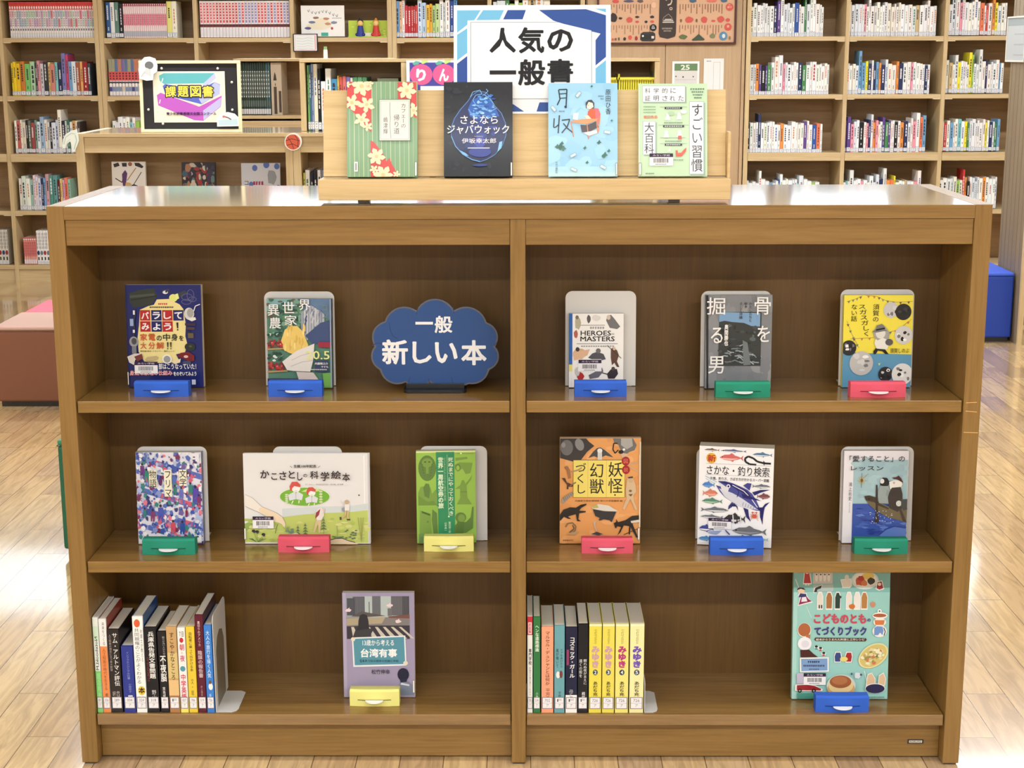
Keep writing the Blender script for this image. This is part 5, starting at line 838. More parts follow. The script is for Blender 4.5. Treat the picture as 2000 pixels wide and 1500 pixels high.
def c_habit(a):
    GN = (188, 216, 184); a.R(*a.fr, GN); K = (40, 44, 50)
    def plate(x0, y0, x1, y1): a.R(x0+10, y0+12, x1+14, y1+14, (150, 178, 156)); a.R(x0, y0, x1, y1, (120, 140, 140)); a.R(x0+3, y0+3, x1-3, y1-3, (232, 234, 242))
    plate(1080, 90, 1495, 255); plate(1083, 445, 1208, 780); plate(1535, 250, 1676, 975)
    for ch, x in (('科', 1105), ('学', 1188), ('的', 1272), ('に', 1352)): a.T(ch, x, 115, x+52, 165, (70, 76, 84), .0)
    for ch, x in (('証', 1105), ('明', 1188), ('さ', 1272), ('れ', 1345), ('た', 1428)): a.T(ch, x, 190, x+52, 242, (70, 76, 84), .0)
    a.V('大百科', 1098, 455, 1192, 770, K, .0); a.V('すごい習慣', 1552, 265, 1664, 955, K, .0)

    for i, y in enumerate((118, 147, 176, 205)): a.bars(1545+i*12, y, 1685-i*10, y+14, 6, (96, 130, 110), i)
    for i, y in enumerate((296, 324, 352)): a.bars(1090, y, 1210, y+10, 9, (130, 166, 140), i)
    a.T('堀田秀吾', 1090, 388, 1226, 420, (222, 110, 90), .02)
    for x0, y, x1 in ((1296, 304, 1464), (1280, 486, 1484), (1296, 670, 1464)): a.L([(x0-46, y), (x1+46, y)], 3, (96, 126, 108)); a.R(x0, y, x1, y+21, (28, 30, 34)); a.bars(x0+14, y+6, x1-14, y+15, 8, (206, 214, 206))
    for x, y in ((1325, 410), (1435, 405), (1310, 585), (1440, 580)): a.E(x, y-28, 16, 17, (240, 242, 240)); a.P([(x-28, y+24), (x-16, y-14), (x+16, y-14), (x+28, y+24)], (240, 242, 240))
    a.R(1425, 590, 1460, 628, (206, 92, 76)); a.E(1478, 352, 30, 20, (240, 242, 240)); a.E(1358, 368, 34, 20, (170, 200, 170)); a.bars(1290, 455, 1470, 468, 12, (120, 150, 130)); a.bars(1300, 640, 1460, 652, 12, (120, 150, 130)); a.L([(1250, 612), (1500, 612)], 3, (96, 126, 108))
    a.P([(1400, 740), (1420, 735), (1425, 765), (1455, 762), (1490, 720), (1506, 712), (1500, 750), (1460, 798), (1405, 800)], (214, 92, 72)); a.P([(1320, 750), (1345, 715), (1352, 750)], (240, 242, 240)); a.bars(1380, 828, 1480, 838, 6, (120, 150, 130)); a.bars(1110, 962, 1195, 974, 8, (110, 140, 120)); a.R(1042, 70, 1052, 995, (206, 226, 200))
stand_book('pale green book with white title plates on the display stand', (1247, 1381, 164, 349), (1042, 70, 1708, 995), c_habit, (196, 220, 190), .017, True, bar=(1148, 768, 1376, 890), stick=(1044, 862, 1068, 985))
# the big notice board behind the books
def big_sign():
    Yb = YB; tl = TLT
    z_b = ZL+.105; yb = Yb+(z_b-ZL)*math.tan(tl); a0, a1 = at(887, 110, yb+.04).x, at(1192, 110, yb+.04).x; h = .2
    zb0 = at(1040, 222, yb).z; yb = Yb+(zb0-ZL)*math.tan(tl)-.0045
    for _ in range(6): h = (at(1040, 10, yb+h*math.sin(tl)).z-zb0)/math.cos(tl)
    r = tag(empty('notice_board', ((a0+a1)/2, yb, zb0), (-tl, 0, 0)), 'white notice board with blue angular shapes and big black characters, on the display stand', 'notice board')
    fr = (50, 58, 1938, 1388); a = Art(*fr, a1-a0, h); a.R(*fr, (236, 240, 244)); DB_, LBl = (44, 78, 152), (110, 180, 220)
    a.R(90, 120, 1880, 1362, (226, 230, 236))
    for p_, c in (([(90, 120), (375, 118), (300, 240), (215, 245), (215, 295), (90, 395)], LBl), ([(405, 118), (655, 118), (600, 238), (320, 240)], LBl), ([(700, 118), (918, 118), (878, 232), (645, 232)], DB_), ([(1075, 118), (1640, 110), (1880, 185), (1880, 695), (1755, 800), (1755, 490), (1815, 410), (1500, 330), (1250, 250)], DB_), ([(1750, 105), (1880, 105), (1880, 150)], LBl), ([(1755, 835), (1880, 735), (1880, 1362), (1755, 1362)], LBl), ([(90, 420), (212, 340), (212, 640), (90, 735)], LBl), ([(90, 775), (212, 680), (212, 1362), (90, 1362)], DB_), ([(770, 1275), (895, 1362), (600, 1362), (600, 1200)], DB_), ([(1080, 1250), (1300, 1250), (1260, 1362), (1045, 1362)], DB_), ([(1400, 1250), (1600, 1250), (1560, 1362), (1365, 1362)], LBl)): a.P(p_, c)
    a.L([(255, 1208), (255, 268), (1310, 268)], 4, (120, 128, 140)); a.L([(1708, 375), (1708, 1208), (255, 1208)], 4, (120, 128, 140)); a.P([(262, 272), (1300, 272), (1704, 372), (1704, 1202), (262, 1202)], (232, 235, 240))
    K = (16, 18, 26)
    for ch, x0, y0, x1, y1 in (('人', 480, 335, 798, 642), ('気', 825, 330, 1140, 650), ('の', 1175, 355, 1485, 632), ('一', 482, 858, 800, 908), ('般', 825, 722, 1150, 1045), ('書', 1175, 720, 1485, 1010)): a.T(ch, x0, y0, x1, y1, K, .03 if ch != '一' else .004)
    m = MB(); m.prism(rrect(-(a1-a0)/2, 0, (a1-a0)/2, h, .005), 0, .004, 1, (240, 243, 246)); a.into(m); m.build('board', M['paper'], r)
big_sign()
# ------------------------------------------------------------------ wall bookcases along the back
YW, DW = 6.8, .34
def zat(y, x=1000, Y=YW): return at(x, y, Y).z
def wall_case(label, posts, lev, x_ref, low_bays=True):
    """posts: photo x of each upright at mid height; lev: shelf edges in photo rows at column x_ref"""
    r = tag(empty('wall_bookcase', (0, YW, 0)), label, 'bookcase')
    X = [at(x, 200, YW).x for x in posts]; top = 1.775; tw = .012
    for i, x in enumerate(X):
        nm = 'side_panel' if i in (0, len(X)-1) else 'divider'; t = .0135 if nm == 'side_panel' else .0125
        m = MB(); m.box(x-t, x+t, 0, DW, .0, top); m.build(nm, M['light_v'], r, bevel=.001)
    m = MB(); m.box(X[0]+.014, X[-1]-.014, .004, DW, top-.03, top-.0005); m.build('top_board', M['light_h'], r)
    zb = [zat(y, x_ref) for y in lev]
    for i in range(len(X)-1):
        a, b = X[i]+(.014 if i == 0 else .013), X[i+1]-(.014 if i == len(X)-2 else .013)
        m = MB(); m.box(a, b, DW-.012, DW-.002, .1, top-.031); m.build('back_panel', M['light_back'], r)
        for k, z in enumerate(zb):
            th = .026 if k != 2 else .05
            m = MB(); m.box(a, b, .002 if k != 2 else -.006, DW-.0125, z-th, z); m.build('shelf', M['light_h'], r, bevel=.001)
            if k not in (2, 4):
                for q in (a+.001, b-.046):
                    m = MB(); m.box(q, q+.045, .004, .03, z-th-.005, z-th-.0002, (226, 212, 182)); m.build('shelf_support', M['matte'], r)
    m = MB(); m.box(X[0]+.014, X[-1]-.014, .012, .03, .0, zb[-1]-.027); m.build('plinth', M['light_h'], r)
    return X, zb
LEV_L = (74, 187.5, 300.5, 412, 518); LEV_R = (71, 184.5, 298, 410, 516)
wall_case('light oak wall bookcase of comics, cut by the left edge of the picture', (-370, -180, 10, 196), LEV_L, 100)
wall_case('light oak wall bookcase behind the black pinboard and the small wall notice', (205, 388, 575, 763.5), LEV_L, 380)
wall_case('light oak wall bookcase mostly hidden behind the blue and white notice board', (772.5, 957, 1137), LEV_L, 860)
wall_case('light oak wall bookcase right of the framed poster', (1459, 1650, 1841, 2032), LEV_R, 1650)

ORD = 'first second third fourth fifth sixth seventh eighth ninth tenth eleventh twelfth thirteenth fourteenth fifteenth sixteenth seventeenth eighteenth nineteenth twentieth'.split()
ORD += ['twenty-'+o for o in ORD[:9]]+['thirtieth']+['thirty-'+o for o in ORD[:9]]
def cname(c):
    r, g, b = c; mx, mn = max(c), min(c); v = mx
    if mx-mn < 24: return 'white' if v > 205 else 'pale grey' if v > 165 else 'grey' if v > 95 else 'black'
    if v < 70: return 'dark'
    h = (60*((g-b)/(mx-mn) % 6) if mx == r else 60*((b-r)/(mx-mn)+2) if mx == g else 60*((r-g)/(mx-mn)+4)) % 360
    n = 'red' if h < 14 or h > 340 else 'orange' if h < 40 else 'yellow' if h < 68 else 'green' if h < 165 else 'teal' if h < 190 else 'blue' if h < 255 else 'purple' if h < 300 else 'pink'
    s = (mx-mn)/mx
    return ('pale ' if s < .35 and v > 170 else 'dark ' if v < 110 else '')+n
def wall_book(name, x0, x1, z, h, Y, depth, col, art=None, lean=0, top=None):
    wd = x1-x0; a = Art(0, 0, 100, 100, wd, h); b = MB(); ct = .0012
    if art: art(a)
    prof = [(-wd/2, .003), (-wd/2+wd*.08, .0008), (0, 0), (wd/2-wd*.08, .0008), (wd/2, .003)]
    b.prism(prof+[(wd/2, .006), (-wd/2, .006)], 0, h, 2, col); b.box(-wd/2, -wd/2+ct, .006, depth, 0, h, col); b.box(wd/2-ct, wd/2, .006, depth, 0, h, col)
    b.box(-wd/2+ct, wd/2-ct, .006, depth-.002, .001, h-.002, (206, 200, 186), 1)
    a.into(b)
    o = b.build(name, [M['paper'], M['pages']]); o.location = ((x0+x1)/2, Y, z); o.rotation_euler = (0, lean, 0)
    return o
PALE = [(236, 236, 236), (228, 230, 236), (240, 238, 230), (226, 234, 238), (236, 228, 226), (222, 226, 228), (238, 240, 244), (214, 222, 232), (230, 226, 214), (240, 240, 240)]
ACC = [(28, 28, 34), (196, 60, 56), (222, 142, 70), (236, 222, 60), (70, 130, 80), (48, 84, 160), (120, 190, 200), (230, 150, 170), (96, 70, 140), (150, 190, 90), (40, 50, 90), (226, 120, 84), (200, 176, 130), (110, 160, 200)]
def marks(col, seed, sticker=True, style=0, two=None):
    q = random.Random(seed); lum = sum(col)/3; ink = (50, 50, 60) if lum > 120 else (220, 220, 224)
    if lum > 190 and q.random() < .45: ink = q.choice([(60, 90, 150), (170, 70, 70), (90, 130, 100), (110, 100, 110), (200, 130, 90)])
    def f(a):
        if two: a.R(2, two[0], 98, two[1], two[2])
        n = q.randint(4, 9); y0 = q.uniform(8, 22); y1 = q.uniform(46, 66); st = (y1-y0)/n; wd = q.uniform(24, 46); xx = 50-wd/2+q.uniform(-8, 8)
        a.many([[(xx, y0+st*(i+.78)), (xx+wd, y0+st*(i+.78)), (xx+wd*q.uniform(.7, 1), y0+st*i), (xx+wd*.1, y0+st*i)] for i in range(n)], ink)
        if q.random() < .6: m_ = q.randint(2, 4); a.many([[(38, 70+3.4*(i+.7)), (62, 70+3.4*(i+.7)), (62, 70+3.4*i), (38, 70+3.4*i)] for i in range(m_)], ink)
        if sticker: a.R(0, 86, 100, 98, (150, 156, 176)); a.R(8, 87, 92, 97, (226, 228, 234)); a.many([[(30, 90.5), (70, 90.5), (70, 89), (30, 89)], [(42, 95), (58, 95), (58, 92.5), (42, 92.5)]], (120, 124, 136))
    return f
def book_row(name, where, group, px0, px1, lev, x_ref, n, hpx, seed, cols=None, Y=YW+.03, hv=.08, tall=.12, p_acc=.3, fixed=None, artf=None, depth=.15, sticker=True, noun='book', extra=None):
    """a row of spines between two photo columns on a shelf; colours from a list or at random"""
    q = random.Random(seed); z = zat(lev, x_ref)+.0006; xa, xb = at(px0, lev-20, Y).x, at(px1, lev-20, Y).x
    ws = [q.uniform(.6, 1.5) if not fixed else 1 for _ in range(n)]; tot = sum(ws); x = xa; out = []
    for i in range(n):
        wd = ws[i]/tot*(xb-xa); col = cols[i % len(cols)] if cols else (q.choice(ACC) if q.random() < p_acc else q.choice(PALE))
        h = hpx/(F_PX/(Y-EYE.y))*(1+(0 if fixed else q.uniform(-hv, hv)))
        if not fixed and q.random() < tall: h *= q.uniform(1.12, 1.36)
        if extra and i in extra: h *= extra[i]
        art = artf(i, col, q) if artf else marks(col, seed*100+i, sticker)
        o = wall_book(name, x+.0004, x+wd-.0004, z, h, Y+(0 if fixed else q.uniform(0, .012)), depth, col, art)
        tag(o, '%s %s, %s from left, %s' % (cname(col), noun, ORD[i], where), 'book', group); x += wd; out.append(o)
    return out
RW = (('bay right of the poster', 1650-10), ('second bay from the poster', 1650), ('bay beside the grooved panel', 1840))
LN = ('top visible shelf', 'second shelf down', 'third shelf down', 'fourth shelf down')
RR = {0: ((1466, 1608, 25), (1658, 1829, 29), (1849, 1966, 20)), 1: ((1464, 1619, 26), (1653, 1816, 27), (1842, 1960, 23)), 2: ((1460, 1606, 25), (1647, 1808, 29), (1836, 1952, 22)), 3: ((1457, 1600, 24), (1643, 1798, 26), (1832, 1946, 20))}
HP = {0: 59, 1: 58, 2: 57, 3: 56}
sd = 11
for k in range(4):
    for j, (x0, x1, n) in enumerate(RR[k]):
        sd += 1; wh = '%s, %s' % (LN[k], RW[j][0])
        book_row('library_book', wh, 'books on the wall shelves right of the poster', x0, x1, LEV_R[k]+(1.5, 0, -1.5)[j], 1650, n, HP[k], sd, p_acc=(.2, .3, .36, .34)[k], tall=.14)
# ---- comics and children's books on the left wall
RED = (206, 62, 62)
def series_a(i, col, q):
    cs = [(226, 180, 190), (190, 220, 200), (214, 120, 130), (170, 196, 214), (226, 214, 226), (196, 170, 206), (214, 226, 214)]
    c1, c2 = q.choice(cs), q.choice(cs)
    def f(a):
        a.R(0, 0, 100, 22, RED); a.E(50, 16, 34, 4.4, (240, 232, 230), 10); a.R(8, 24, 92, 42+q.uniform(0, 10), c1); a.R(8, 48, 92, 70, c2); a.many([[(25, y+2.4), (75, y+2.4), (75, y), (25, y)] for y in (28, 33, 38, 46, 52, 58, 64)], (150, 110, 130)); a.R(20, 74, 80, 80, (120, 120, 130)); a.R(6, 87, 94, 98, (196, 200, 214)); a.R(12, 88, 88, 97, (228, 228, 232))
    return f
book_row('comic_volume', 'top shelf of the leftmost full bay', 'red-topped comic series', 19.5, 190, 74, 100, 36, 67, 201, [(236, 230, 232)], fixed=1, artf=series_a, noun='red-topped comic')
book_row('comic_volume', 'top shelf above the black pinboard', 'dark books left of the pink series', 208, 241, 74, 290, 4, 66, 202, [(44, 88, 150), (226, 226, 230), (90, 130, 120), (34, 26, 40)], fixed=1, extra={3: .95}, noun='book')
def series_b(i, col, q):
    def f(a):
        a.R(0, 0, 100, 8, (150, 40, 70)); a.R(30, 2, 70, 6, WS); a.R(10, 30, 90, 64, (222, 140, 156)); a.many([[(20+q.uniform(0, 30), y+3), (80, y+3), (80, y), (25, y)] for y in (34, 40, 46, 52, 58)], (186, 70, 100)); a.R(0, 80, 100, 96, (176, 178, 190))
    return f
book_row('comic_volume', 'pink set above the black pinboard', 'pink and white comic series', 241.5, 326, 74, 290, 21, 64, 203, [(236, 214, 220)], fixed=1, artf=series_b, noun='comic volume')
book_row('comic_volume', 'right of the pink set above the black pinboard', None, 326.5, 346, 74, 290, 2, 68, 204, [(226, 222, 130), (236, 234, 220)], fixed=1, noun='book')
def series_c(i, col, q):
    t = q.choice([(206, 70, 84), (196, 60, 70), (130, 130, 190), (214, 96, 110)])
    def f(a):
        a.R(0, 0, 100, 4, WS); a.R(20, 6, 80, 60, t); a.many([[(30, y+3), (70, y+3), (70, y), (30, y)] for y in (10, 18, 26, 34, 42, 50)], (240, 226, 226)); a.R(0, 64, 100, 72, (90, 40, 50)); a.R(8, 76, 92, 96, (222, 222, 230))
    return f
book_row('comic_volume', 'red set left of the small wall notice', 'red and white comic series', 391, 566, 73, 480, 28, 68, 205, [(236, 226, 228)], fixed=1, artf=series_c, noun='comic volume')
book_row('childrens_book', 'second shelf, leftmost full bay', 'second shelf of the leftmost full bay', 22.5, 178, 187.5, 100, 22, 63, 206, [(236, 214, 50), (236, 206, 40), (232, 190, 40), (196, 120, 50), (120, 190, 110), (170, 206, 170), (70, 70, 84), (214, 150, 160), (206, 206, 214), (50, 50, 56), (232, 216, 140), (206, 130, 120), (130, 196, 196), (36, 40, 80), (120, 120, 180), (190, 70, 110), (110, 160, 206), (214, 226, 236), (160, 90, 60), (232, 176, 110), (150, 36, 40), (60, 70, 84)], hv=.05, tall=.0, extra={14: 1.3, 15: 1.3}, noun='book')
def series_d(i, col, q):
    c1 = q.choice([(120, 100, 150), (150, 150, 120), (90, 110, 150), (190, 120, 90)])
    def f(a):
        a.R(5, 0, 95, 34, c1); a.R(0, 34, 100, 58, (206, 84, 84)); a.many([[(25, y+4), (75, y+4), (75, y), (25, y)] for y in (37, 44, 51)], (70, 40, 50)); a.R(0, 62, 100, 66, (40, 40, 50)); a.E(50, 70, 34, 5, WS, 10); a.R(5, 76, 95, 88, q.choice([(120, 140, 170), (206, 190, 170), (60, 70, 130)])); a.R(5, 88, 95, 98, (226, 222, 226))
    return f
book_row('comic_volume', 'banded set left of the black pinboard', 'banded comics left of the pinboard', 213.5, 276, 187.5, 250, 10, 69, 207, [(206, 190, 196)], fixed=1, artf=series_d, noun='comic')
book_row('childrens_book', 'third shelf, leftmost full bay', 'third shelf of the leftmost full bay', 29, 158, 300, 100, 23, 62, 208, [(236, 236, 226), (190, 96, 90), (236, 230, 216), (214, 206, 190), (34, 32, 36), (96, 110, 96), (150, 70, 70), (120, 150, 140), (214, 226, 236), (150, 176, 206), (226, 222, 214), (206, 206, 206), (30, 32, 40), (214, 220, 236), (190, 200, 226), (236, 232, 220), (40, 44, 60), (228, 232, 234), (60, 110, 90), (226, 226, 226), (206, 150, 80), (226, 226, 220), (70, 60, 56)], hv=.06, tall=.1, noun='book')
book_row('childrens_book', 'behind the black pinboard, third shelf', 'third shelf books beside the pinboard', 221, 274, 300, 250, 8, 66, 209, hv=.1, p_acc=.4, noun='book')
book_row('childrens_book', 'fourth shelf, leftmost full bay', 'fourth shelf of the leftmost full bay', 37.5, 138, 411.5, 100, 17, 60, 210, [(226, 226, 222), (206, 216, 206), (226, 230, 222), (150, 190, 180), (230, 206, 212), (214, 214, 222), (206, 206, 226), (40, 50, 86), (120, 160, 206), (196, 150, 160), (80, 140, 130), (96, 150, 150), (90, 24, 30), (226, 200, 120), (206, 170, 206), (226, 120, 100), (150, 190, 170)], hv=.04, tall=.0, noun='book', extra={1: 1.12, 4: 1.13, 5: 1.13, 9: 1.13, 10: 1.13, 11: 1.13})
def series_e(i, col, q):
    def f(a): a.R(0, 0, 100, 10, (196, 70, 76)); a.R(15, 3, 85, 8, WS); a.R(10, 14, 90, 70, (206, 110, 110)); a.many([[(35, y+4), (65, y+4), (65, y), (35, y)] for y in (18, 28, 38, 48, 58)], (160, 60, 66)); a.R(5, 82, 95, 97, (226, 214, 222))
    return f
book_row('comic_volume', 'low red set behind the brown bench', 'low red comics above the plinth', 47, 72, 517.5, 60, 6, 52, 211, [(222, 160, 150)], fixed=1, artf=series_e, noun='comic')
def series_f(i, col, q):
    d = q.choice([(150, 40, 50), (40, 60, 110), (110, 120, 140)])
    def f(a):
        for s_ in (22, 78): a.many([[(s_-8, y+8), (s_+6, y+8), (s_+8, y), (s_-6, y)] for y in range(6, 56, 10)], (90, 80, 90))
        a.E(50, 66, 42, 7, d, 12); a.R(30, 78, 70, 88, BLK); a.R(5, 91, 95, 98, (206, 206, 214))
    return f
book_row('comic_volume', 'tall white set above the plinth', 'tall white comics above the plinth', 72.5, 104, 517.5, 60, 5, 66, 212, [(240, 238, 238)], fixed=1, artf=series_f, noun='comic')
book_row('comic_volume', 'at the lower left edge above the plinth', None, -2, 17, 517.5, 20, 3, 68, 213, [(214, 210, 200)], fixed=1, artf=series_f, noun='volume')
book_row('childrens_book', 'left of the big notice board, top shelf', 'picture science books left of the notice board', 774, 893, 73, 830, 19, 66, 214, [(110, 160, 214), (232, 190, 150), (238, 238, 240), (190, 50, 60), (186, 46, 56), (180, 60, 60), (196, 56, 60), (190, 66, 66), (206, 222, 240), (180, 206, 236), (236, 190, 70), (232, 170, 50), (170, 200, 130), (190, 214, 150), (236, 236, 236), (206, 216, 206), (238, 238, 240), (36, 70, 150), (90, 156, 220)], hv=.03, tall=0, extra={2: 1.16, 8: 1.04, 14: 1.05, 16: 1.16, 17: 1.1, 18: 1.12, 3: .9, 4: .9, 5: .9, 6: .9, 7: .9, 10: .92, 11: .92, 12: .92, 13: .92}, noun='book')
book_row('childrens_book', 'just above the big notice board', 'books peeping over the notice board', 963, 1090, 73, 1040, 11, 66, 215, hv=.1, p_acc=.2, tall=.2, noun='book')
# black sloping bookend at the end of the red set
p0, p1 = at(567, 73, YW+.04), at(571, 73, YW+.04)
b = MB(); b.prism([(0, 0), (.018, 0), (.03, .19), (.022, .19)], 0, .13, 1, (30, 28, 30)); o = b.build('bookend', M['plastic'], None, (p0.x, YW+.04, p0.z+.0006)); tag(o, 'black bookend at the right end of the red comic set', 'bookend')
# picture book, figure box and small notices on the wall shelves
Yq = YW+.05
def flat_front(name, label, cat, px, Y, depth, draw, fr, side, group=None, m='paper', tilt=0, dz=0.0006, partname='cover'):
    xl, yt, xr, yb = px; a0, a1 = at(xl, yb, Y).x, at(xr, yb, Y).x; z0 = at((xl+xr)/2, yb, Y).z; z1 = at((xl+xr)/2, yt, Y).z
    r = tag(empty(name, ((a0+a1)/2, Y, z0+dz), (-R_(tilt), 0, 0)), label, cat, group)
    a = Art(*fr, a1-a0, z1-z0); draw(a); b = MB(); b.box(-(a1-a0)/2, (a1-a0)/2, 0, depth, 0, z1-z0, side); a.into(b); b.build(partname, M[m], r)
    return r, a1-a0, z1-z0
def c_sketch(a):
    a.R(*a.fr, (236, 236, 236)); q = random.Random(3)
    a.T('ぐりとぐらかいすいよく'[3:4]+'', 0, 0, 1, 1, WS) if 0 else None
    for i in range(9): x = 250+i*40; y = 110+8*math.sin(i)*2+i*5; a.L([(x, y), (x+14, y+26), (x+24, y-6)], 5, (90, 96, 110))
    a.P([(230, 290), (320, 230), (420, 200), (500, 240), (520, 310), (400, 340), (260, 330)], (230, 222, 200))
    for x, y, c in ((345, 200, (150, 120, 110)), (460, 210, (190, 130, 100)), (300, 250, (110, 120, 160)), (550, 255, (130, 140, 170)), (480, 270, (190, 140, 110)), (250, 320, (90, 90, 130))): a.B(x, y, 44, 18, c, int(x))
    a.E(525, 322, 14, 16, (180, 60, 70)); a.R(400, 370, 480, 410, (70, 170, 150)); a.bars(530, 200, 640, 210, 8, (150, 160, 176))
flat_front('picture_book', 'white picture book with a sketchy drawing, face out on the wall shelf', 'book', (589, 11, 673.5, 71.5), YW+.05, .012, c_sketch, (175, 60, 668, 415), (226, 226, 226))
def fig_box():
    Y = YW+.06; a0, a1 = at(681, 70, Y).x, at(757, 70, Y).x; z0 = zat(73, 670)+.0006; h = at(700, 40, Y).z-z0; w_ = a1-a0
    r = tag(empty('figure_stand', ((a0+a1)/2, Y, z0)), 'lime green backboard on a wall shelf with two small sitting dolls', 'display')
    a = Art(0, 0, 440, 190, w_, h); a.R(0, 0, 440, 190, (182, 206, 70)); q = random.Random(2)
    for i in range(30): a.B(q.uniform(10, 430), q.uniform(10, 180), 16, 10, q.choice([(206, 222, 100), (160, 190, 60), (196, 214, 90)]), i)
    a.R(150, 140, 280, 185, (236, 236, 222))
    b = MB(); b.box(-w_/2, w_/2, 0, .02, 0, h, (182, 206, 70)); a.into(b); b.build('backboard', M['matte'], r)
    b = MB(); b.box(-w_/2, w_/2, -.04, -.0005, 0, .006, (176, 200, 70)); b.build('base', M['matte'], r)
    for u, c, hc, nm in ((-.185, (36, 52, 140), (36, 34, 44), 'small doll in blue with a dark cap sitting on the lime stand'), (.215, (196, 54, 50), (206, 140, 60), 'small doll in red with orange hair sitting on the lime stand')):
        d = tag(empty('doll', ((a0+a1)/2+u*w_, Y-.022, z0+.0065)), nm, 'doll')
        b = MB(); b.cyl(0, 0, 0, .062, .026, .016, 12, c); b.ball(-.02, -.012, .01, .011, .014, .01, c); b.ball(.02, -.012, .01, .011, .014, .01, c); b.build('body', M['matte'], d)
        b = MB(); b.ball(0, -.002, .077, .018, .017, .019, (232, 190, 120)); b.build('head', M['matte'], d)
        b = MB(); b.ball(0, .004, .084, .019, .017, .016, hc); b.ball(0, .002, .102, .008, .008, .007, hc); b.build('hair', M['matte'], d)
fig_box()
def c_notice(a): a.R(*a.fr, (30, 30, 34)); a.R(4, 5, 96, 95, (226, 226, 230)); a.R(8, 9, 92, 91, (214, 150, 156)); a.R(9, 10, 88, 89, (222, 226, 228)); [a.L([(15, y), (40, y+4), (60, y-3), (82, y+3)], 3, (196, 204, 208)) for y in (25, 40, 55, 70, 82)]
r, w1, h1 = flat_front('shelf_notice', 'small white card with dark rim hung on a wall bookcase upright', 'notice', (573, 66, 621, 101), YW-.012, .011, c_notice, (0, 0, 100, 100), (40, 40, 44), partname='card')
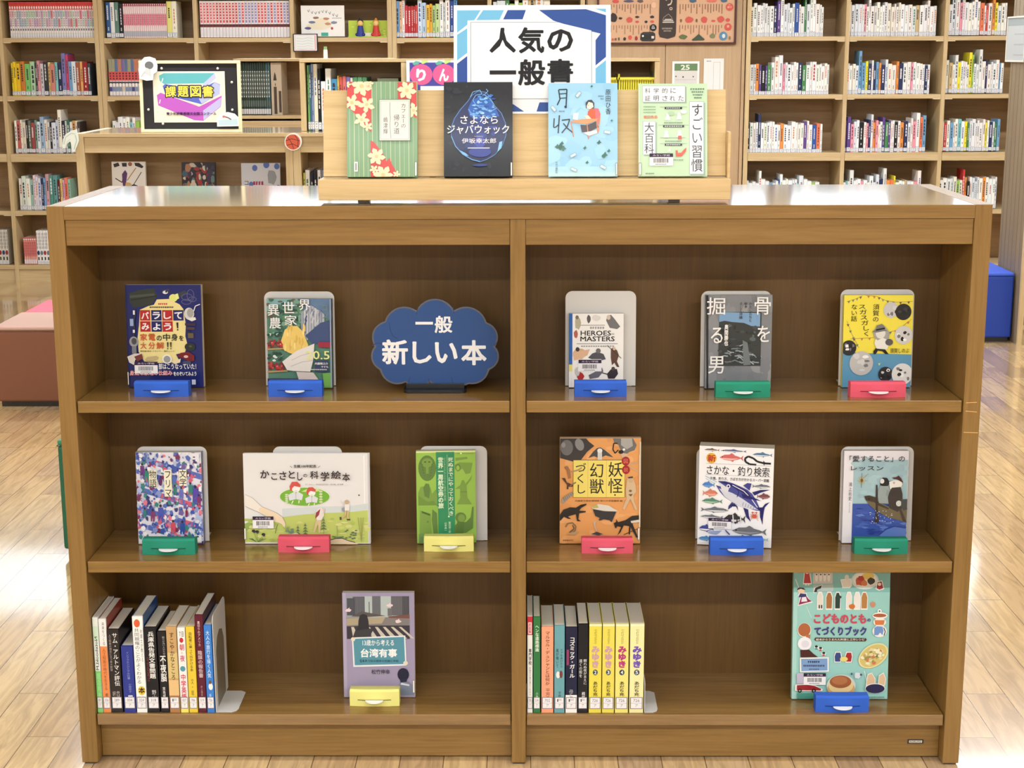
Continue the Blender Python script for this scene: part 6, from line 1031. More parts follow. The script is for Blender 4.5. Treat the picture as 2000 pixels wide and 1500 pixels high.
# ------------------------------------------------------------------ panelled cupboard front with framed poster
YP = YW+.02
X0, X1 = at(1142.5, 200, YP).x, at(1453.5, 200, YP).x; XM = at(1299, 150, YP).x; XS = at(1446, 200, YP).x
r = tag(empty('cupboard', (0, YP, 0)), 'tall beech cupboard with plain doors between the wall bookcases', 'cupboard')
for a_, b_ in ((X0+.012, XM-.0015), (XM+.0015, XS-.002)):
    m = MB(); m.box(a_, b_, 0, .02, .06, 1.78); m.build('door', M['panel'], r, bevel=.001)
m = MB(); m.box(X0+.004, X1-.004, .0215, .33, .0, 1.79); m.build('carcass', M['panel'], r)
m = MB(); m.box(XS, X1-.005, -.01, .021, .0, 1.79); m.build('side_panel', M['panel'], r)
def poster():
    Y = YP-.026; a0, a1 = at(1166, 40, Y).x, at(1439, 40, Y).x; z0 = at(1300, 87, Y).z; w_, h = a1-a0, .55
    r = tag(empty('framed_poster', ((a0+a1)/2, Y, z0)), 'large framed peach poster of small crafts hung on the beech cupboard', 'poster')
    fw = .013; m = MB(); FC = (70, 30, 28)
    for q in ((-w_/2, w_/2, 0, fw), (-w_/2, w_/2, h-fw, h), (-w_/2, -w_/2+fw, fw, h-fw), (w_/2-fw, w_/2, fw, h-fw)): m.box(q[0], q[1], 0, .025, q[2], q[3], FC)
    m.build('frame', M['plastic'], r, bevel=.002)
    pxm = (1750-40)/w_                      # drawing units per metre
    H_ = (h-2*fw)*pxm; top = 505-H_
    a = Art(60, top, 1712, 505, w_-2*fw, h-2*fw, oz=fw, y=.012); a.R(60, top, 1712, 505, (204, 164, 134)); q = random.Random(7); K = (50, 44, 44); RD = (196, 84, 76)
    for row in range(9):
        yb = 300-row*250+0
        for side in ((200, 680), (1040, 1560)):
            for x in range(side[0], side[1], 34):
                l = q.randint(4, 13); y0 = yb-0; a.many([[(x, y0+i*9+6), (x+13, y0+i*9+6), (x+13, y0+i*9), (x, y0+i*9)] for i in range(l)], (130, 96, 76)) if yb > top+150 else None
    for x, y, rx, ry, c in ((235, 205, 50, 66, K), (430, 235, 44, 36, RD), (525, 200, 30, 14, K), (525, 258, 26, 16, RD), (635, 258, 22, 18, K), (708, 200, 28, 20, K), (708, 255, 28, 16, RD), (1160, 235, 62, 40, RD), (1345, 235, 44, 44, RD), (1545, 230, 48, 44, RD), (1455, 250, 30, 14, RD), (1630, 240, 30, 24, RD), (375, 462, 20, 24, K), (440, 445, 28, 30, RD), (517, 455, 22, 28, (150, 50, 56)), (265, 465, 16, 18, (130, 80, 70)), (230, 468, 16, 16, RD), (305, 462, 12, 24, (70, 80, 60)), (1090, 440, 54, 34, (90, 104, 66)), (1450, 430, 40, 34, (120, 124, 90)), (1430, 10, 70, 20, (206, 110, 96)), (1200, 10, 46, 26, (70, 96, 120)), (1580, 8, 44, 24, (70, 96, 120)), (260, 15, 50, 24, RD), (420, 12, 70, 18, (86, 84, 106)), (560, 12, 44, 20, (96, 84, 80)), (1060, 245, 14, 24, (110, 90, 60)), (1250, 245, 14, 24, (110, 90, 60)), (320, 215, 26, 16, K), (1660, 455, 14, 26, (130, 110, 70))): a.B(x, y, rx, ry, c, int(x+y), 14, .25)
    a.P([(1195, 475), (1280, 405), (1355, 470), (1340, 482), (1210, 485)], (60, 76, 60)); a.E(1580, 430, 50, 52, (84, 130, 166), 20); a.E(1585, 430, 20, 26, (206, 214, 214), 12); a.P([(565, 470), (570, 400), (600, 380), (720, 378), (748, 400), (750, 470), (720, 492), (590, 490)], (52, 50, 50)); a.R(580, 410, 740, 470, (40, 40, 42)); a.E(598, 428, 12, 12, WS, 10); a.R(702, 428, 734, 458, (214, 206, 196))
    a.E(722, 328, 42, 42, BLK, 20); a.T('８', 706, 302, 736, 318, WS); a.T('玩具', 702, 322, 744, 344, WS, .01); a.E(1648, 84, 46, 46, RD, 20); a.E(1636, 322, 44, 44, RD, 20); a.T('６', 1636, 50, 1658, 66, (236, 190, 170)); a.T('遊び', 1620, 74, 1676, 98, (236, 190, 170), .01); a.T('食', 1618, 300, 1654, 330, (236, 190, 170), .01); a.E(725, 60, 30, 36, (222, 180, 150), 16)
    a.P([(800, top), (1010, top), (1000, 400), (990, 435), (900, 462), (805, 440), (790, 400)], (58, 48, 46)); a.T('つ', 868, -28, 950, 68, (214, 190, 170), .02); a.E(935, 102, 18, 18, (214, 190, 170), 14); a.E(935, 102, 11, 11, (58, 48, 46), 12); a.L([(835, 245), (850, 205), (905, 165), (945, 205), (960, 245)], 6, (150, 140, 132)); a.R(845, 240, 965, 250, (206, 196, 186)); a.R(862, 224, 945, 234, (206, 196, 186)); a.R(835, 258, 975, 270, (206, 196, 186)); a.bars(830, 330, 960, 348, 8, (150, 140, 130)); a.bars(850, 360, 945, 376, 5, (150, 140, 130))
    for ch, y0 in (('け', -150), ('み', -270), ('た', -390)): a.T(ch, 860, y0, 955, y0+96, (214, 190, 170), .02) if y0 > top+10 else None
    b = MB(); b.box(-w_/2+fw, w_/2-fw, .0125, .02, fw, h-fw, (204, 164, 134)); a.into(b); b.build('print', M['paper'], r)
poster()
def c_cal(a): a.R(*a.fr, (236, 236, 234)); a.R(975, 782, 1250, 870, (98, 130, 92)); a.T('25', 1050, 797, 1158, 860, (222, 226, 214), .03); a.R(975, 872, 1250, 1500, (206, 204, 204)); a.E(995, 938, 9, 9, (90, 90, 96)); a.E(1080, 945, 10, 10, (60, 60, 66)); a.P([(1190, 935), (1212, 935), (1201, 955)], (70, 70, 76)); [a.bars(990, y, 1235, y+8, 9, (176, 176, 180)) for y in (975, 1040, 1105, 1170, 1235)]
flat_front('calendar', 'white calendar sheet with a green band reading 25 on the cupboard', 'calendar', (1312, 120, 1364.5, 196), YP-.0045, .004, c_cal, (950, 755, 1272, 1230), (226, 226, 224), partname='sheet')
def c_form(a): a.R(*a.fr, (222, 222, 222)); a.bars(1365, 742, 1420, 754, 4, (130, 130, 140)); a.L([(1450, 760), (1450, 1100)], 4, (176, 176, 182)); a.L([(1530, 750), (1530, 1100)], 4, (176, 176, 182)); a.L([(1450, 760), (1530, 760)], 4, (176, 176, 182))
flat_front('paper_form', 'plain white ruled paper right of the calendar on the cupboard', 'notice', (1373, 114.5, 1412, 200), YP-.0045, .004, c_form, (1330, 715, 1575, 1260), (216, 216, 214), partname='sheet')

# ------------------------------------------------------------------ light oak low shelving in the middle distance
YM = at(151, 260, 1).y*0+2.62
YM = [y for y in [1.5+.005*i for i in range(400)] if abs(at(151, 260.5, y).z-H) < .004][0]
XA = at(146, 262, YM).x; XB = XA+2.2; HM = at(151, 260.5, YM).z
XP = at(573, 330, YM).x
ms = tag(empty('low_bookcase', (0, YM, 0)), 'light oak low double-sided bookcase carrying the black pinboard', 'bookcase')
DMU = .42; zt1 = at(400, 267.5, YM).z; zt2 = at(400, 298.5, YM).z
def mpart(name, q, m): b = MB(); b.box(*q); return b.build(name, M[m], ms, bevel=.001)
mpart('side_panel', (XA, XA+.03, 0, DMU, 0, HM-.0005), 'light_v'); mpart('side_panel', (XB-.03, XB, 0, DMU, 0, HM-.0005), 'light_v')
mpart('divider', (XP-.0265, XP-.0005, .001, DMU, 0, zt1-.0005), 'light_v'); mpart('divider', (XP+.0005, XP+.0265, .001, DMU, 0, zt1-.0005), 'light_v')
mpart('top_board', (XA+.0305, XB-.0305, -.004, DMU, zt1, HM), 'light_top')
for a_, b_ in ((XA+.0305, XP-.027), (XP+.027, XB-.0305)):
    mpart('top_rail', (a_, b_, .004, .024, zt2, zt1-.0005), 'light_h'); mpart('back_panel', (a_, b_, .2, .215, .09, zt1-.0006), 'light_back')
    mpart('shelf', (a_, b_, .006, .199, .792, .816), 'light_h'); mpart('shelf', (a_, b_, .006, .199, .47, .494), 'light_h'); mpart('bottom_board', (a_, b_, .006, .199, .085, .11), 'light_h'); mpart('kickboard', (a_, b_, .03, .05, 0, .084), 'light_h')
def c_m1(a):
    a.R(*a.fr, (232, 230, 232)); K = (50, 40, 60); a.many([[(5, 6), (20, 2), (24, 10), (8, 14)], [(30, 3), (45, 3), (45, 12), (32, 12)], [(68, 3), (82, 3), (95, 12), (90, 16), (70, 10)]], (40, 36, 40)); a.E(55, 6, 6, 5, (160, 96, 60)); a.L([(10, 40), (30, 50), (36, 24)], 2.5, K); a.L([(45, 45), (72, 15)], 2.5, (170, 130, 80)); a.L([(5, 62), (28, 92)], 4, K); a.P([(30, 30), (40, 20), (46, 28), (40, 60), (32, 66)], (86, 50, 110)); a.B(48, 66, 14, 22, (206, 170, 120), 3); a.B(50, 88, 14, 12, (180, 50, 50), 4); a.B(66, 62, 14, 9, (40, 40, 60), 5); a.E(78, 78, 5, 6, (150, 90, 60)); a.L([(60, 60), (88, 25)], 2, K)
def c_m2(a):
    q = random.Random(9); a.R(*a.fr, (44, 40, 52))
    for i in range(70): a.B(q.uniform(5, 95), q.uniform(5, 95), q.uniform(4, 11), q.uniform(4, 13), q.choice([(150, 50, 50), (60, 90, 110), (90, 120, 120), (200, 190, 180), (60, 50, 80), (170, 120, 90), (36, 34, 44)]), i)
def c_m3(a):
    a.R(*a.fr, (206, 210, 224)); q = random.Random(5)
    for x, y, r in ((35, 12, 7), (65, 4, 8), (92, 8, 7), (25, 52, 6), (55, 70, 7), (8, 82, 8), (95, 60, 6)): a.E(x, y, r, r*1.1, (84, 110, 186), 12)
    a.T('コ', 8, 44, 18, 54, (60, 60, 110), .02); a.T('ionic'[:2], 30, 44, 50, 54, (190, 70, 80), .02) if 0 else a.bars(30, 45, 58, 54, 4, (150, 60, 90)); a.B(78, 34, 14, 22, (150, 154, 166), 3); a.B(84, 74, 14, 18, (170, 174, 184), 4); a.B(62, 84, 10, 14, (60, 62, 76), 5)
for nm, px, dr, sd_ in (('white comic with scattered ink figures in the low light oak bookcase', (215, 317, 281, 392), c_m1, (226, 226, 228)), ('dark crowded comic in the middle of the low light oak bookcase', (352, 318, 418, 392), c_m2, (40, 36, 46)), ('pale comic with blue dots in the low light oak bookcase', (469, 320, 545, 392), c_m3, (200, 204, 220))):
    xl, yt, xr, yb = px; Y = YM+.08; a0, a1 = at(xl, yt, Y).x, at(xr, yt, Y).x; z1 = at(xl, yt, Y).z; hh = z1-.8168
    r = tag(empty('comic_book', ((a0+a1)/2, Y, .8168+.0006+.014*math.sin(R_(5))), (-R_(5), 0, 0)), nm, 'book')
    a = Art(0, 0, 100, 150, a1-a0, hh); dr(a); book_mesh(r, a1-a0, hh, .014, a, sd_)
xx = at(592, 345, YM+.03).x
for i, (c, w_, h_) in enumerate((((206, 206, 110), .007, .19), ((232, 232, 232), .016, .2), ((36, 40, 56), .012, .19), ((28, 30, 40), .014, .2), ((222, 222, 226), .012, .2), ((120, 130, 150), .012, .2), ((226, 222, 210), .014, .2))):
    o = wall_book('childrens_book', xx, xx+w_, .817, h_, YM+.03, .13, c, marks(c, 900+i)); tag(o, '%s narrow book, %s along, beneath the basketball cutout' % (cname(c), ORD[i]), 'book', 'books beneath the basketball cutout'); xx += w_+.0006
# pinboard with printed sheet and cutouts
def pinboard():
    Y = YM+.05; a0, a1 = at(275.5, 255, Y).x, at(472, 255, Y).x; z0 = HM+.0006; tl = R_(3); h = (at(373, 118, Y+.02).z-z0)/math.cos(tl); w_ = a1-a0
    r = tag(empty('pinboard', ((a0+a1)/2, Y, z0), (-tl, 0, 0)), 'black pinboard in a cream frame showing drawn books, on the low oak bookcase', 'notice board')
    fw = .011; m = MB(); FC = (236, 226, 190)
    for q in ((-w_/2, w_/2, 0, fw), (-w_/2, w_/2, h-fw, h), (-w_/2, -w_/2+fw, fw, h-fw), (w_/2-fw, w_/2, fw, h-fw)): m.box(q[0], q[1], 0, .016, q[2], q[3], FC)
    m.build('frame', M['matte'], r, bevel=.0012)
    fr = (1100, 475, 1890, 1028); m = MB(); m.box(-w_/2+fw, w_/2-fw, .006, .014, fw, h-fw, (26, 26, 34)); m.build('felt_board', M['matte'], r)
    a = Art(*fr, w_, h, y=.005); c0 = len(a.v); a.R(1205, 558, 1768, 952, (238, 234, 214)); a.E(1480, 760, 220, 160, (240, 236, 206), 22)
    a.P([(1255, 590), (1290, 572), (1690, 572), (1600, 650), (1290, 655), (1258, 630)], (100, 184, 192)); a.P([(1690, 572), (1700, 610), (1605, 690), (1590, 660)], (190, 196, 232)); a.P([(1280, 670), (1300, 655), (1560, 700), (1690, 640), (1730, 660), (1725, 730), (1580, 812), (1300, 740)], (92, 108, 206)); a.P([(1690, 640), (1730, 665), (1724, 735), (1580, 808), (1560, 770)], (184, 190, 230))
    a.P([(1232, 740), (1262, 722), (1480, 800), (1560, 830), (1740, 745), (1730, 830), (1590, 940), (1520, 935), (1240, 820)], (190, 96, 200)); a.P([(1735, 760), (1728, 828), (1592, 935), (1590, 860)], (190, 186, 232)); a.L([(1285, 610), (1275, 640)], 7, WS); a.L([(1258, 775), (1250, 805)], 7, WS)
    for ch, x0 in (('課', 1300), ('題', 1396), ('図', 1494), ('書', 1590)): a.T(ch, x0-7, 662, x0+92, 764, (40, 34, 40), .06); a.T(ch, x0, 670, x0+85, 756, (240, 220, 90), .025)
    a.T('青少年読書感想文全国コンクール', 1302, 872, 1695, 896, (60, 30, 80), .03)
    m = MB(); sw, sh = w_*(1768-1205)/790, h*(952-558)/553; cx = ((1768+1205)/2-1495)/790*w_; cz = (1028-952)/553*h
    m.box(cx-sw/2, cx+sw/2, .0052, .0058, cz, cz+sh, (238, 234, 214)); a.into(m); m.build('printed_sheet', M['paper'], r)
    for x, y in ((1277, 535), (1715, 537), (1822, 643), (1162, 852), (1272, 962), (1820, 855)):
        m = MB(); m.ball((x-1495)/790*w_, .004, (1028-y)/553*h, .0045, .004, .0045, (226, 222, 214)); m.build('pin', M['plastic'], r, smooth=True)
    # cutouts pinned on
    def cut(name, label, poly, rim, shapes, y):
        m = MB(); cp = [((x-1495)/790*w_, (1028-yy)/553*h) for x, yy in poly]; m.prism(cp, y, y+.003, 1, rim); a = Art(*fr, w_, h, y=y); a.fr = (900, 300, 2100, 1200); s_ = 790/553
        a2 = Art(900, 300, 2100, 1200, w_*1200/790, h*900/553, ox=(1500-1495)/790*w_, oz=(1028-1200)/553*h, y=y); shapes(a2); a2.into(m); tag(m.build(name, M['paper'], r), label)
    cut('paper_cutout', 'white paper cutout with a grey dot', [(1190, 445), (1235, 460), (1250, 510), (1245, 560), (1215, 580), (1212, 625), (1160, 630), (1105, 615), (1100, 540), (1120, 480), (1150, 450)], (232, 234, 234), lambda a: (a.E(1185, 512, 34, 30, (110, 112, 116), 16), a.P([(1140, 570), (1165, 530), (1195, 545), (1200, 600), (1170, 585)], (206, 210, 210)), a.L([(1120, 600), (1150, 560)], 10, (196, 200, 200))), -.0042)
    cut('paper_cutout', 'white domed paper cutout with pale blue water', [(1700, 985), (1700, 920), (1730, 890), (1785, 872), (1840, 885), (1870, 915), (1873, 982)], (234, 236, 238), lambda a: (a.P([(1712, 975), (1712, 935), (1860, 925), (1862, 972)], (190, 216, 230)), a.L([(1750, 905), (1785, 915), (1812, 930)], 9, (110, 90, 90)), a.E(1755, 908, 12, 9, (206, 120, 110), 10)), -.0042)
pinboard()
def standing_cut(name, label, cat, pxpoly, Y, rim, shapes, depth=.004):
    P3 = [at(x, y, Y) for x, y in pxpoly]; cx = sum(p.x for p in P3)/len(P3); z0 = min(p.z for p in P3)
    b = MB(); b.prism([(p.x-cx, p.z-z0) for p in P3], 0, depth, 1, rim)
    xs_ = [x for x, y in pxpoly]; ys_ = [y for x, y in pxpoly]; q0, q1 = at(min(xs_), max(ys_), Y), at(max(xs_), max(ys_), Y); qt = at(min(xs_), min(ys_), Y)
    a = Art(min(xs_), min(ys_), max(xs_), max(ys_), q1.x-q0.x, qt.z-q0.z, ox=(q0.x+q1.x)/2-cx); shapes(a); a.into(b)
    o = b.build(name, M['paper'], None, (cx, Y, z0)); return tag(o, label, cat)
circ = lambda cx, cy, r, n=28: [(cx+r*math.cos(2*math.pi*i/n), cy+r*math.sin(2*math.pi*i/n)) for i in range(n)]
standing_cut('basketball_cutout', 'round basketball cutout with white rim on the low oak bookcase front', 'cutout', circ(572.6, 277, 17), YM-.0085, (236, 230, 226), lambda a: (a.E(572.6, 277.3, 14.4, 14.8, (206, 92, 66), 26), a.L([(572-10, 267), (572-3, 277), (572+2, 291)], 1, (60, 34, 34)), a.L([(558.5, 275), (570, 271), (586, 275)], 1, (60, 34, 34)), a.L([(560, 284), (572, 281), (584, 287)], 1, (60, 34, 34)), a.L([(576, 263), (583, 273), (582, 288)], 1, (60, 34, 34))))
standing_cut('paper_cutout', 'pale curved paper cutout on the left corner of the low oak bookcase', 'cutout', [(122, 290), (123, 272), (128, 262), (140, 255), (150, 252.5), (152, 262), (154, 275), (150, 286), (146, 296), (141, 297), (140, 285), (137, 276), (131, 281), (128, 290)], YM-.0085, (226, 232, 226), lambda a: (a.L([(126, 282), (130, 268), (142, 260), (149, 262)], 2, (190, 206, 198)), a.L([(149, 264), (151, 274), (145, 292)], 1.6, (170, 196, 184)), a.L([(128, 288), (133, 276), (139, 272)], 1.6, (206, 214, 208))))
# ------------------------------------------------------------------ open box shelf standing on the low bookcase, its contents and the fruit sign
YB2 = YM+.10; bz0 = HM+.0006; bz1 = at(690, 115, YB2).z
xs2 = [at(x, 190, YB2).x for x in (591.5, 789, 986, 1184, 1283)]
bs = tag(empty('box_shelf', (0, YB2, bz0)), 'open light oak box shelf standing on the low bookcase, holding magazines', 'shelf')
BH = bz1-bz0; BD = .24
for i, x in enumerate(xs2): b = MB(); b.box(x-.009, x+.009, 0, BD, 0, BH-.0125); b.build('upright', M['light_v'], bs, bevel=.001)
b = MB(); b.box(xs2[0]-.009, xs2[-1]+.009, -.001, BD, BH-.012, BH); b.build('top_board', M['light_top'], bs, bevel=.001)
for i in range(4): b = MB(); b.box(xs2[i]+.0095, xs2[i+1]-.0095, BD-.01, BD, .0, BH-.0125); b.build('back_panel', M['light_back'], bs)
zx = bz0+.0006
def row2(spec, px, where, group, Y=YB2+.02):
    x = at(px, 200, Y).x
    for i, (c, w_, hp) in enumerate(spec):
        wd = w_/(F_PX/(Y-EYE.y)); z1 = at(640, hp, Y).z
        o = wall_book('magazine', x, x+wd-.0006, zx, z1-zx, Y, .17, c, marks(c, 950+i+int(px))); tag(o, '%s magazine, %s from the left %s' % (cname(c), ORD[i], where), 'book', group); x += wd
row2([((120, 180, 110), 4, 127), ((70, 110, 150), 3.5, 127), ((130, 150, 190), 4.5, 125), ((226, 222, 206), 8, 125), ((26, 28, 34), 6, 134), ((232, 234, 238), 9, 159), ((236, 238, 240), 11, 134), ((70, 140, 190), 12, 154), ((226, 196, 80), 3, 148), ((196, 90, 80), 7, 150), ((206, 110, 110), 7, 149), ((120, 110, 170), 8, 150), ((214, 222, 214), 5, 152), ((90, 150, 110), 9, 151), ((100, 160, 120), 9, 151), ((80, 140, 104), 9, 151)], 601, 'open box shelf', 'magazines in the open box shelf')
b = MB(); xg = at(738, 190, YB2+.02).x; b.box(0, .075, 0, .17, 0, at(738, 153, YB2+.02).z-zx, (110, 120, 100)); o = b.build('file_box', M['matte'], None, (xg, YB2+.02, zx)); tag(o, 'dull green file box at the right of the magazines', 'box')
b = MB(); b.cyl(0, 0, 0, .032, .008, .007, 12, (222, 226, 206)); b.cyl(0, 0, .032, .043, .006, .006, 12, (120, 160, 110)); o = b.build('glue_bottle', M['plastic'], None, (at(636, 115, YB2+.05).x, YB2+.05, bz1+.0008)); tag(o, 'tiny pale bottle with green cap on top of the box shelf', 'bottle')
def c_apple(a):
    a.R(*a.fr, (236, 236, 238)); a.R(1418, 730, 2300, 1065, (76, 74, 160)); a.R(1540, 1000, 2300, 1070, (236, 238, 242))
    for i, (cx, ch) in enumerate(((1550, 'り'), (1812, 'ん'), (2074, 'ご'))): a.E(cx, 868, 130, 120, (226, 96, 150), 24); a.P([(cx-100, 740), (cx-60, 712), (cx-10, 720), (cx-30, 750), (cx-80, 762)], (96, 176, 160)); a.P([(cx, 735), (cx+10, 700), (cx+80, 685), (cx+75, 725), (cx+20, 748)], (190, 222, 130)); a.T(ch, cx-58, 800, cx+55, 945, (240, 236, 240), .05)
flat_front('fruit_sign', 'purple and pink sign with apples and white characters, left of the notice board', 'sign', (795.5, 118, 951, 258), YB2-.012, .004, c_apple, (1380, 705, 2300, 1530), (232, 232, 236), dz=.0006, partname='board')
# yellow baskets in the right compartment
for x0, x1, nm in ((1156, 1205.5, 'yellow woven basket partly behind the notice board'), (1208, 1280, 'yellow woven basket beside the green clip in the box shelf')):
    Y = YB2+.02; a0, a1 = at(x0, 180, Y).x, at(x1, 180, Y).x; z1 = at(1240, 151, Y).z-zx; w_ = a1-a0
    r = tag(empty('basket', ((a0+a1)/2, Y, zx)), nm, 'basket', None); YC = (214, 206, 50)
    b = MB(); t = .004
    n = 16
    for i in range(n): u = -w_/2+w_*(i+.5)/n; b.box(u-w_/n*.34, u+w_/n*.34, 0, t, .004, z1-.006, YC); b.box(u-w_/n*.34, u+w_/n*.34, .16-t, .16, .004, z1-.006, YC)
    for s_ in (-1, 1):
        for i in range(10): v = .16*(i+.5)/10; b.box(min(s_*w_/2, s_*(w_/2-t)), max(s_*w_/2, s_*(w_/2-t)), v-.005, v+.005, .004, z1-.006, YC)
    for k in range(5): zk = .012+(z1-.024)*k/4; b.box(-w_/2+.001, w_/2-.001, .0015, .0025, zk, zk+.006, (186, 178, 40))
    b.build('woven_body', M['plastic'], r)
    b = MB(); b.box(-w_/2, w_/2, -.003, .004, z1-.008, z1, (226, 220, 70)); b.box(-w_/2, w_/2, .156, .163, z1-.008, z1, (226, 220, 70)); b.box(-w_/2-.002, -w_/2+.004, -.003, .163, z1-.008, z1+.012, (226, 220, 70)); b.box(w_/2-.004, w_/2+.002, -.003, .163, z1-.008, z1, (226, 220, 70)); b.build('rim', M['plastic'], r)
    b = MB(); b.box(-w_/2, w_/2, 0, .16, 0, .004, YC); b.build('base', M['plastic'], r)
b = MB(); b.box(0, .008, 0, .1, 0, at(1279, 140, YB2+.02).z-zx, (130, 170, 110)); o = b.build('divider_board', M['matte'], None, (at(1280.5, 180, YB2+.02).x-.0065, YB2+.06, zx)); tag(o, 'narrow green board standing at the right end inside the box shelf', 'board')
# mid-height case further back with the encyclopedias
YE = 4.55; xe0, xe1 = at(455, 115, YE).x, at(760, 115, YE).x; ze = at(520, 114.5, YE).z; zs_ = at(520, 225.5, YE).z
ec = tag(empty('encyclopedia_bookcase', (0, YE, 0)), 'mid-height light oak bookcase of encyclopedias behind the pinboard', 'bookcase')
for nm, q, m_ in (('side_panel', (xe0, xe0+.022, 0, .3, 0, ze-.013), 'light_v'), ('side_panel', (xe1-.022, xe1, 0, .3, 0, ze-.013), 'light_v'), ('top_board', (xe0, xe1, -.002, .3, ze-.0125, ze), 'light_h'), ('shelf', (xe0+.0225, xe1-.0225, .004, .285, zs_-.016, zs_), 'light_h'), ('front_rail', (xe0+.0225, xe1-.0225, .01, .03, zs_-.06, zs_-.026), 'light_h'), ('back_panel', (xe0+.0225, xe1-.0225, .286, .298, .02, ze-.013), 'light_back'), ('lower_panel', (xe0+.0225, xe1-.0225, .035, .05, .02, zs_-.03), 'light_h')):
    b = MB(); b.box(*q); b.build(nm, M[m_], ec, bevel=.001)
x = at(470.5, 170, YE+.03).x; wd = (at(528, 170, YE+.03).x-x)/13; hE = at(500, 122.5, YE+.03).z-zs_
def enc(a): a.R(8, 16, 60, 66, (196, 206, 202)); a.many([[(14, y+5), (54, y+5), (52, y), (16, y)] for y in range(18, 64, 8)], (60, 74, 70)); a.R(8, 72, 92, 84, (90, 104, 100)); a.R(3, 88, 97, 98, (206, 208, 214))
for i in range(13):
    c = (44, 62, 56) if i < 11 else (60, 96, 104)
    o = wall_book('encyclopedia_volume', x+.0004, x+wd-.0004, zs_+.0006, hE, YE+.03, .19, c, enc); tag(o, 'dark green encyclopedia volume, %s in its row right of the pinboard' % ORD[i], 'book', 'dark green encyclopedia set'); x += wd
r = tag(empty('slipcase', (x+.004, YE+.03, zs_+.0006)), 'grey arched slipcase closing the encyclopedia row', 'box'); w_ = at(551, 170, YE+.03).x-x-.006
b = MB(); GC = (190, 176, 156); b.box(0, w_, 0, .18, 0, hE, GC); a = Art(0, 0, 100, 100, w_, hE, ox=w_/2); a.P([(22, 34), (30, 24), (38, 18), (48, 24), (54, 34)], (56, 42, 36)); a.R(24, 46, 52, 98, (70, 56, 44)); a.R(70, 54, 94, 95, (70, 56, 44)); a.E(40, 42, 4, 3, (80, 66, 56)); a.into(b); b.build('case', M['matte'], r)

# ------------------------------------------------------------------ seats and the end of the right-hand bookcase
def seat(name, label, col, top_col, X0, X1, Y0, Y1, h, cat='stool', rot=0):
    r = tag(empty(name, ((X0+X1)/2, (Y0+Y1)/2, 0)), label, cat); wx, wy = (X1-X0)/2, (Y1-Y0)/2
    b = MB(); b.box(-wx+.012, wx-.012, -wy+.012, wy-.012, 0, .022, (28, 26, 26)); b.build('base', M['plastic'], r)
    b = MB(); b.box(-wx, wx, -wy, wy, .0225, h-.018, col); b.build('body', M['leather'], r, bevel=.008)
    b = MB(); b.box(-wx, wx, -wy, wy, h-.0175, h, top_col); b.build('seat_cushion', M['leather'], r, bevel=.006)
    b = MB()
    for sx in (-1, 1): b.box(min(sx*wx, sx*(wx+.002)), max(sx*wx, sx*(wx+.002)), -wy, wy, h-.0185, h-.0165, tuple(int(v*.8) for v in col))
    for sy in (-1, 1): b.box(-wx, wx, min(sy*wy, sy*(wy+.002)), max(sy*wy, sy*(wy+.002)), h-.0185, h-.0165, tuple(int(v*.8) for v in col))
    b.build('seam_piping', M['leather'], r)
p = atz(-3, 795, 0); hB = at(60, 638, p.y+.005).z; yb1 = atz(60, 609.5, hB).y
seat('bench_seat', 'brown box seat with a pale pinkish cushion at the left edge', (126, 78, 56), (196, 160, 148), p.x, p.x+.62, p.y, yb1, hB, 'bench')
p2x = atz(38, 609, hB).x+.02; yb2 = atz(80, 585, hB).y
seat('bench_seat', 'pink box seat standing behind the brown one', (206, 96, 110), (232, 110, 132), p2x, p2x+.6, yb1+.012, yb2, hB, 'bench')
p = atz(1978, 668, 0); hS = at(1950, 533, p.y).z
seat('cube_stool', 'bright blue vinyl stool standing beside the grooved panel', (20, 62, 168), (58, 96, 214), p.x-.432, p.x-.012, p.y, p.y+.42, hS)
p = atz(125.5, 1088, 0); hG = at(112, 858, p.y+.01).z
seat('cube_stool', 'green vinyl stool mostly hidden behind the brown bookcase', (22, 104, 78), (60, 140, 110), p.x, p.x+.4, p.y, p.y+.4, hG)
XR = 2.452; yf = atz(1990, 673, 0).y; yk = yf+.38
er = tag(empty('panelled_bookcase', (XR, yf, 0)), 'tall bookcase with a grooved grey-beige end panel at the right edge', 'bookcase')
b = MB(); b.box(0, .014, .0, yk-yf, 0, 1.95); b.build('end_panel', M['grey_panel'], er)
b = MB()
for k in range(6): yk_ = .05+k*.06; b.box(-.0012, .0, yk_-.004, yk_+.004, .0, 1.95)
b.build('groove_strip', M['grey_panel'], er)
b = MB(); b.box(-.002, .022, -.018, -.0004, 0, 1.95); b.build('front_edging', M['light_v'], er)
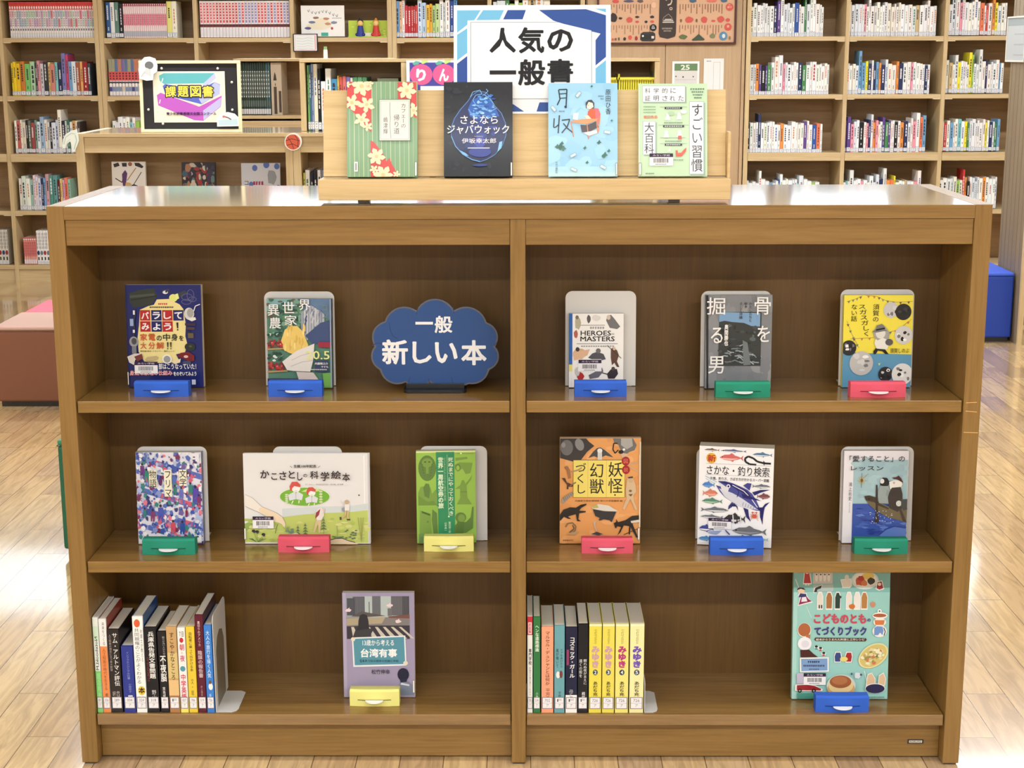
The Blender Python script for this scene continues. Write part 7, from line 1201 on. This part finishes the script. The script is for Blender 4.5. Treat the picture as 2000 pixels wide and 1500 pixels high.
b = MB(); b.box(.0145, .9, yk-yf-.02, yk-yf, .02, 1.95); b.build('back_panel', M['light_back'], er)
for z in (.1, .42, .76, 1.1, 1.44, 1.92): b = MB(); b.box(.023, .9, -.012, yk-yf-.021, z-.024, z); b.build('shelf', M['light_h'], er)
b = MB(); b.box(.9005, .93, -.015, yk-yf, 0, 1.95); b.build('side_panel', M['light_v'], er)
b = MB(); b.box(.0235, .9, .01, .03, 0, .075); b.build('plinth', M['light_h'], er)
o = wall_book('storybook', XR+.03, XR+.055, .4206, .2, yf+.03, .15, (226, 226, 214), marks((226, 226, 214), 1)); tag(o, 'pale book on a low shelf at the extreme right edge', 'book')
o = wall_book('storybook', XR+.056, XR+.075, .4206, .21, yf+.03, .15, (206, 190, 90), marks((206, 190, 90), 2)); tag(o, 'yellowish book second on the low shelf at the extreme right edge', 'book')
# white framed notice on the end panel
zn1, zn0 = 1.66, 1.39
y1_ = next((y for y in [yf+.002*i for i in range(400)] if at(1969, 75, y).x <= XR-.012), yf) if 0 else None
def on_panel(xp, yp): d = ray(xp, yp); t = (XR-.012-EYE.x)/d.x; return EYE+d*t
q0, q1 = on_panel(1968, 33), on_panel(1966, 121); ya = q0.y
r = tag(empty('framed_notice', (XR-.0005, ya, q1.z)), 'white-framed grey notice hung on the grooved end panel', 'notice'); hN = q0.z-q1.z; wN = .3
m = MB(); fw = .008
for u in ((-wN, 0, 0, fw), (-wN, 0, hN-fw, hN), (-fw, 0, fw, hN-fw), (-wN, -wN+fw, fw, hN-fw)): m.box(-.012, -.001, u[0], u[1], u[2], u[3], (206, 202, 194))
m.build('frame', M['plastic'], r, bevel=.001)
m = MB(); m.box(-.007, -.0015, -wN+fw, -fw, fw, hN-fw, (168, 172, 174)); m.box(-.0074, -.007, -wN+fw, -fw, hN-.045, hN-fw, (140, 148, 150))
for k in range(3):
    for j in range(8): m.box(-.0074, -.007, -wN+.03+j*.02, -wN+.03+j*.02+.013, hN-.09-k*.05, hN-.083-k*.05, (150, 154, 160))
m.build('sheet', M['paper'], r)
